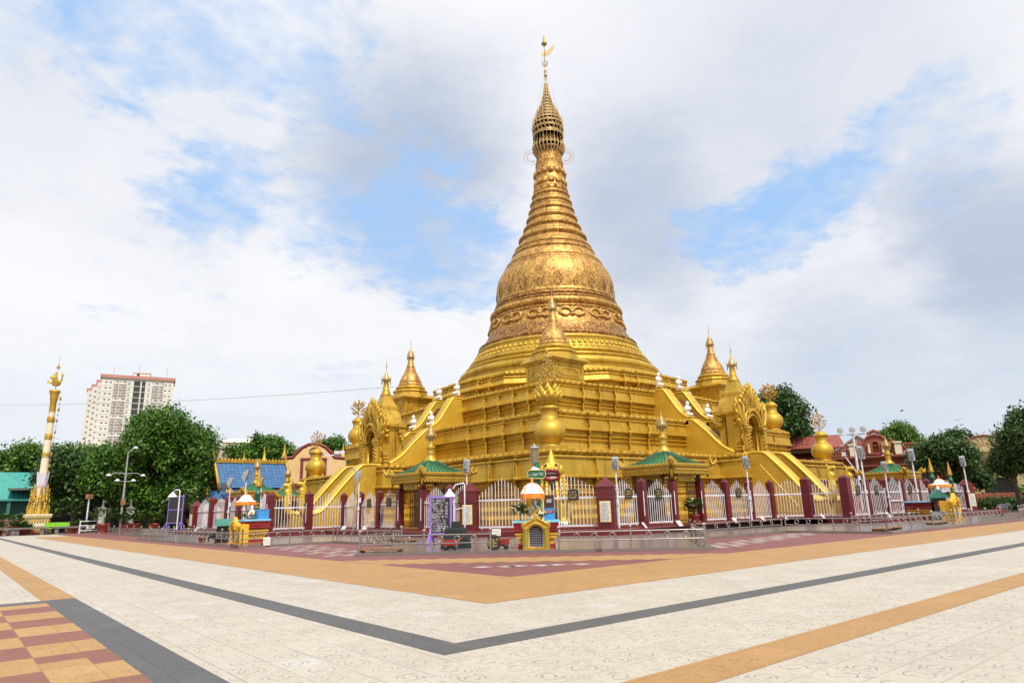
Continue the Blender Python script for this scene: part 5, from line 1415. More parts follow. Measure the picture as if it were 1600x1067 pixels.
b = MB(); b.box((0, 0, .3), (.6, .3, .6)); cb_ = b.build('cabinet', BLUE, t)
b = MB(); b.box((0, 0, .95), (.56, .28, .72)); b.box((0, -.15, 1.0), (.36, .03, .3)); db = b.build('display', paint('dark_brown', (.06, .03, .025), (.04, .02, .02), .4), t)
b = MB(); b.box((0, -.17, 1.0), (.28, .02, .2)); b.build('screen', LAMPG, db)
b = MB(); b.box((0, -.165, .42), (.5, .03, .15)); rl = b.build('red_label', RED, cb_)
b = MB(); scribble(b, 0, .42, .42, .1, 1, 8, Matrix.Translation((0, -.19, 0)), .026); b.build('lettering', CARD, rl)
# --- left shrine (its niche faces left)
C1 = Vector((-42.05, -17.75, PLZ)); R1_ = -PI / 2
arch_box('yellow flame-edged niche seen side on at the left altar', C1, R1_, .9, YELLOW)
altar('red and yellow altar with pale blue top at left behind the side-on yellow niche', (-40.7, -16.5, PLZ), R1_, 1.7, 1.5)
parasol('white and orange parasol over the left altar, beside the tall green post', (-40.7, -15.2, PLZ), 0, 2.3, .62)
seated_figure('white figure in golden robe on the left altar', (-40.7, -16.3, PLZ + 1.29), R1_ + .5, .6)
pot_plant('flower_vase', 'low yellow-green plants on the left altar', (-41.0, -16.5, PLZ + 1.29), .8, False, 150, .45, .35, .22, 13, None, 14)
green_post('planetary_post', 'tall green post with golden bands and flame tip behind the left altar', (-39.5, -13.7, PLZ), 3.2, 0)
t = thing('blue_box', 'plain bright blue box on the right end of the left altar', 'box', (-40.25, -16.6, PLZ + 1.29), 0); b = MB(); b.box((0, 0, .25), (.6, .8, .5)); b.box((0, 0, .51), (.64, .84, .05)); b.build('body', BLUE, t)
def spirit_house(label, loc, rz, sc=1.0):
    t = thing('spirit_house', label, 'small house', loc, rz, 'small teal-roofed houses beside the altars', sc)
    b = MB(); b.box((0, 0, .55), (.7, .6, 1.1)); b.box((0, 0, .05), (.9, .8, .1)); b.build('body', BLACK, t)
    b = MB(); b.add([(-.5, -.5, 1.05), (.5, -.5, 1.05), (.5, .5, 1.05), (-.5, .5, 1.05), (-.5, 0, 1.5), (.5, 0, 1.5)], [(0, 1, 5, 4), (2, 3, 4, 5), (0, 4, 3), (1, 2, 5), (0, 3, 2, 1)]); b.build('roof', TEAL, t)
    b = MB(); b.box((-.36, 0, .75), (.04, .3, .3)); b.build('door', RED, t)
    return t
def stone_beast(label, loc, rz, sc, mat):
    b = MB(); b.ell((0, 0, .45), (.3, .55, .33), 12, 8); b.ell((0, -.6, .62), (.2, .24, .22), 10, 8); b.tube([(0, -.8, .6), (0, -.9, .35), (0, -.85, .12)], [.1, .07, .04], 8); b.tube([(0, .5, .5), (0, .62, .2)], [.05, .02], 5)
    for s in (-1, 1):
        for y in (-.3, .32): b.tube([(s * .17, y, .4), (s * .18, y, .03)], [.12, .1], 8)
        b.ell((s * .2, -.52, .65), (.06, .12, .16), 8, 6)
    t = thing('stone_elephant', label, 'statue', loc, rz, 'small elephant statues', sc)
    from_mesh(blobmesh(b, .035, 2), 'body', mat, t); k = MB(); k.box((0, -.1, .02), (.7, 1.4, .06)); k.build('base', WOOD, t)
spirit_house('small dark house with teal roof left of the yellow niche', (-41.5, -13.9, PLZ), -.35, .9)
stone_beast('small black elephant statue on the left platform, under the teal-roofed house', (-42.0, -15.2, PLZ), -1.9, .7, BLACK)
pot_plant('clay_urn', 'round pinkish clay pot on the left platform edge', (-42.1, -12.0, PLZ), .8, True, 10, .2, .2, .15, 4)
# --- right shrine
STONE = paint('dark_stone', (.16, .15, .14), (.10, .09, .085), .8)
arch_box('yellow flame-edged niche at the far right altar', (-2.4, -40.0, PLZ), 0.0, 1.1, YELLOW)
altar('long red and yellow altar with pale blue top at far right', (.8, -37.3, PLZ), 0, 4.4, 1.8, 1.0)
parasol('white and orange parasol over the far right altar', (3.4, -37.4, PLZ), 0, 2.45, .8)
parasol('pale parasol half hidden behind the far right end pillar', (21.5, -33.6, PLZ), 0, 2.4, .8)
seated_figure('white figure under the far right parasol', (2.6, -37.5, PLZ + 1.29), .4, .8)
pot_plant('flower_vase', 'yellow-green plants on the far right altar', (2.7, -38.1, PLZ + 1.29), 1.1, False, 160, .6, .5, .26, 21)
green_post('planetary_post', 'green post with orange flame tip left of the far right parasol', (7.2, -35.7, PLZ), 3.5)
green_post('planetary_post', 'green post with flame tip right of the far right parasol, before the dark tree', (11.6, -35.6, PLZ), 3.3)
spirit_house('small dark house with teal roof at the far right altar\'s left end', (-.7, -38.5, PLZ + .1), .5, 1.3)
stone_beast('small dark stone elephant on the right platform, below the teal-roofed house', (-4.3, -39.4, PLZ), .9, .8, STONE)
stone_beast('stone elephant at far right beyond the end pillar', (24.5, -35.5, PLZ), .9, 1.0, LAMPG)

# ------------------------------------------------------------------ stainless railings
def railing(label, pts, h=.72, gap=1.6, rings=2, zb=PLZ, ends=True):
    t = thing('railing', label, 'railing', (0, 0, 0), 0, 'stainless railings along the platform')
    for a, b in zip(pts[:-1], pts[1:]):
        m, L = orient(a, b); n = max(1, round(L / (gap * 2)))
        rl_ = MB()
        rl_.tube([m @ Vector((0, 0, zb + h * .84)), m @ Vector((L, 0, zb + h * .84))], .026, 8)
        rl_.tube([m @ Vector((0, 0, zb + h * .42)), m @ Vector((L, 0, zb + h * .42))], .022, 8)
        rl_.build('rail', RAILM, t)
        for i in range(n + 1):
            p = m @ Vector((L * i / n, 0, 0)); k = MB(); k.tube([(p.x, p.y, zb), (p.x, p.y, zb + h)], .032, 8); k.ell((p.x, p.y, zb + h + .05), .065, 10, 7); k.lathe([(.08, 0), (.08, .02)], 8, (p.x, p.y, zb))
            k.build('post', RAILM, t)
            if i < n:
                for u in (.25, .5, .75):
                    g_ = MB()
                    q = m @ Vector((L * (i + u) / n, 0, zb + h * .63)); ax = m.to_3x3() @ Vector((1, 0, 0))
                    g_.tube([q + ax * .105 * math.cos(w) + Vector((0, 0, .105 * math.sin(w))) for w in [2 * PI * j / 14 for j in range(15)]], .02, 6)
                    if u == .5: g_.tube([Vector((q.x, q.y, zb)), Vector((q.x, q.y, zb + h * .5))], .02, 6)
                    g_.build('ring', RAILM, t)
    return t
railing('short stainless railing left of the corner niche, in front of the black draped stand', [(-42.0, -32.2), (-38.6, -36.0)])
railing('stainless railing right of the corner niche along the platform\'s slanted front', [(-36.9, -37.9), (-33.3, -41.7)])
railing('inner stainless railing behind the corner block\'s left end', [(-41.8, -31.9), (-38.8, -29.0), (-37.4, -27.5)])
railing('stainless railing returning behind the corner block\'s right end', [(-33.1, -41.6), (-30.6, -39.4), (-28.0, -37.3)])
railing('stainless railing along the set-back right edge below the right maroon ledge', [(-28.0, -37.3), (-20.0, -37.3)])
railing('stainless railing round the right side block, nearest the red paving', [(-19.8, -37.4), (-19.8, -42.5), (-2.0, -42.4)])
railing('stainless railing at far right past the yellow niche', [(2.4, -42.3), (12.0, -40.4), (22, -40.4)])
railing('stainless railing along the set-back left edge below the left maroon ledge', [(-37.3, -27.4), (-37.3, -20.4)])
railing('stainless railing round the left side block with the altar', [(-37.4, -20.1), (-42.4, -20.1), (-42.4, 3.4), (-40, 3.4)])
railing('inner stainless railing on the left side block behind the altar', [(-38.6, -12), (-38.6, 6)])
railing('far left stainless railing in front of the purple stand', [(-40.2, 4.2), (-40.2, 30)])
railing('low inner stainless railing on the right side block', [(-16, -39.2), (-6, -39.0)])

# ------------------------------------------------------------------ things on the platform
def wood_step(label, loc, rz, l=1.5):
    t = thing('wooden_step', label, 'step', loc, rz, 'low wooden steps on the platform')
    b = MB()
    for i in range(4): b.box((0, -.22 + i * .15, .1), (l, .13, .05))
    b.build('tread', WOOD, t); b = MB()
    for s in (-1, 1): b.box((s * (l / 2 - .1), 0, .04), (.08, .56, .08))
    b.build('bearer', DARKWOOD, t)
wood_step('low wooden step at the corner block\'s left end', (-41.2, -32.4, PLZ), -.8, 1.7)
wood_step('low wooden step behind the left set-back railing', (-36.2, -25.5, PLZ), -1.57, 2.0)
wood_step('low wooden step beside the yellow niche at left', (-42.0, -19.9, PLZ), 0, 1.8)
wood_step('low wooden step at the right side block\'s near end', (-18.3, -41.9, PLZ), .1, 3.0)
wood_step('low wooden step farther along the right side block', (-9.6, -41.2, PLZ), .1, 2.6)
cards = []
def notice_card(label, loc, rz, tilt=.6, w=.52, h=.36):
    t = thing('notice_card', label, 'notice', loc, rz, 'white notice cards propped on the maroon ledge')
    m = Matrix.Translation((0, 0, h * .42)) @ Matrix.Rotation(-tilt, 4, 'X')
    b = MB(); b.mesh(plate([[(-w / 2, -h / 2), (w / 2, -h / 2), (w / 2, h / 2), (-w / 2, h / 2)]], .03, .004), m @ UPR); b.build('card', CARD, t)
    b = MB(); scribble(b, 0, 0, w * .8, h * .7, 3, int(abs(loc[0]) * 9), m @ Matrix.Translation((0, -.02, 0))); b.build('lettering', LAMPG, t)
    b = MB(); b.tube([(0, .12, 0), m @ Vector((0, .02, h * .2))], .02, 5); b.build('prop', BLACK, t)
for i, (x, y, rz, lb) in enumerate(((-24.6, -31.8, .5, 'beside the right maroon pillar\'s foot'), (-21.6, -31.9, .2, 'below the first panel right of the corner'), (-15.9, -31.9, .2, 'below the right kiosk\'s gate opening'), (-12.6, -31.9, .2, 'below the panels right of the right kiosk'),
        (-9.7, -31.9, .2, 'below the floodlight pole under the right archway'), (-7.6, -33.5, .2, 'left of the stair fence corner at right'), (-4.6, -36.6, .1, 'below the naga heads at right'), (1.0, -36.7, .1, 'below the white gate'), (5.6, -36.8, .1, 'right of the white gate on the ledge'))):
    notice_card('white notice card ' + lb, (x, y, .39), rz)
for i, (x, y, rz, lb) in enumerate(((-31.9, -13.2, -1.5, 'below the lattice opening of the left kiosk'), (-31.9, -10.0, -1.5, 'below the floodlight pole under the left archway'), (-37.2, -5.6, -1.4, 'below the left naga heads'), (-37.0, -2.0, -1.4, 'behind the left altar\'s railing'), (-36.8, 9.0, -1.4, 'below the far left picket panels'))):
    notice_card('white notice card ' + lb, (x, y, .39), rz)
notice_card('square white card leaning on the corner railing, left of the niche', (-37.6, -35.1, PLZ + .5), RZ, .15, .34, .26)
notice_card('white card propped on the ledge right of the corner altar', (-32.2, -32.6, .39), RZ, .3, .6, .4)
notice_card('tall white card on the railing beside the left altar', (-41.2, -20.3, PLZ), -.3, .12, .34, .4)
# purple blackboard
def easel(label, loc, rz, w, h, zb, writing, panels=1):
    t = thing('blackboard', label, 'blackboard', loc, rz, 'blackboards on purple frames')
    b = MB()
    for s in (-1, 1):
        b.box((s * w / 2, 0, (zb + h) / 2 + .1), (.09, .09, zb + h + .2)); b.tube([(s * w / 2, 0, zb + .2), (s * (w / 2), -.55, .02)], .05, 5); b.tube([(s * w / 2, 0, zb + .2), (s * (w / 2), .55, .02)], .05, 5)
        if panels == 2: b.tube([(s * w / 2, 0, .55), (s * (w / 2 + .3), 0, .02)], .05, 5)
    zs = [zb, zb + h] if panels == 1 else [zb, zb + h * .5, zb + h]
    for z in zs: b.box((0, 0, z), (w, .08, .09))
    b.build('frame', PURPLE, t)
    for i in range(panels):
        z0, z1 = zs[i] + .05, zs[i + 1] - .05
        k = MB(); k.box((0, 0, (z0 + z1) / 2), (w - .1, .05, z1 - z0)); k.build('board', BLACK, t)
    if writing:
        k = MB(); scribble(k, 0, zb + h / 2, w * .82, h * .9, 10, 21, Matrix.Translation((0, -.032, 0)), .062); k.build('chalk_writing', CHALK, t)
    return t
easel('tall purple framed blackboard with rows of coloured chalk writing', (-37.0, -30.3, PLZ), rad(-50), .95, 1.62, .47, True)
easel('purple stand with two empty dark panels at far left', (-34.2, 27.5, PLZ), rad(-70), 2.6, 2.9, .9, False, 2)
# black draped stand, lamp, carts
t = thing('draped_stand', 'black cloth draped stand in front of the left maroon corner pillar', 'covered stand', (-38.2, -33.2, PLZ), RZ)
b = MB()
R_ = random.Random(4)
def drape(mb, w, d, z0, z1, k=36):
    vs = []
    for z, gr in ((z1, 0.9), (z1 - .04, 1.0), ((z0 + z1) / 2, 1.05), (z0, 1.14)):
        for i in range(k):
            q = 2 * PI * i / k; c, s = math.cos(q), math.sin(q)
            e = 1 / max(abs(c), abs(s)); e = e * .85 + .15
            f = 1 + (.03 * math.sin(i * 2.1) + .02 * math.sin(i * 5)) * (1 if z < z1 - .1 else .2)
            vs.append((c * e * w / 2 * gr * f, s * e * d / 2 * gr * f, z))
    fs = [(a * k + i, a * k + (i + 1) % k, (a + 1) * k + (i + 1) % k, (a + 1) * k + i) for a in range(3) for i in range(k)] + [tuple(range(k))]
    mb.add(vs, fs, True)
drape(b, 1.05, .7, 0, .52); b.build('lower_cloth', CLOTH, t)
b = MB(); drape(b, .82, .55, .5, .8); b.build('middle_cloth', CLOTH, t)
b = MB(); drape(b, .34, .3, .78, 1.05); b.build('upper_cloth', CLOTH, t)
t = thing('bell_lamp', 'white bell-shaped lamp on a bent pole behind the purple blackboard', 'lamp', (-37.6, -32.2, PLZ), RZ, sc=.84)
b = MB(); b.tube([(0, 0, .6), (0, 0, 2.45)], .035, 8); b.tube([(.55, 0, 0), (.55, 0, 3.0), (.5, 0, 3.12), (.1, 0, 3.05), (-.05, 0, 2.85)], .035, 8); b.box((0, 0, .32), (.2, .2, .6)); b.tube([(0, 0, 1.8), (.55, .1, 1.9)], .025, 6); b.build('pole', WHITE, t)
b = MB(); b.lathe([(.3, 0), (.28, .06), (.16, .22), (.09, .3), (.07, .4)], 16, (-.22, 0, 2.45)); b.build('shade', WHITE, t)
t = thing('bell_lamp', 'white bell lamp on a pole beside the purple stand at far left', 'lamp', (-35.0, 23.0, PLZ), rad(-70))
b = MB(); b.tube([(0, 0, 0), (0, 0, 4.2), (-.1, 0, 4.35), (-.8, 0, 4.4), (-1.1, 0, 4.2)], .06, 8); b.build('pole', WHITE, t)
b = MB(); b.lathe([(.5, 0), (.45, .1), (.2, .4), (.1, .55)], 14, (-1.2, 0, 3.65)); b.build('shade', WHITE, t)
def cart(label, loc, rz, sc=1.0):
    t = thing('hand_cart', label, 'cart', loc, rz, 'small red carts on the platform', sc)
    b = MB(); b.box((0, 0, .34), (.75, .42, .26), top=1.08); b.tube([(.37, -.18, .4), (.62, -.18, .62), (.62, .18, .62), (.37, .18, .4)], .02, 6); b.build('tray', RED, t)
    for x in (-.24, .24):
        for s in (-1, 1):
            k = MB(); k.lathe([(.03, -.03), (.1, -.035), (.11, 0), (.1, .035), (.03, .03)], 14); 
            w = k.build('wheel', BLACK, t, (x, s * .2, .11)); w.rotation_euler.x = PI / 2
    b = MB(); b.box((0, 0, .17), (.6, .3, .06)); b.build('chassis', BLACK, t)
cart('small red hand cart in front of the black draped stand', (-39.0, -34.0, PLZ), RZ, .8)
cart('small red hand cart half behind the gold lettered plaque', (-37.7, -35.5, PLZ), RZ, .8)
cart('small red cart at far right past the yellow niche', (9.5, -39.2, PLZ), .2, 1.0)
t = thing('plaque', 'dark round-topped plaque with gold lettering standing by the corner railing', 'plaque', (-38.25, -35.75, PLZ), RZ, sc=.72)
b = MB(); b.mesh(plate([[(-.3, 0), (.3, 0), (.34, .3), (.28, .55), (.12, .68), (-.12, .68), (-.28, .55), (-.34, .3)]], .05, .01), Matrix.Translation((0, 0, .08)) @ UPR); b.box((0, .05, .04), (.4, .2, .08)); b.build('panel', BLACK, t)
b = MB(); scribble(b, 0, .28, .5, .42, 3, 40, Matrix.Translation((0, -.035, .08)), .05); b.build('lettering', GOLDINK, t)
pot_plant('potted_plant', 'dark leafy plant with flowers in the right kiosk\'s gate opening', (-17.3, -29.9, PZ0), 1.25, True, 190, .42, .9, .3, 31, None, 14)

# ------------------------------------------------------------------ trees
def leaf_mat(name, c1, c2, c3):
    m, nt, b = mat_new(name)
    g = nt.nodes.new('ShaderNodeNewGeometry')
    r = nt.nodes.new('ShaderNodeValToRGB'); e = r.color_ramp.elements
    e[0].color = (*c1, 1); e[0].position = .1; e[1].color = (*c3, 1); e[1].position = 1.0
    k = r.color_ramp.elements.new(.6); k.color = (*c2, 1)
    nt.links.new(g.outputs['Random Per Island'], r.inputs[0])
    tone = mixc(nt, ramp(nt, nz(nt, .42, 3, .55), .40, .62), r.outputs[0], c3)
    tone = mixc(nt, .45, r.outputs[0], tone)
    nt.links.new(tone, b.inputs['Base Color']); b.inputs['Roughness'].default_value = .42
    b.inputs['Specular IOR Level'].default_value = .35
    t = nt.nodes.new('ShaderNodeBsdfTranslucent'); nt.links.new(r.outputs[0], t.inputs['Color'])
    mx = nt.nodes.new('ShaderNodeMixShader'); mx.inputs[0].default_value = .25
    nt.links.new(b.outputs[0], mx.inputs[1]); nt.links.new(t.outputs[0], mx.inputs[2])
    nt.links.new(mx.outputs[0], nt.nodes['Material Output'].inputs['Surface'])
    return m
LEAF1 = leaf_mat('leaf_mango', (.03, .085, .012), (.065, .165, .018), (.13, .25, .03))
LEAF2 = leaf_mat('leaf_dark', (.024, .062, .014), (.045, .10, .02), (.09, .16, .035))
LEAF3 = leaf_mat('leaf_yellow_green', (.05, .125, .015), (.10, .20, .025), (.17, .28, .05))
BARK = paint('bark', (.10, .075, .05), (.06, .045, .03), .9, scale=4, bmp=.5, bscale=9)
def leaves_mesh(rng, lobes, n_cl, per, leaf, name, mat, parent, spread=1.0):
    k = len(lobes); c = np.array([l[0] for l in lobes]); r = np.array([l[1] for l in lobes])
    w = r ** 2 / np.sum(r ** 2)
    idx = rng.choice(k, n_cl, p=w)
    d = rng.normal(size=(n_cl, 3)); d[:, 2] += .25; d /= np.linalg.norm(d, axis=1)[:, None]
    rad_ = r[idx] * rng.uniform(.72, 1.06, n_cl)
    cen = c[idx] + d * rad_[:, None] * np.array([1, 1, .8])
    cen = np.repeat(cen, per, 0); dd = np.repeat(d, per, 0); N = len(cen)
    jit = rng.normal(size=(N, 3)) * leaf * .95 * spread
    pos = cen + jit
    out = dd * .6 + rng.normal(size=(N, 3)) * .8; out[:, 2] -= .35; out /= np.linalg.norm(out, axis=1)[:, None]
    nrm = dd * .6 + rng.normal(size=(N, 3)) * .5 + np.array([0, 0, .7])
    s = np.cross(out, nrm); s /= (np.linalg.norm(s, axis=1)[:, None] + 1e-9)
    L = leaf * rng.uniform(.7, 1.35, N)[:, None]
    a = pos - out * L * .5; b = pos + s * L * .24 + out * L * .05; e = pos + out * L * .5; f = pos - s * L * .24 + out * L * .05
    V = np.stack([a, b, e, f], 1).reshape(-1, 3)
    me = bpy.data.meshes.new(name)
    me.vertices.add(len(V)); me.vertices.foreach_set('co', V.ravel())
    me.loops.add(N * 4); me.loops.foreach_set('vertex_index', np.arange(N * 4, dtype=np.int32))
    me.polygons.add(N); me.polygons.foreach_set('loop_start', np.arange(0, N * 4, 4, dtype=np.int32))
    me.update(calc_edges=True); me.materials.append(mat)
    o = bpy.data.objects.new(name, me); COL.objects.link(o)
    if parent is not None: o.parent = parent
    return o
def tree(name, label, loc, H, crown, zc, leaf=.42, n_cl=900, per=20, lobes=40, mat=LEAF1, seed=1, trunk=.35, group='trees round the plaza', lr=.3, inner=.55, low=False):
    rng = np.random.default_rng(seed); R_ = random.Random(seed)
    t = thing(name, label, 'tree', loc, 0, group)
    rx, ry, rz_ = crown; lb = []
    for i in range(lobes):
        d = rng.normal(size=3); d /= np.linalg.norm(d)
        if d[2] < -.55 and not low: d[2] *= -.6
        k = rng.uniform(inner, .92)
        q = lr * rng.uniform(.65, 1.15) * min(rx, rz_)
        lb.append((np.array([d[0] * rx * k, d[1] * ry * k, zc + d[2] * rz_ * k]), q))
    b = MB()
    zt = zc - rz_ * .55
    b.tube([(0, 0, -.1), (.05, 0, zt * .3), (.1, .1, zt * .7), (0, .1, zt), (0, 0, zc)], [trunk * 1.35, trunk, trunk * .9, trunk * .8, trunk * .35], 9)
    for i in range(0, lobes, max(1, lobes // 16)):
        c = lb[i][0]; s = Vector((0, .08, zt * R_.uniform(.75, 1.1)))
        m = s.lerp(Vector(c), .5) + Vector((0, 0, -.1 * rz_ * R_.random()))
        b.tube([s, m, Vector(c)], [trunk * .42, trunk * .25, trunk * .08], 6, caps=False)
    b.build('trunk', BARK, t)
    leaves_mesh(rng, lb, n_cl, per, leaf, 'crown', mat, t)
    return t
def tr(b_, d, **k): return polar(b_, d)
tree('big_tree', 'largest round dark green tree left of the pagoda, in front of the apartment tower', polar(77.5, 108), 17.5, (7.0, 5.6, 8.3), 9.5, .50, 3600, 22, 105, LEAF1, 3, .5, lr=.28, low=True)
tree('big_tree', 'lower left shoulder tree of dark leaves joined to the big round tree', polar(80.6, 110), 12, (3.6, 4, 5.6), 7.4, .58, 900, 20, 36, LEAF1, 5, .35)
tree('broad_tree', 'broad dark tree directly right of the tall white pillar', polar(82.7, 116), 11.5, (5.4, 5, 4.6), 7.2, .55, 1200, 20, 45, LEAF2, 7, .4)
tree('broad_tree', 'yellowish green tree behind the tall pillar\'s left side', polar(86.0, 134), 13, (5.0, 5, 4.2), 9.4, .6, 700, 20, 32, LEAF3, 9, .35)
tree('broad_tree', 'green tree at the very left edge above the teal roof', polar(88.6, 138), 13, (5, 5, 4.4), 9.0, .6, 700, 20, 32, LEAF1, 10, .35)
tree('broad_tree', 'light green tree crown over the teal roof right of the pillar', polar(83.4, 142), 13, (5.5, 5, 3.6), 10.2, .6, 700, 20, 32, LEAF3, 12, .35)
tree('shade_tree', 'dark understory tree beneath the big round tree, beside the lamp post', polar(79.0, 112), 7, (5.5, 3, 2.8), 4.6, .5, 700, 20, 30, LEAF2, 13, .25)
tree('shade_tree', 'dark tree filling in under the right side of the big round tree', polar(75.6, 112), 7, (4.5, 3, 3.2), 4.6, .5, 700, 20, 30, LEAF2, 14, .25)
tree('hill_tree', 'broad tree crown above the blue tiled roof', polar(70.4, 185), 22, (9.5, 7, 5.4), 15.5, .8, 1000, 20, 40, LEAF1, 15, .5)
tree('hill_tree', 'smaller tree crown left of the broad crown above the blue roof', polar(72.9, 215), 20, (4.5, 5, 4.2), 16.5, .8, 420, 20, 24, LEAF2, 16, .4)
tree('hill_tree', 'small round tree just left of the left archway', polar(65.1, 165), 18, (4.2, 4, 4.6), 14.3, .7, 600, 20, 28, LEAF1, 17, .4)
tree('tall_tree', 'tall loose tree behind the right archway and golden vase', polar(29.2, 142), 26, (7.0, 7, 7.4), 17.8, .75, 640, 18, 44, LEAF2, 19, .5, lr=.22, inner=.45)
tree('tall_tree', 'lower right part of the tree group behind the bushy golden vase', polar(27.3, 146), 18, (3.6, 4, 4.2), 13.0, .7, 260, 18, 22, LEAF2, 21, .4, lr=.26)
tree('round_tree', 'round dark tree between the red brick building and the cream building', polar(17.75, 92), 8.6, (3.1, 3.2, 2.9), 5.7, .36, 1300, 22, 48, LEAF2, 23, .28)
tree('round_tree', 'dark side lobe tree behind the far right parasol', polar(16.35, 95), 6, (1.7, 2.0, 1.7), 3.6, .36, 600, 20, 26, LEAF2, 24, .22)
tree('tree', 'green tree top behind the red brick building', polar(20.4, 190), 19, (5.2, 5, 3.6), 15.6, .7, 700, 20, 28, LEAF3, 25, .4)
tree('tree', 'dark tree top behind the round dark tree at right', polar(16.9, 150), 12.5, (2.8, 3.2, 2.0), 11.2, .6, 420, 20, 22, LEAF2, 27, .3)
tree('round_tree', 'dark leafy tree cut off by the right edge of the view', polar(11.9, 80), 10, (3.2, 3.2, 3.9), 6.1, .36, 1700, 22, 52, LEAF2, 29, .3)

tree('round_tree', 'low leafy branch mass against the cream building\'s arches at the right edge', polar(13.9, 82), 5.4, (1.5, 1.6, 1.5), 4.6, .36, 420, 20, 22, LEAF2, 30, .2)

# hill with its wood far behind
g = MB(); vs = []; nn_ = 36
for j in range(14):
    for i in range(nn_):
        a = 2 * PI * i / nn_; r = j / 13
        vs.append((150 * r * math.cos(a), 110 * r * math.sin(a), 58 * max(0, math.cos(r * PI / 2)) ** 1.3 + (3 * math.sin(i * 1.7 + j) if 0 < j < 13 else 0)))
g.add(vs, [(j * nn_ + i, j * nn_ + (i + 1) % nn_, (j + 1) * nn_ + (i + 1) % nn_, (j + 1) * nn_ + i) for j in range(13) for i in range(nn_)], True)
hl = structure('hill', g, paint('hill_green', (.05, .09, .03), (.035, .06, .02), .9, scale=.05, bscale=.4)); hl.location = polar(70.3, 640); hl.scale = (.55, .5, 1)
rng = np.random.default_rng(50); lb = []
for i in range(150):
    a = rng.uniform(0, 2 * PI); r = rng.uniform(0, 1) ** .6
    lb.append((np.array([82 * r * math.cos(a), 55 * r * math.sin(a), 58 * max(0, math.cos(r * PI / 2)) ** 1.3 + 3]), rng.uniform(4, 8)))
wd = leaves_mesh(rng, lb, 2200, 12, 2.2, 'hill_wood', LEAF2, None); wd.location = polar(70.3, 640); wd['kind'] = 'stuff'

# ------------------------------------------------------------------ left side: prayer pillar, planters, street furniture
CREAM = paint('cream_plaster', (.72, .64, .46), (.62, .54, .38), .6)
PINK = paint('pink_plaster', (.55, .28, .25), (.48, .23, .21), .7)
TERRA = paint('terracotta', (.38, .13, .07), (.30, .10, .06), .7)
t = thing('prayer_pillar', 'tall slim cream pillar ringed with gold, a golden bird on its top, left of the tower', 'pillar', polar(84.9, 104))
t.scale = (.74, .74, 1)
b = MB(); 
for h, z0, z1 in ((2.2, 0, .3), (2.0, .3, .8), (1.7, .8, 1.0), (1.85, 1.0, 1.2), (1.6, 1.2, 2.0), (1.8, 2.0, 2.25), (1.9, 2.25, 2.45)): b.prism([(-h, -h), (h, -h), (h, h), (-h, h)], z0, z1)
po = b.build('pedestal', CREAM, t)
b = MB()
for i in range(9):
    for k in range(4):
        m = Matrix.Rotation(k * PI / 2, 4, 'Z')
        b.ell(m @ Vector((-1.5 + .375 * i, -1.66, 1.62)), (.13, .1, .3), 6, 5); b.ell(m @ Vector((-1.5 + .375 * i, -1.88, 2.12)), (.12, .08, .12), 6, 5)
for k in range(4):
    m = Matrix.Rotation(k * PI / 2, 4, 'Z'); b.box(m @ Vector((0, -2.03, .55)), (3.4, .06, .3), k * PI / 2)
b.build('gilded_relief', GOLD_Y, po)
b = MB(); b.prism([(-1.3, -2.6), (1.3, -2.6), (1.3, -2.2), (-1.3, -2.2)], 0, .5); b.prism([(-1.3, -3), (1.3, -3), (1.3, -2.6), (-1.3, -2.6)], 0, .25); b.build('red_steps', TERRA, po)
b = MB(); b.lathe([(.85, 2.4), (.8, 3), (.62, 6.5), (.56, 9), (.50, 13), (.46, 16.6), (.5, 16.8)], 28); b.build('shaft', CREAM, t)
b = MB()
for z in (9.7, 12.0, 14.2): b.lathe([(.5, z - .38), (.59, z - .32), (.54, z - .2), (.62, z - .06), (.62, z + .06), (.54, z + .2), (.59, z + .32), (.5, z + .38)], 24)
b.lathe([(.475, 15.2), (.50, 15.6), (.49, 16.6), (.58, 16.75), (.58, 16.95), (.68, 17.3), (.7, 17.6), (.84, 17.75), (.86, 17.95), (.6, 18.05)], 24)
for k in range(12):
    a = 2 * PI * k / 12; b.add([(.5 * math.cos(a + q), .5 * math.sin(a + q), z) for q, z in ((-.22, 15.6), (.22, 15.6), (0, 14.9))], [(0, 1, 2)])
b.build('gold_rings', GOLD_O, t)
b = MB()
for k in range(8):
    a = 2 * PI * k / 8; m = Matrix.Rotation(a, 4, 'Z')
    b.mesh(plate([[(-.27, 0), (.27, 0), (.36, 1.5), (.30, 1.9), (.14, 1.6), (0, 1.45), (-.14, 1.6), (-.30, 1.9), (-.36, 1.5)]], .06, .01), m @ Matrix.Translation((0, -.68, 5.7)) @ Matrix.Rotation(.08, 4, 'X') @ UPR)
b.build('petal_collar', paint('lilac_plaster', (.62, .58, .66), (.55, .5, .6), .6), t)
b = MB()
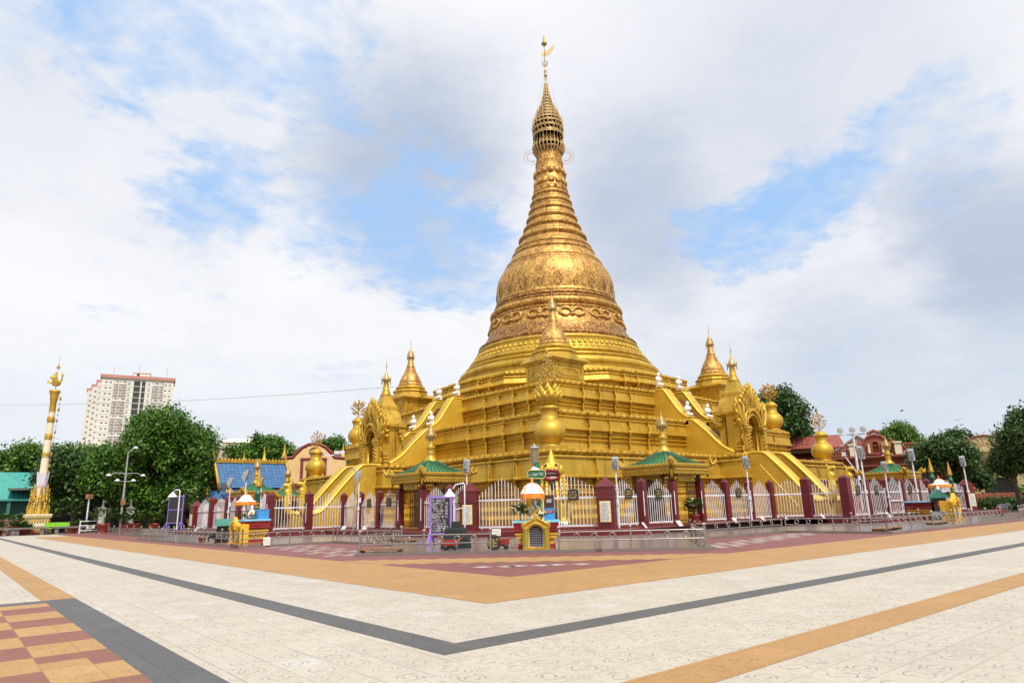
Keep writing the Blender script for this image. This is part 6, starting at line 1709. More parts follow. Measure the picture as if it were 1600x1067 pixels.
for k in range(6):
    a = PI / 6 + k * PI / 3; c, s = math.cos(a), math.sin(a); R1 = 1.02
    b.tube([(1.25 * c, 1.25 * s, 2.4), (1.15 * c, 1.15 * s, 3.2), (1.0 * c, 1.0 * s, 3.9), (R1 * c, R1 * s, 4.6), (R1 * c, R1 * s, 5.0)], [.5, .34, .30, .40, .14], 10); b.ell((R1 * c, R1 * s, 5.25), (.22, .22, .27), 10, 8); b.tube([(R1 * c, R1 * s, 5.4), (R1 * c, R1 * s, 5.75), (R1 * c, R1 * s, 6.2)], [.2, .13, .02], 8)
    for g_ in (-.36, .36):
        a2 = a + g_
        b.tube([(1.05 * math.cos(a + g_ * .5), 1.05 * math.sin(a + g_ * .5), 4.75), (1.4 * math.cos(a2), 1.4 * math.sin(a2), 4.2), (1.5 * math.cos(a + g_ * .3), 1.5 * math.sin(a + g_ * .3), 3.9)], [.15, .12, .1], 8)
    b.tube([(1.3 * math.cos(a + .5), 1.3 * math.sin(a + .5), 2.4), (1.5 * math.cos(a + .5), 1.5 * math.sin(a + .5), 3.2), (1.15 * math.cos(a + .5), 1.15 * math.sin(a + .5), 4.4)], [.3, .2, .05], 8)
me = blobmesh(b, .06, 1); from_mesh(me, 'guardian_figures', GOLD_O, t)
b = MB()
for k in range(8):
    a = PI / 4 * k
    for j in range(7): b.ell((1.25 * math.cos(a), 1.25 * math.sin(a), 2.7 + .34 * j), (.2, .2, .15), 6, 5)
    b.tube([(1.1 * math.cos(a), 1.1 * math.sin(a), 4.9), (1.35 * math.cos(a), 1.35 * math.sin(a), 5.6)], [.2, .03], 6)
b.build('gilded_ornament', GOLD_O, t)
b = MB(); b.ell((0, 0, 18.95), (.36, .72, .42), 12, 8); b.tube([(0, -.5, 19.1), (0, -.78, 19.5), (0, -.72, 19.95)], [.24, .15, .13], 8); b.ell((0, -.8, 20.05), (.15, .2, .16), 8, 6); b.tube([(0, -.9, 20.05), (0, -1.2, 19.95)], [.1, .02], 6); b.tube([(0, -.7, 20.15), (0, -.68, 20.6)], [.13, .02], 6)
for s_ in (-1, 1):
    b.tube([(s_ * .16, 0, 18.6), (s_ * .18, -.05, 18.0)], .09, 6)
    for k in range(5): b.tube([(s_ * .3, -.25 + .1 * k, 19.0), (s_ * .36, .0 + .17 * k, 19.6), (s_ * .34, .15 + .22 * k, 20.55 - .22 * k)], [.13, .15, .05], 7)
for k in (-1, 0, 1): b.tube([(0, .5, 18.95), (k * .12, 1.0, 19.1 + .1 * k), (k * .2, 1.5, 19.05 + .2 * k)], [.18, .1, .03], 6)
bm_ = from_mesh(blobmesh(b, .07, 1), 'bird', GOLD_O, t); bm_.rotation_euler.z = rad(80)
b = MB(); b.tube([(0, 0, 18), (0, 0, 22.6)], .03, 5); b.lathe([(.26, 20.9), (.3, 21.0), (.1, 21.4), (.03, 21.7)], 10); b.build('rod', BRONZE, t)
b = MB()
for i in range(17):
    z = 17.0 - i * .72; x = .95 - .02 * i
    m = Matrix.Translation((x * math.cos(-.2), x * math.sin(-.2), z))
    if i % 2 == 0: b.lathe([(.10, .2), (.16, .05), (.16, -.22), (.1, -.24)], 8, m.translation)
    else: b.ell(m.translation, .11, 6, 5)
b.tube([(.95, -.2, 17.6), (.6, -.12, 5.4)], .02, 4); b.build('bell_string', BRONZE, t)

for (bb, d, s, sd, rx, hh, lab) in ((87.0, 102, 2.2, 2, .35, .4, 'red pot with small plant at the far left edge of the plaza'), (85.9, 102, 2.6, 3, .3, .3, 'big red pot just left of the tall pillar\'s foot'), (85.5, 102, 2.0, 4, .4, .3, 'wide red pot in front of the tall pillar\'s red steps'),
        (84.2, 107, 3.6, 6, .62, .95, 'bright green bush right of the tall pillar\'s pedestal'), (82.9, 106, 3.0, 7, .5, 1.3, 'slender pale green shrub in red pot beside the green bench'), (82.4, 103, 2.2, 8, .35, .4, 'red pot with low plant right of the green bench'), (80.9, 100, 2.8, 11, .55, .8, 'leafy potted plant right of the white barrier'),
        (79.0, 100, 2.6, 12, .5, .7, 'potted plant right of the lamp post'), (77.8, 100, 2.4, 14, .5, .8, 'potted plant in the shade left of the purple stand'), (79.5, 100, 2.4, 15, .5, .7, 'red flower pot between the white gate posts'), (75.0, 92, 3.4, 17, .5, 1.3, 'yellow-green shrub right of the purple stand')):
    pot_plant('potted_plant', lab, polar(bb, d), s, True, 170, rx, hh, .22, sd, 'potted plants along the plaza edge')
t = thing('planter', 'pale terracotta planter box left of the tall pillar', 'planter', polar(86.4, 106), rad(-4))
b = MB(); b.box((0, 0, .9), (4.6, 1.6, 1.8)); b.box((0, 0, 1.82), (4.8, 1.8, .12)); b.build('box', paint('planter_clay', (.42, .24, .18), (.34, .2, .15), .8), t)
b = bush_mb(random.Random(71), 420, 2.4, .9, .5, c=(0, 0, 1.6)); b.build('foliage', LEAF_P, t)
t = thing('bench', 'bright green bench among the pots right of the tall pillar', 'bench', polar(83.7, 102), rad(-6))
b = MB(); b.box((0, 0, .75), (2.6, .8, .12)); b.box((0, .42, 1.15), (2.6, .1, .5)); b.build('seat', paint('lime_paint', (.22, .50, .03), (.18, .42, .02), .5), t)
for x in (-1.0, 1.0): k = MB(); k.box((x, 0, .35), (.14, .6, .7)); k.build('leg', LAMPG, t)
for i, (bb, lab) in enumerate(((86.8, 'grey stone bench slab at the far left edge'), (85.2, 'grey stone bench slab in front of the tall pillar'), (83.0, 'grey stone bench slab right of the green bench'))):
    t = thing('stone_bench', lab, 'bench', polar(bb, 101), rad(-5), 'grey stone benches along the plaza edge')
    b = MB(); b.box((0, 0, .8), (3.4, .8, .2)); b.build('slab', STONE, t)
    for x in (-1.2, 1.2): k = MB(); k.box((x, 0, .35), (.4, .6, .7)); k.build('leg', STONE, t)
t = thing('barrier', 'white painted crowd barrier standing at the plaza edge', 'barrier', polar(81.75, 100), rad(-10))
b = MB()
for x in (-1.05, 1.05): b.box((x, 0, .75), (.12, .1, 1.5)); b.box((x, 0, .05), (.12, .9, .08))
for z in (.35, .95, 1.45): b.box((0, 0, z), (2.1, .08, .1))
b.build('frame', WHITE, t); b = MB(); b.box((.1, -.06, .7), (.9, .04, .36)); b.build('panel', CARD, t)
for bb, lab in ((81.1, 'white masonry gate post with grey cap left of the lamp post'), (79.35, 'white masonry gate post half hidden right of the lamp post')):
    t = thing('gate_post', lab, 'gate post', polar(bb, 101), rad(-10), 'white masonry gate posts')
    b = MB(); b.box((0, 0, 1.4), (.85, .85, 2.8)); b.build('shaft', paint('weathered_whitewash', (.40, .39, .37), (.28, .27, .25), .8), t); b = MB(); b.box((0, 0, 2.88), (1.15, 1.15, .16)); b.lathe([(.7, 2.95), (.2, 3.15), (.12, 3.5), (.14, 3.7), (.03, 4.1)], 4, start=PI / 4, smooth=False); b.build('cap', STONE, t)
t = thing('street_lamp', 'tall grey street lamp with several lamp arms in front of the big round tree', 'street lamp', polar(79.9, 100))
b = MB(); b.tube([(0, 0, 0), (0, 0, 5), (0, 0, 10)], [.16, .12, .08], 10); b.tube([(0, 0, 9.8), (.6, -.2, 10.4)], .06, 6)
for s in (-1, 1): b.tube([(0, 0, 7.2), (s * 1.2, 0, 7.3), (s * 1.9, 0, 7.0)], .05, 6)
b.tube([(0, 0, 6.2), (-.9, -.2, 6.3)], .04, 5); b.tube([(0, 0, 6.2), (.9, -.2, 6.3)], .04, 5); b.build('pole', LAMPG, t)
for p in ((.75, -.25, 10.45), (2.0, 0, 6.95), (-1.9, 0, 6.95), (-.9, -.2, 6.3), (.9, -.2, 6.3)):
    k = MB(); k.lathe([(.12, .22), (.34, 0), (.3, -.06)], 10, p); k.build('lamp_head', WHITE, t)
b = MB(); b.box((0, -.2, 3.7), (.5, .3, .7)); b.build('meter_box', WOOD, t)
t = thing('lantern_post', 'short white post with square brown lamp head left of the white gate post', 'lamp', polar(82.0, 103))
b = MB(); b.tube([(0, 0, 0), (0, 0, 4.2)], .1, 8); b.build('pole', WHITE, t); b = MB(); b.box((0, 0, 4.5), (.7, .5, .6), .6); b.build('lamp_head', WOOD, t)

# ------------------------------------------------------------------ buildings
def frame_win(parent, mb_x, y, z, w, h, mat, fmat=None, name='window', d=.12):
    k = MB(); k.box((mb_x, y, z), (w, d, h)); return k.build(name, mat, parent)
APT = paint('apartment_cream', (.72, .68, .61), (.64, .60, .53), .7, scale=.15)
APTR = paint('apartment_trim', (.50, .24, .19), (.44, .2, .16), .7, scale=.2)
GLASSD = paint('dark_glazing', (.16, .17, .17), (.26, .25, .24), .25, scale=.3, bmp=0)
GLASSL = paint('pale_glazing', (.38, .40, .38), (.48, .47, .43), .3, scale=.3, bmp=0)
BALC = paint('balcony_pale', (.50, .40, .35), (.42, .34, .30), .7, scale=.3)
t = thing('apartment_tower', 'tall cream high-rise apartment block with pinkish roof edges behind the big tree', 'apartment block', polar(79.75, 430), rad(-11.5))
Wf, Ht = 36.0, 78.5
b = MB(); b.box((0, 9, Ht / 2), (Wf, 18, Ht))
for i in range(3): b.box((-Wf / 2 - 3.0 - i * 3.4 + 6, 26 + i * 16, (Ht) / 2), (12, 16, Ht))
b.build('wall', APT, t)
b = MB(); b.box((0, 9, Ht + .9), (Wf + 1.6, 19.6, 1.8))
for i in range(3): b.box((-Wf / 2 - 3.0 - i * 3.4 + 6, 26.5 + i * 16, Ht + .9), (13.4, 15.6, 1.8))
rf = b.build('roof_edge', APTR, t)
b = MB(); b.box((1.2, 9, Ht + 3.0), (8.5, 9, 3.2)); b.box((1.2, 9, Ht + 4.7), (9.3, 9.8, .4)); b.build('lift_house', APT, rf)
b = MB(); b.box((-.6, 4.4, Ht + 3.2), (1.4, .2, 1.6)); b.build('opening', CHARCOAL, rf)
b = MB()
for x, h in ((-13, 5), (-.5, 7), (14, 6)): b.tube([(x, 9, Ht), (x, 9, Ht + h + 3)], .1, 4)
b.build('aerial', LAMPG, rf)
stuff = MB(); cnt = 0
cols = [(.05, .08, 'tiny'), (.11, .14, 'tiny'), (.17, .23, 'bal'), (.245, .34, 'bal'), (.36, .395, 'win'), (.44, .53, 'dark'), (.55, .60, 'dark'), (.635, .665, 'win'), (.70, .785, 'bal'), (.80, .855, 'bal'), (.87, .90, 'tiny'), (.93, .96, 'tiny')]
lines_ = MB()
for fl in range(22):
    z = Ht - 2.4 - fl * 3.25
    lines_.box((0, -.06, z - 1.75), (Wf, .1, .18))
    for a, c, kd in cols:
        w = (c - a) * Wf; x = -Wf / 2 + (a + c) / 2 * Wf
        h = {'tiny': .6, 'bal': 2.0, 'win': 1.7, 'dark': 2.75}[kd]
        mat = {'tiny': GLASSD, 'bal': GLASSD, 'win': GLASSL, 'dark': CHARCOAL}[kd]
        if kd in ('bal', 'win', 'dark') and fl < 12 and cnt < 100:
            o = frame_win(t, x, -.05, z, w, h, mat, d=.3); cnt += 1
            if kd == 'bal':
                k = MB(); k.box((x, -.35, z - .55), (w + .2, .35, .9)); k.box((x - w * .2, -.22, z + .15), (w * .3, .1, 1.2)); k.build('balcony_rail', BALC if fl % 3 else APT, o)
        else: stuff.box((x, -.05, z), (w, .3, h))
lines_.build('floor_band', APT, t)
for i in range(4):
    for fl in range(22):
        z = Ht - 2.6 - fl * 3.25
        xx = -Wf / 2 - .05 if i == 0 else -Wf / 2 - 3.0 - (i - 1) * 3.4 + 6 - 6.05
        y0 = 9 if i == 0 else 26 + (i - 1) * 16
        stuff.box((xx, y0 - 3, z), (.3, 2.2, 1.2)); stuff.box((xx, y0 + 3, z), (.3, 2.2, 1.2))
        if i: stuff.box((xx + 1.9, 26 + (i - 1) * 16 - 8.05, z), (1.3, .3, .7))
so_ = stuff.build('small_window', GLASSD, t); so_['kind'] = 'stuff'
b = MB(); b.box((-12.5, -1.5, 18), (12, 3.4, 37)); b.build('podium', PINK, t)

t = thing('teal_hall', 'low hall with sloping teal metal roof at the far left edge', 'building', polar(89.4, 122), rad(-1))
b = MB(); b.box((0, 5, 2.6), (19, 8, 5.2)); b.build('wall', paint('teal_wall', (.05, .16, .14), (.04, .12, .11), .6), t)
ROOFT = roof_mat('teal_roof', (.05, .30, .26), (.04, .23, .20), .6)
b = MB(); b.add([(-11, -1.2, 4.6), (11, -1.2, 4.6), (9.5, 6, 8.9), (-9.5, 6, 8.9), (-11, 11, 5), (11, 11, 5)], [(0, 1, 2, 3), (3, 2, 5, 4)]); b.add([(-11, -1.2, 4.5), (11, -1.2, 4.5), (11, -1.2, 4.7), (-11, -1.2, 4.7)], [(0, 1, 2, 3)]); b.build('roof', ROOFT, t)
for i in range(6): k = MB(); k.box((-10 + i * 4, -.8, 2.3), (.4, .4, 4.6)); k.build('column', TEAL, t)
t = thing('red_signboard', 'small dark red roof of a stall at the extreme left edge', 'stall', polar(87.6, 108), 0)
b = MB(); b.add([(-1, -.6, 4.6), (.7, -.6, 4.6), (.7, .6, 4.6), (-1, .6, 4.6), (0, 0, 5.6)], [(0, 1, 4), (1, 2, 4), (2, 3, 4), (3, 0, 4), (3, 2, 1, 0)]); b.build('roof', TERRA, t); b = MB(); b.tube([(0, 0, 0), (0, 0, 4.6)], .12, 6); b.build('post', DARKWOOD, t)
t = thing('teal_building', 'building with flat teal roof edge peeking over the trees right of the tall pillar', 'building', polar(83.5, 152), rad(-6.5))
b = MB(); b.box((0, 4, 7), (7, 8, 14)); b.build('wall', TEAL, t); b = MB(); b.box((0, 4, 15), (9.4, 9.4, .25)); b.build('roof', paint('dark_roof', (.06, .07, .07), (.04, .05, .05), .6), t); b = MB(); b.box((2.8, -.1, 14.3), (3.0, .2, 1.3)); b.build('gable_panel', ROOFT, t)
t = thing('orange_roof_house', 'house with orange tiled roof far left behind the trees', 'house', polar(86.6, 165), rad(-4))
b = MB(); b.box((0, 3, 5), (10, 6, 10)); b.build('wall', CREAM, t); b = MB(); b.add([(-6, -1, 10), (6, -1, 10), (6, 7, 10), (-6, 7, 10), (-4.5, 3, 13.2), (4.5, 3, 13.2)], [(0, 1, 5, 4), (2, 3, 4, 5), (0, 4, 3), (1, 2, 5)]); b.build('roof', paint('orange_tile', (.40, .15, .05), (.3, .1, .04), .7), t)
t = thing('dark_hall', 'shadowed grey-green hall with arched doorway behind the white gate posts', 'building', polar(80.4, 124), rad(-10))
b = MB(); b.box((0, 4, 3.0), (26, 8, 6.0)); b.box((0, -.05, 6.1), (26.6, 8.6, .3)); b.build('wall', paint('grey_green_wall', (.10, .13, .10), (.07, .09, .075), .8), t)
b = MB(); b.mesh(plate([[(-2.4, 0), (-2.4, 3.2)] + [(-2.4 * math.cos(q), 3.2 + 1.9 * math.sin(q)) for q in [PI * k / 12 for k in range(13)]] + [(2.4, 0)]], .2), Matrix.Translation((-5.5, -.1, 0)) @ UPR); b.build('doorway', CHARCOAL, t)
b = MB()
for x in (-11, 0, 6): b.box((x, -.2, 3), (.5, .4, 6))
b.build('pilaster', paint('pilaster_grey', (.18, .2, .17), (.13, .15, .12), .8), t)
for x in (2.0, 4.2, 8.4, 10.6): frame_win(t, x, -.05, 3.0, 1.2, 1.6, CHARCOAL)

# blue tiled roof pavilion
t = thing('blue_roof_pavilion', 'pavilion with steep blue tiled roof and gilded gable', 'pavilion', (-19.6, 46.5, 0))
mB, nt, bB = mat_new('blue_roof_tile')
tc = nt.nodes.new('ShaderNodeTexCoord'); br = nt.nodes.new('ShaderNodeTexBrick'); nt.links.new(tc.outputs['Object'], br.inputs['Vector'])
mpn = nt.nodes.new('ShaderNodeMapping'); mpn.inputs['Rotation'].default_value = (0, 0, 0); nt.links.new(tc.outputs['Object'], mpn.inputs[0])
sp = nt.nodes.new('ShaderNodeSeparateXYZ'); nt.links.new(tc.outputs['Object'], sp.inputs[0]); cb = nt.nodes.new('ShaderNodeCombineXYZ'); nt.links.new(sp.outputs[0], cb.inputs[0]); nt.links.new(sp.outputs[2], cb.inputs[1]); nt.links.new(cb.outputs[0], br.inputs['Vector'])
br.inputs['Scale'].default_value = 1; br.offset = 0; br.inputs['Brick Width'].default_value = .55; br.inputs['Row Height'].default_value = .42; br.inputs['Mortar Size'].default_value = .04
br.inputs['Color1'].default_value = (.05, .155, .32, 1); br.inputs['Color2'].default_value = (.035, .11, .25, 1); br.inputs['Mortar'].default_value = (.015, .06, .16, 1)
nt.links.new(br.outputs['Color'], bB.inputs['Base Color']); bB.inputs['Roughness'].default_value = .4; bump(nt, bB, br.outputs['Fac'], -.6, .08)
b = MB()
x0, x1 = -5.4, 5.2
b.add([(x0, -3.2, 5.5), (x1, -3.2, 5.5), (x1, 0, 9.3), (x0, 0, 9.3), (x0, 3.2, 5.5), (x1, 3.2, 5.5)], [(0, 1, 2, 3), (3, 2, 5, 4)])
b.add([(x0 - 1.6, -4.6, 3.6), (x1 + 1.6, -4.6, 3.6), (x1, -3.0, 5.2), (x0, -3.0, 5.2), (x0 - 1.6, 4.6, 3.6), (x1 + 1.6, 4.6, 3.6), (x1, 3.0, 5.2), (x0, 3.0, 5.2)], [(0, 1, 2, 3), (5, 4, 7, 6), (4, 0, 3, 7), (1, 5, 6, 2)])
b.build('roof', mB, t)
b = MB(); b.box(((x0 + x1) / 2, 0, 9.4), (x1 - x0, .5, .4))
for i in range(22): b.ell((x0 + .5 * i, 0, 9.65), (.2, .12, .2), 6, 5)
for x in (x0, x1):
    for s in (-1, 1):
        b.tube([(x, s * 3.4, 5.2), (x, 0, 9.5)], .2, 6); 
        for k in range(8): b.ell((x - .1, s * (3.2 - .4 * k), 5.6 + .47 * k), (.14, .2, .26), 6, 5)
        b.tube([(x, s * 3.4, 5.2), (x - .3, s * 3.9, 5.6), (x - .3, s * 3.9, 6.6)], [.2, .18, .03], 6)
    b.tube([(x, 0, 9.4), (x - .2, 0, 10.4), (x - .2, 0, 11.2)], [.25, .18, .03], 6)
b.tube([(x0 - 1.7, -4.6, 3.6), (x1 + 1.7, -4.6, 3.6)], .16, 5); b.tube([(x0 - 1.7, -4.6, 3.6), (x0 - 2.0, -4.9, 4.4), (x0 - 2.1, -5.0, 5.4)], [.2, .18, .04], 6)
b.build('gilded_ridge', GOLD_O, t)
b = MB(); b.add([(x0 + .15, -3, 5.5), (x0 + .15, 3, 5.5), (x0 + .15, 0, 9.1)], [(0, 1, 2)]); b.add([(x1 - .15, -3, 5.5), (x1 - .15, 3, 5.5), (x1 - .15, 0, 9.1)], [(0, 1, 2)]); b.build('gable', DARKWOOD, t)
b = MB(); b.box((0, 0, 2.6), (x1 - x0 - .4, 5.6, 5.3)); b.build('wall', paint('pavilion_wall', (.30, .19, .08), (.2, .12, .05), .7), t)
for i in range(5): k = MB(); k.box((x0 + .3 + i * 2.5, -4.2, 1.8), (.35, .35, 3.6)); k.build('column', GOLD_O, t)
k = MB(); k.box((-4.9, -4.75, 5.6), (1.4, .2, 1.0), m=Matrix.Rotation(-.5, 3, 'X')); k.build('solar_panel', BLACK, t)
for i, (bb, d, z, s, lab) in enumerate(((70.4, 122, 9.6, 1.0, 'golden spire standing behind the blue roof, tallest of three'), (71.9, 122, 9.6, .75, 'golden spire behind the blue roof, middle of three'), (73.2, 122, 9.6, .62, 'small golden spire behind the blue roof, leftmost of three'))):
    t = thing('roof_spire', lab, 'spire', polar(bb, d, 0), 0, 'golden spires behind the blue roof')
    k = MB(); k.prism([(-1.2, -1.2), (1.2, -1.2), (1.2, 1.2), (-1.2, 1.2)], 0, z - .2); k.build('base_block', TERRA, t)
    k = MB(); k.lathe([(1.0 * s, z - .2), (1.0 * s, z), (.7 * s, z + .1), (.75 * s, z + .5 * s), (.42 * s, z + .8 * s), (.4 * s, z + 1.1 * s), (.22 * s, z + 1.4 * s), (.2 * s, z + 1.9 * s), (.08 * s, z + 2.5 * s), (.03, z + 3.4 * s)], 16); k.build('spire', GOLD_Y, t)

# yellow and maroon gateway
YWALL = paint('yellow_plaster', (.72, .48, .22), (.64, .42, .18), .7, scale=.6)
MPL = paint('maroon_plaster', (.20, .025, .03), (.16, .02, .025), .6)
t = thing('gateway_building', 'yellow gateway building with maroon edged curved gable and arched opening', 'building', polar(66.6, 128), rad(-23.5))
win = [(-1.2, 7.4)] + [(-1.2 * math.cos(q), 9.4 + 1.2 * math.sin(q)) for q in [PI * k / 12 for k in range(13)]] + [(1.2, 7.4)]
gab = [(-5.6, 0), (-5.6, 11.2), (-3.6, 11.4), (-3.0, 12.2), (-2.0, 13.2), (-.9, 13.75), (0, 13.85), (.9, 13.75), (2.0, 13.2), (3.0, 12.2), (3.6, 11.4), (5.6, 11.2), (5.6, 0)]
b = MB(); b.mesh(plate([gab, win[::-1]], 3.0, .02), UPR); b.build('wall', YWALL, t)
b = MB(); b.tube([(x, -1.4, z + .05) for x, z in gab[1:-1]], .32, 6, smooth=False); b.tube([(x, -1.52, z) for x, z in win[1:-1]], .22, 6, smooth=False)
for x in (-2.0, 2.0): b.box((x, -1.55, 8.9), (.5, .2, 4.2))
b.box((0, -1.6, 11.2), (4.6, .25, .3)); b.box((0, -1.7, 6.6), (11.6, .5, .6)); b.box((0, -1.7, 4.9), (11.6, .5, .4))
b.tube([(.75 * math.cos(q), -1.55, 12.4 + .75 * math.sin(q)) for q in [2 * PI * k / 18 for k in range(19)]], .12, 5)
b.build('trim', MPL, t)
for x in (-5.1, 5.1):
    k = MB(); k.lathe([(.5, 11.3), (.55, 11.6), (.35, 11.8), (.4, 12.1), (.15, 12.6), (.1, 13.4), (.02, 14.2)], 12, (x, -.6, 0)); k.build('finial', GOLD_Y, t)
k = MB()
for i in range(16): k.lathe([(.14, 0), (.2, .25), (.1, .55), (.17, .9), (.14, 1.0)], 8, (6.2 + i * .5, -1.0, 7.0))
k.box((9.9, -1.0, 8.1), (8.4, .4, .22)); k.box((9.9, -1.0, 6.9), (8.4, .4, .22)); k.build('balustrade', YWALL, t)
k = MB(); k.box((10, 1.5, 3.4), (9, 5, 6.8)); k.box((10, -1.05, 6.4), (9.2, .3, .5)); k.build('side_wing', MPL, t)
t = thing('twin_lamp', 'white twin-arm lamp post beside the yellow gateway', 'street lamp', polar(65.35, 104), rad(-24))
b = MB(); b.tube([(0, 0, 0), (0, 0, 10.0)], .11, 8); b.box((-.6, 0, 10.0), (4.6, .1, .16)); b.build('pole', WHITE, t)
for x in (-2.4, -1.2, 1.0, 1.7): k = MB(); k.box((x, -.1, 10.4), (.8, .4, .5)); k.build('lamp_head', WHITE, t)
t = thing('pink_building', 'pale pink flat-roofed building between the big tree and the blue roof', 'building', polar(73.3, 205), rad(-17))
b = MB(); b.box((0, 4, 10), (9, 8, 20.5)); b.build('wall', paint('pale_pink', (.55, .38, .33), (.48, .33, .29), .7), t)
b = MB(); b.box((0, 4, 20.4), (9.6, 8.6, .5)); b.build('roof', APT, t)
for x in (-2.5, 0, 2.5): frame_win(t, x, -.05, 18, 1.2, 1.4, GLASSD)
k = MB(); k.box((-4.4, -.2, 15), (.7, .5, 14)); k.build('pilaster', APTR, t)
t = thing('hilltop_temple', 'tiny pale temple on the wooded hilltop', 'temple', polar(72.0, 625, 54), rad(-18))
b = MB(); b.box((0, 0, 4), (34, 10, 9)); b.build('wall', CREAM, t); b = MB(); b.add([(-18, -6, 8.5), (18, -6, 8.5), (18, 6, 8.5), (-18, 6, 8.5), (-14, 0, 12), (14, 0, 12)], [(0, 1, 5, 4), (2, 3, 4, 5), (0, 4, 3), (1, 2, 5)]); b.build('roof', APT, t)

# ------------------------------------------------------------------ right side buildings
BRW = paint('brick_wall', (.30, .085, .05), (.22, .06, .04), .8, scale=.7)
t = thing('brick_building', 'red brick building with cream piers, balustrade and arched central gable', 'building', polar(21.9, 118), rad(-68.1))
b = MB(); b.box((0, 5, 3.9), (17.5, 9, 7.8)); b.build('wall', BRW, t)
b = MB()
for z, d in ((7.75, .5), (7.95, .75), (6.6, .25), (5.4, .2)): b.box((0, .5 - d / 2, z), (18 + d, d + 1, .2))
for i in range(34): b.ell((-8.4 + i * .51, .35, 6.3), (.2, .14, .2), 6, 5)
b.build('cornice', BRW, t)
b = MB()
for z in (8.35, 9.7): b.box((0, .3, z), (17.2, .5, .22))
for x in np.arange(-8.2, 8.3, .42):
    if abs(x) > 2.2: b.box((float(x), .3, 9.0), (.2, .3, 1.2))
b.box((0, .5, 9.05), (17.0, .2, .25)); b.build('balustrade', BRW, t)
for x in (-8.0, -3.2, 3.0, 7.4): k = MB(); k.box((x, .2, 9.0), (1.3 if abs(x) > 5 else .9, .8, 1.7)); k.box((x, .2, 9.95), (1.6 if abs(x) > 5 else 1.2, 1.1, .22)); k.build('cream_pier', CREAM, t)
b = MB(); ga = [(-2.5, 8.2), (-2.5, 10.0), (-2.2, 10.9), (-1.4, 11.7), (0, 12.0), (1.4, 11.7), (2.2, 10.9), (2.5, 10.0), (2.5, 8.2)]
ni = [(-.65, 8.5), (-.65, 10.0)] + [(-.65 * math.cos(q), 10.1 + .6 * math.sin(q)) for q in [PI * k / 10 for k in range(11)]] + [(.65, 10.0), (.65, 8.5)]
b.mesh(plate([ga, ni[::-1]], .9, .03), Matrix.Translation((0, .3, 0)) @ UPR); b.tube([(x, -.2, z) for x, z in ga], .2, 6)
for k in range(7):
    x = -1.2 + .4 * k; b.ell((x, .2, 12.3 + .5 * (1 - abs(x) / 1.3)), (.25, .2, .4), 7, 6)
for s in (-1, 1):
    for k in range(4): b.ell((s * (1.7 + .35 * k), .1, 11.4 - .42 * k), (.24, .2, .3), 6, 5)
    b.tube([(s * 2.9, .2, 10.0), (s * 3.4, .2, 10.8), (s * 3.0, .2, 11.4)], [.28, .2, .06], 6)
b.box((0, .6, 9.4), (1.6, .3, 2.6)); o = b.build('gable', BRW, t); o.scale = (.68, 1, .78); o.location.z = 1.9
for s in (-1, 1): k = MB(); k.lathe([(.2, 8.5), (.18, 8.7), (.15, 9.7), (.22, 9.9)], 10, (s * .95, -.35, 0)); k.build('column', CREAM, t)
for x in (-6.2, -3.8, -1.4, 1.4, 3.8, 6.2):
    k = MB(); k.mesh(plate([[(-.6, 2.2), (-.6, 4.2)] + [(-.6 * math.cos(q), 4.2 + .5 * math.sin(q)) for q in [PI * j / 8 for j in range(9)]] + [(.6, 2.2)]], .2), Matrix.Translation((x, .42, 0)) @ UPR); k.build('window', CHARCOAL, t)
t = thing('gabled_house', 'house with rusty metal gable roof behind the brick building\'s left end', 'house', polar(23.1, 132), rad(-60))
b = MB(); b.box((0, 4, 5), (7, 9, 10)); b.build('wall', paint('brown_wall', (.14, .09, .07), (.1, .07, .05), .8), t)
b = MB(); b.add([(-4.2, -1, 9.6), (0, -1, 12.4), (4.2, -1, 9.6), (-4.2, 9, 9.6), (0, 9, 12.4), (4.2, 9, 9.6)], [(0, 1, 4, 3), (1, 2, 5, 4), (0, 1, 2)]); b.build('roof', paint('rusty_sheet', (.32, .14, .10), (.40, .36, .36), .6, scale=.4), t)
b = MB(); b.tube([(-4.2, -1.1, 9.6), (0, -1.1, 12.4), (4.2, -1.1, 9.6)], .2, 5, smooth=False); b.build('bargeboard', LAMPG, t)
t = thing('red_roof_hall', 'two-tier red metal roofs between the golden vases at right', 'building', polar(26.2, 140), rad(-64))
b = MB(); b.box((0, 4, 4.5), (9, 8, 9)); b.build('wall', DARKWOOD, t)
RR = roof_mat('red_metal_roof', (.26, .06, .04), (.2, .05, .035), .6)
b = MB()
for z0, z1, w0 in ((11.2, 13.8, 5.6), (8.2, 10.6, 6.6)): b.add([(-w0, -1.5, z0), (w0, -1.5, z0), (w0 - .8, 3, z1), (-w0 + .8, 3, z1), (-w0, 9, z0), (w0, 9, z0)], [(0, 1, 2, 3), (3, 2, 5, 4), (0, 3, 4), (1, 5, 2)])
b.build('roof', RR, t)
b = MB(); b.box((0, 3, 10.9), (9.5, 7, .9)); b.build('upper_wall', DARKWOOD, t)
t = thing('floodlight_mast', 'tall white mast carrying three round floodlights in front of the brick building', 'mast', polar(23.3, 100), rad(-67))
b = MB(); b.tube([(0, 0, 0), (0, 0, 5), (0, 0, 10.0)], [.2, .16, .12], 10); b.box((-.1, 0, 10.0), (3.4, .14, .16)); b.tube([(0, 0, 4.8), (-1.4, -.2, 7.4)], .07, 6); b.box((-1.4, -.3, 7.5), (.5, .3, .5)); b.lathe([(.24, 3.9), (.3, 4.0), (.24, 4.3)], 8); b.build('pole', WHITE, t)
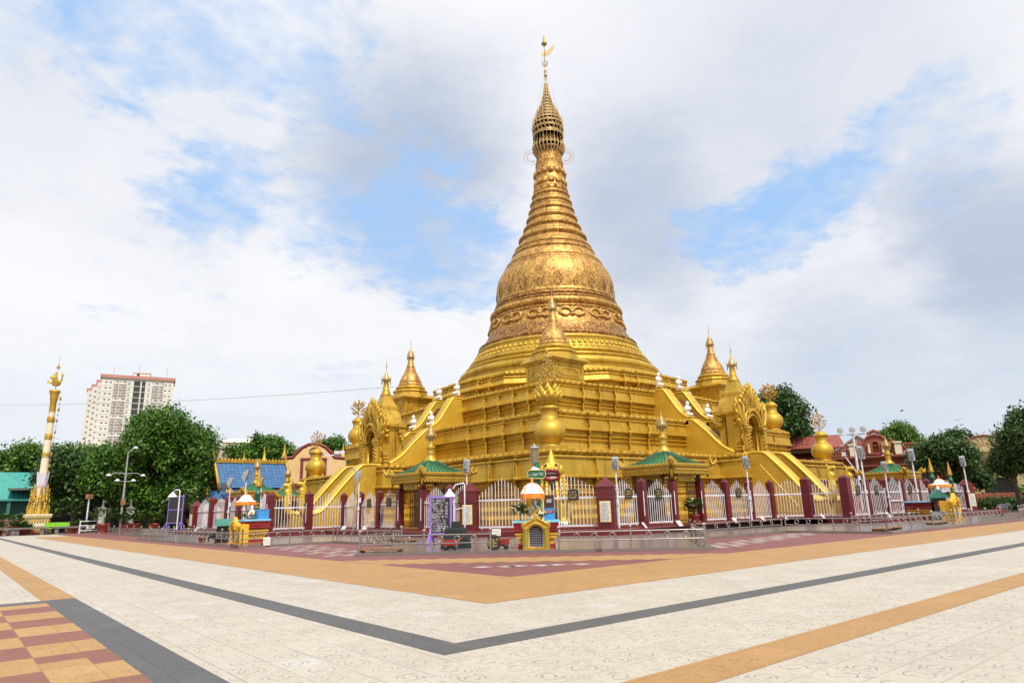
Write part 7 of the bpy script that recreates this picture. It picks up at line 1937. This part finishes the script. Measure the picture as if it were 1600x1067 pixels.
for x in (-1.45, 0, 1.3):
    k = MB(); m = Matrix.Translation((x, -.15, 10.55)) @ Matrix.Rotation(1.25, 4, 'X'); q = MB(); q.lathe([(.12, -.3), (.3, -.2), (.42, .12), (.42, .2)], 16); k.merge(q, m); o = k.build('floodlight', LAMPG, t)
    k = MB(); q = MB(); q.lathe([(.38, .19), (.2, .22), (.0, .23)], 16); k.merge(q, m); k.build('lens', MIRROR, o)
YB = paint('cream_yellow_wall', (.52, .40, .21), (.46, .35, .18), .7, scale=.5)
t = thing('cream_building', 'cream yellow building with fan-shaped gable and dark arched openings at right', 'building', polar(14.5, 112), rad(-75.5))
b = MB()
arcs = []
for cx in (-.6, 4.6):
    arcs.append([(cx - 1.75, .1), (cx - 1.75, 3.0)] + [(cx - 1.75 * math.cos(q), 3.1 + .95 * math.sin(q)) for q in [PI * k / 12 for k in range(13)]] + [(cx + 1.75, 3.0), (cx + 1.75, .1)])
b.mesh(plate([[(-5.2, 0), (-5.2, 7.6), (12, 7.6), (12, 0)]] + [a[::-1] for a in arcs], .8, .02), UPR); b.box((3.4, 4.6, 3.8), (17, 8, 7.5)); b.build('wall', YB, t)
b = MB()
for x in (-4.6, -3.2, 1.7, 2.7, 7.0): b.box((x, -.5, 2.6), (.5, .25, 5.2))
for z in (5.35, 7.55, 7.75): b.box((3.4, -.45, z), (17.4, .5 if z < 7 else .8, .22))
fan = [(-2.4, 7.7), (-2.4, 8.0)] + [(-2.3 * math.cos(q), 8.0 + 1.6 * math.sin(q)) for q in [PI * k / 14 for k in range(15)]] + [(2.4, 7.7)]
b.mesh(plate([fan], .5, .03), Matrix.Translation((-1.4, -.1, 0)) @ UPR)
for k in range(9):
    q = PI * (k + .5) / 9; b.tube([(-1.4 - .5 * math.cos(q), -.4, 8.1 + .35 * math.sin(q)), (-1.4 - 2.1 * math.cos(q), -.4, 8.0 + 1.45 * math.sin(q))], .07, 5)
b.build('trim', YB, t)
b = MB(); b.tube([(-1.4 - 2.35 * math.cos(q), -.4, 8.0 + 1.65 * math.sin(q)) for q in [PI * k / 14 for k in range(15)]], .14, 6); b.box((3.4, -.5, 5.65), (17.2, .3, .2)); b.build('brown_line', paint('brown_trim', (.22, .09, .05), (.17, .07, .04), .7), t)
k = MB(); scribble(k, -1.2, 6.0, 7.0, .6, 1, 61, Matrix.Translation((0, -.47, 0)), .16); k.build('lettering', RED, t)
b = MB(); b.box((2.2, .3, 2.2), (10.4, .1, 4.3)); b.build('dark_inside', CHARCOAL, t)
for x in (-3.9, 1.2, 5.5): k = MB(); k.box((x, -.42, 6.75), (1.6, .1, .5)); k.build('vent_panel', paint('vent_tan', (.34, .22, .12), (.28, .18, .1), .8), t)
t = thing('teal_flats', 'small teal and white flat block far off at right between trees', 'building', polar(14.65, 235), rad(-76))
b = MB(); b.box((0, 4, 8.8), (4.5, 7, 17.6)); b.build('wall', paint('teal_grey', (.16, .30, .34), (.12, .24, .28), .7), t); b = MB(); b.box((0, 4, 18.2), (5.6, 8, .8)); b.build('roof', APT, t)
for z in (12, 14, 16.2): frame_win(t, 0, .45, z, 3.2, 1.0, GLASSD)
t = thing('boundary_wall', 'low dark boundary wall along the right plaza edge behind the fence', 'wall', polar(18, 104), rad(-72))
b = MB(); b.box((0, 0, 1.0), (40, .4, 2.0)); b.build('wall', BRW, t)
R_ = random.Random(88)
for i, (bb, d, lab) in enumerate(((15.0, 94, 'dark clipped hedge below the cream building\'s left arch'), (13.6, 92, 'dark clipped hedge below the cream building\'s right arch, near the frame edge'))):
    t = thing('hedge', lab, 'hedge', polar(bb, d), rad(-75), 'hedges at the right plaza edge')
    lbz = [(np.array([x, 0, .7]), .75) for x in np.arange(-2.2, 2.3, .6)]
    leaves_mesh(np.random.default_rng(90 + i), lbz, 260, 16, .22, 'foliage', LEAF2, t)
pot_plant('potted_plant', 'pale spiky plant in red pot in front of the hedge at the right edge', polar(12.9, 88), 2.6, True, 150, .5, .7, .3, 33, 'potted plants along the plaza edge', 0, LEAF3)
# birds, aerial, cable
def bird(label, loc, rz, s):
    t = thing('flying_bird', label, 'bird', loc, rz, 'birds in the sky', s)
    b = MB(); b.tube([(0, -.35, 0), (0, -.2, .03), (0, .1, .02), (0, .45, 0)], [.03, .09, .1, .02], 7)
    for sg in (-1, 1):
        p0 = [(0, -.16, .05), (0, .14, .05), (sg * .5, .12, .26), (sg * .5, -.12, .26), (sg * 1.0, .3, .1), (sg * .98, .16, .1)]
        b.add(p0, [(0, 1, 2, 3), (3, 2, 4, 5)]); b.add([(x, y, z - .025) for x, y, z in p0], [(3, 2, 1, 0), (5, 4, 2, 3)])
    b.build('body', BLACK, t)
bird('dark bird with raised wings in the sky above the brick building', polar(19.8, 100, 12.6), .6, .55)
bird('smaller dark gliding bird in the sky at right, above the round tree', polar(16.45, 110, 11.8), 2.0, .6)
bird('tiny dark bird at the left edge of the sky', polar(88.6, 120, 25.5), 1.0, .5)
t = thing('tv_aerial', 'V-shaped rooftop aerial above the dark tree at right', 'aerial', polar(15.7, 120, 0), rad(-74))
b = MB(); b.tube([(0, 0, 0), (0, 0, 9.6)], .08, 6); b.tube([(0, 0, 9.4), (-1.4, 0, 10.6)], .05, 5); b.tube([(0, 0, 9.4), (1.4, 0, 10.8)], .05, 5); b.build('rods', LAMPG, t)
t = thing('cable', 'thin cable running across the sky to the left archway spire', 'cable', (0, 0, 0))
A = polar(95, 170, 24.5); B = Vector((-22.3, 0, 13.4)); pts = []
for i in range(25):
    u = i / 24; p = A.lerp(B, u); p.z -= 4 * 1.6 * u * (1 - u); pts.append(p)
b = MB(); b.tube(pts, .022, 4); b.build('line', LAMPG, t)
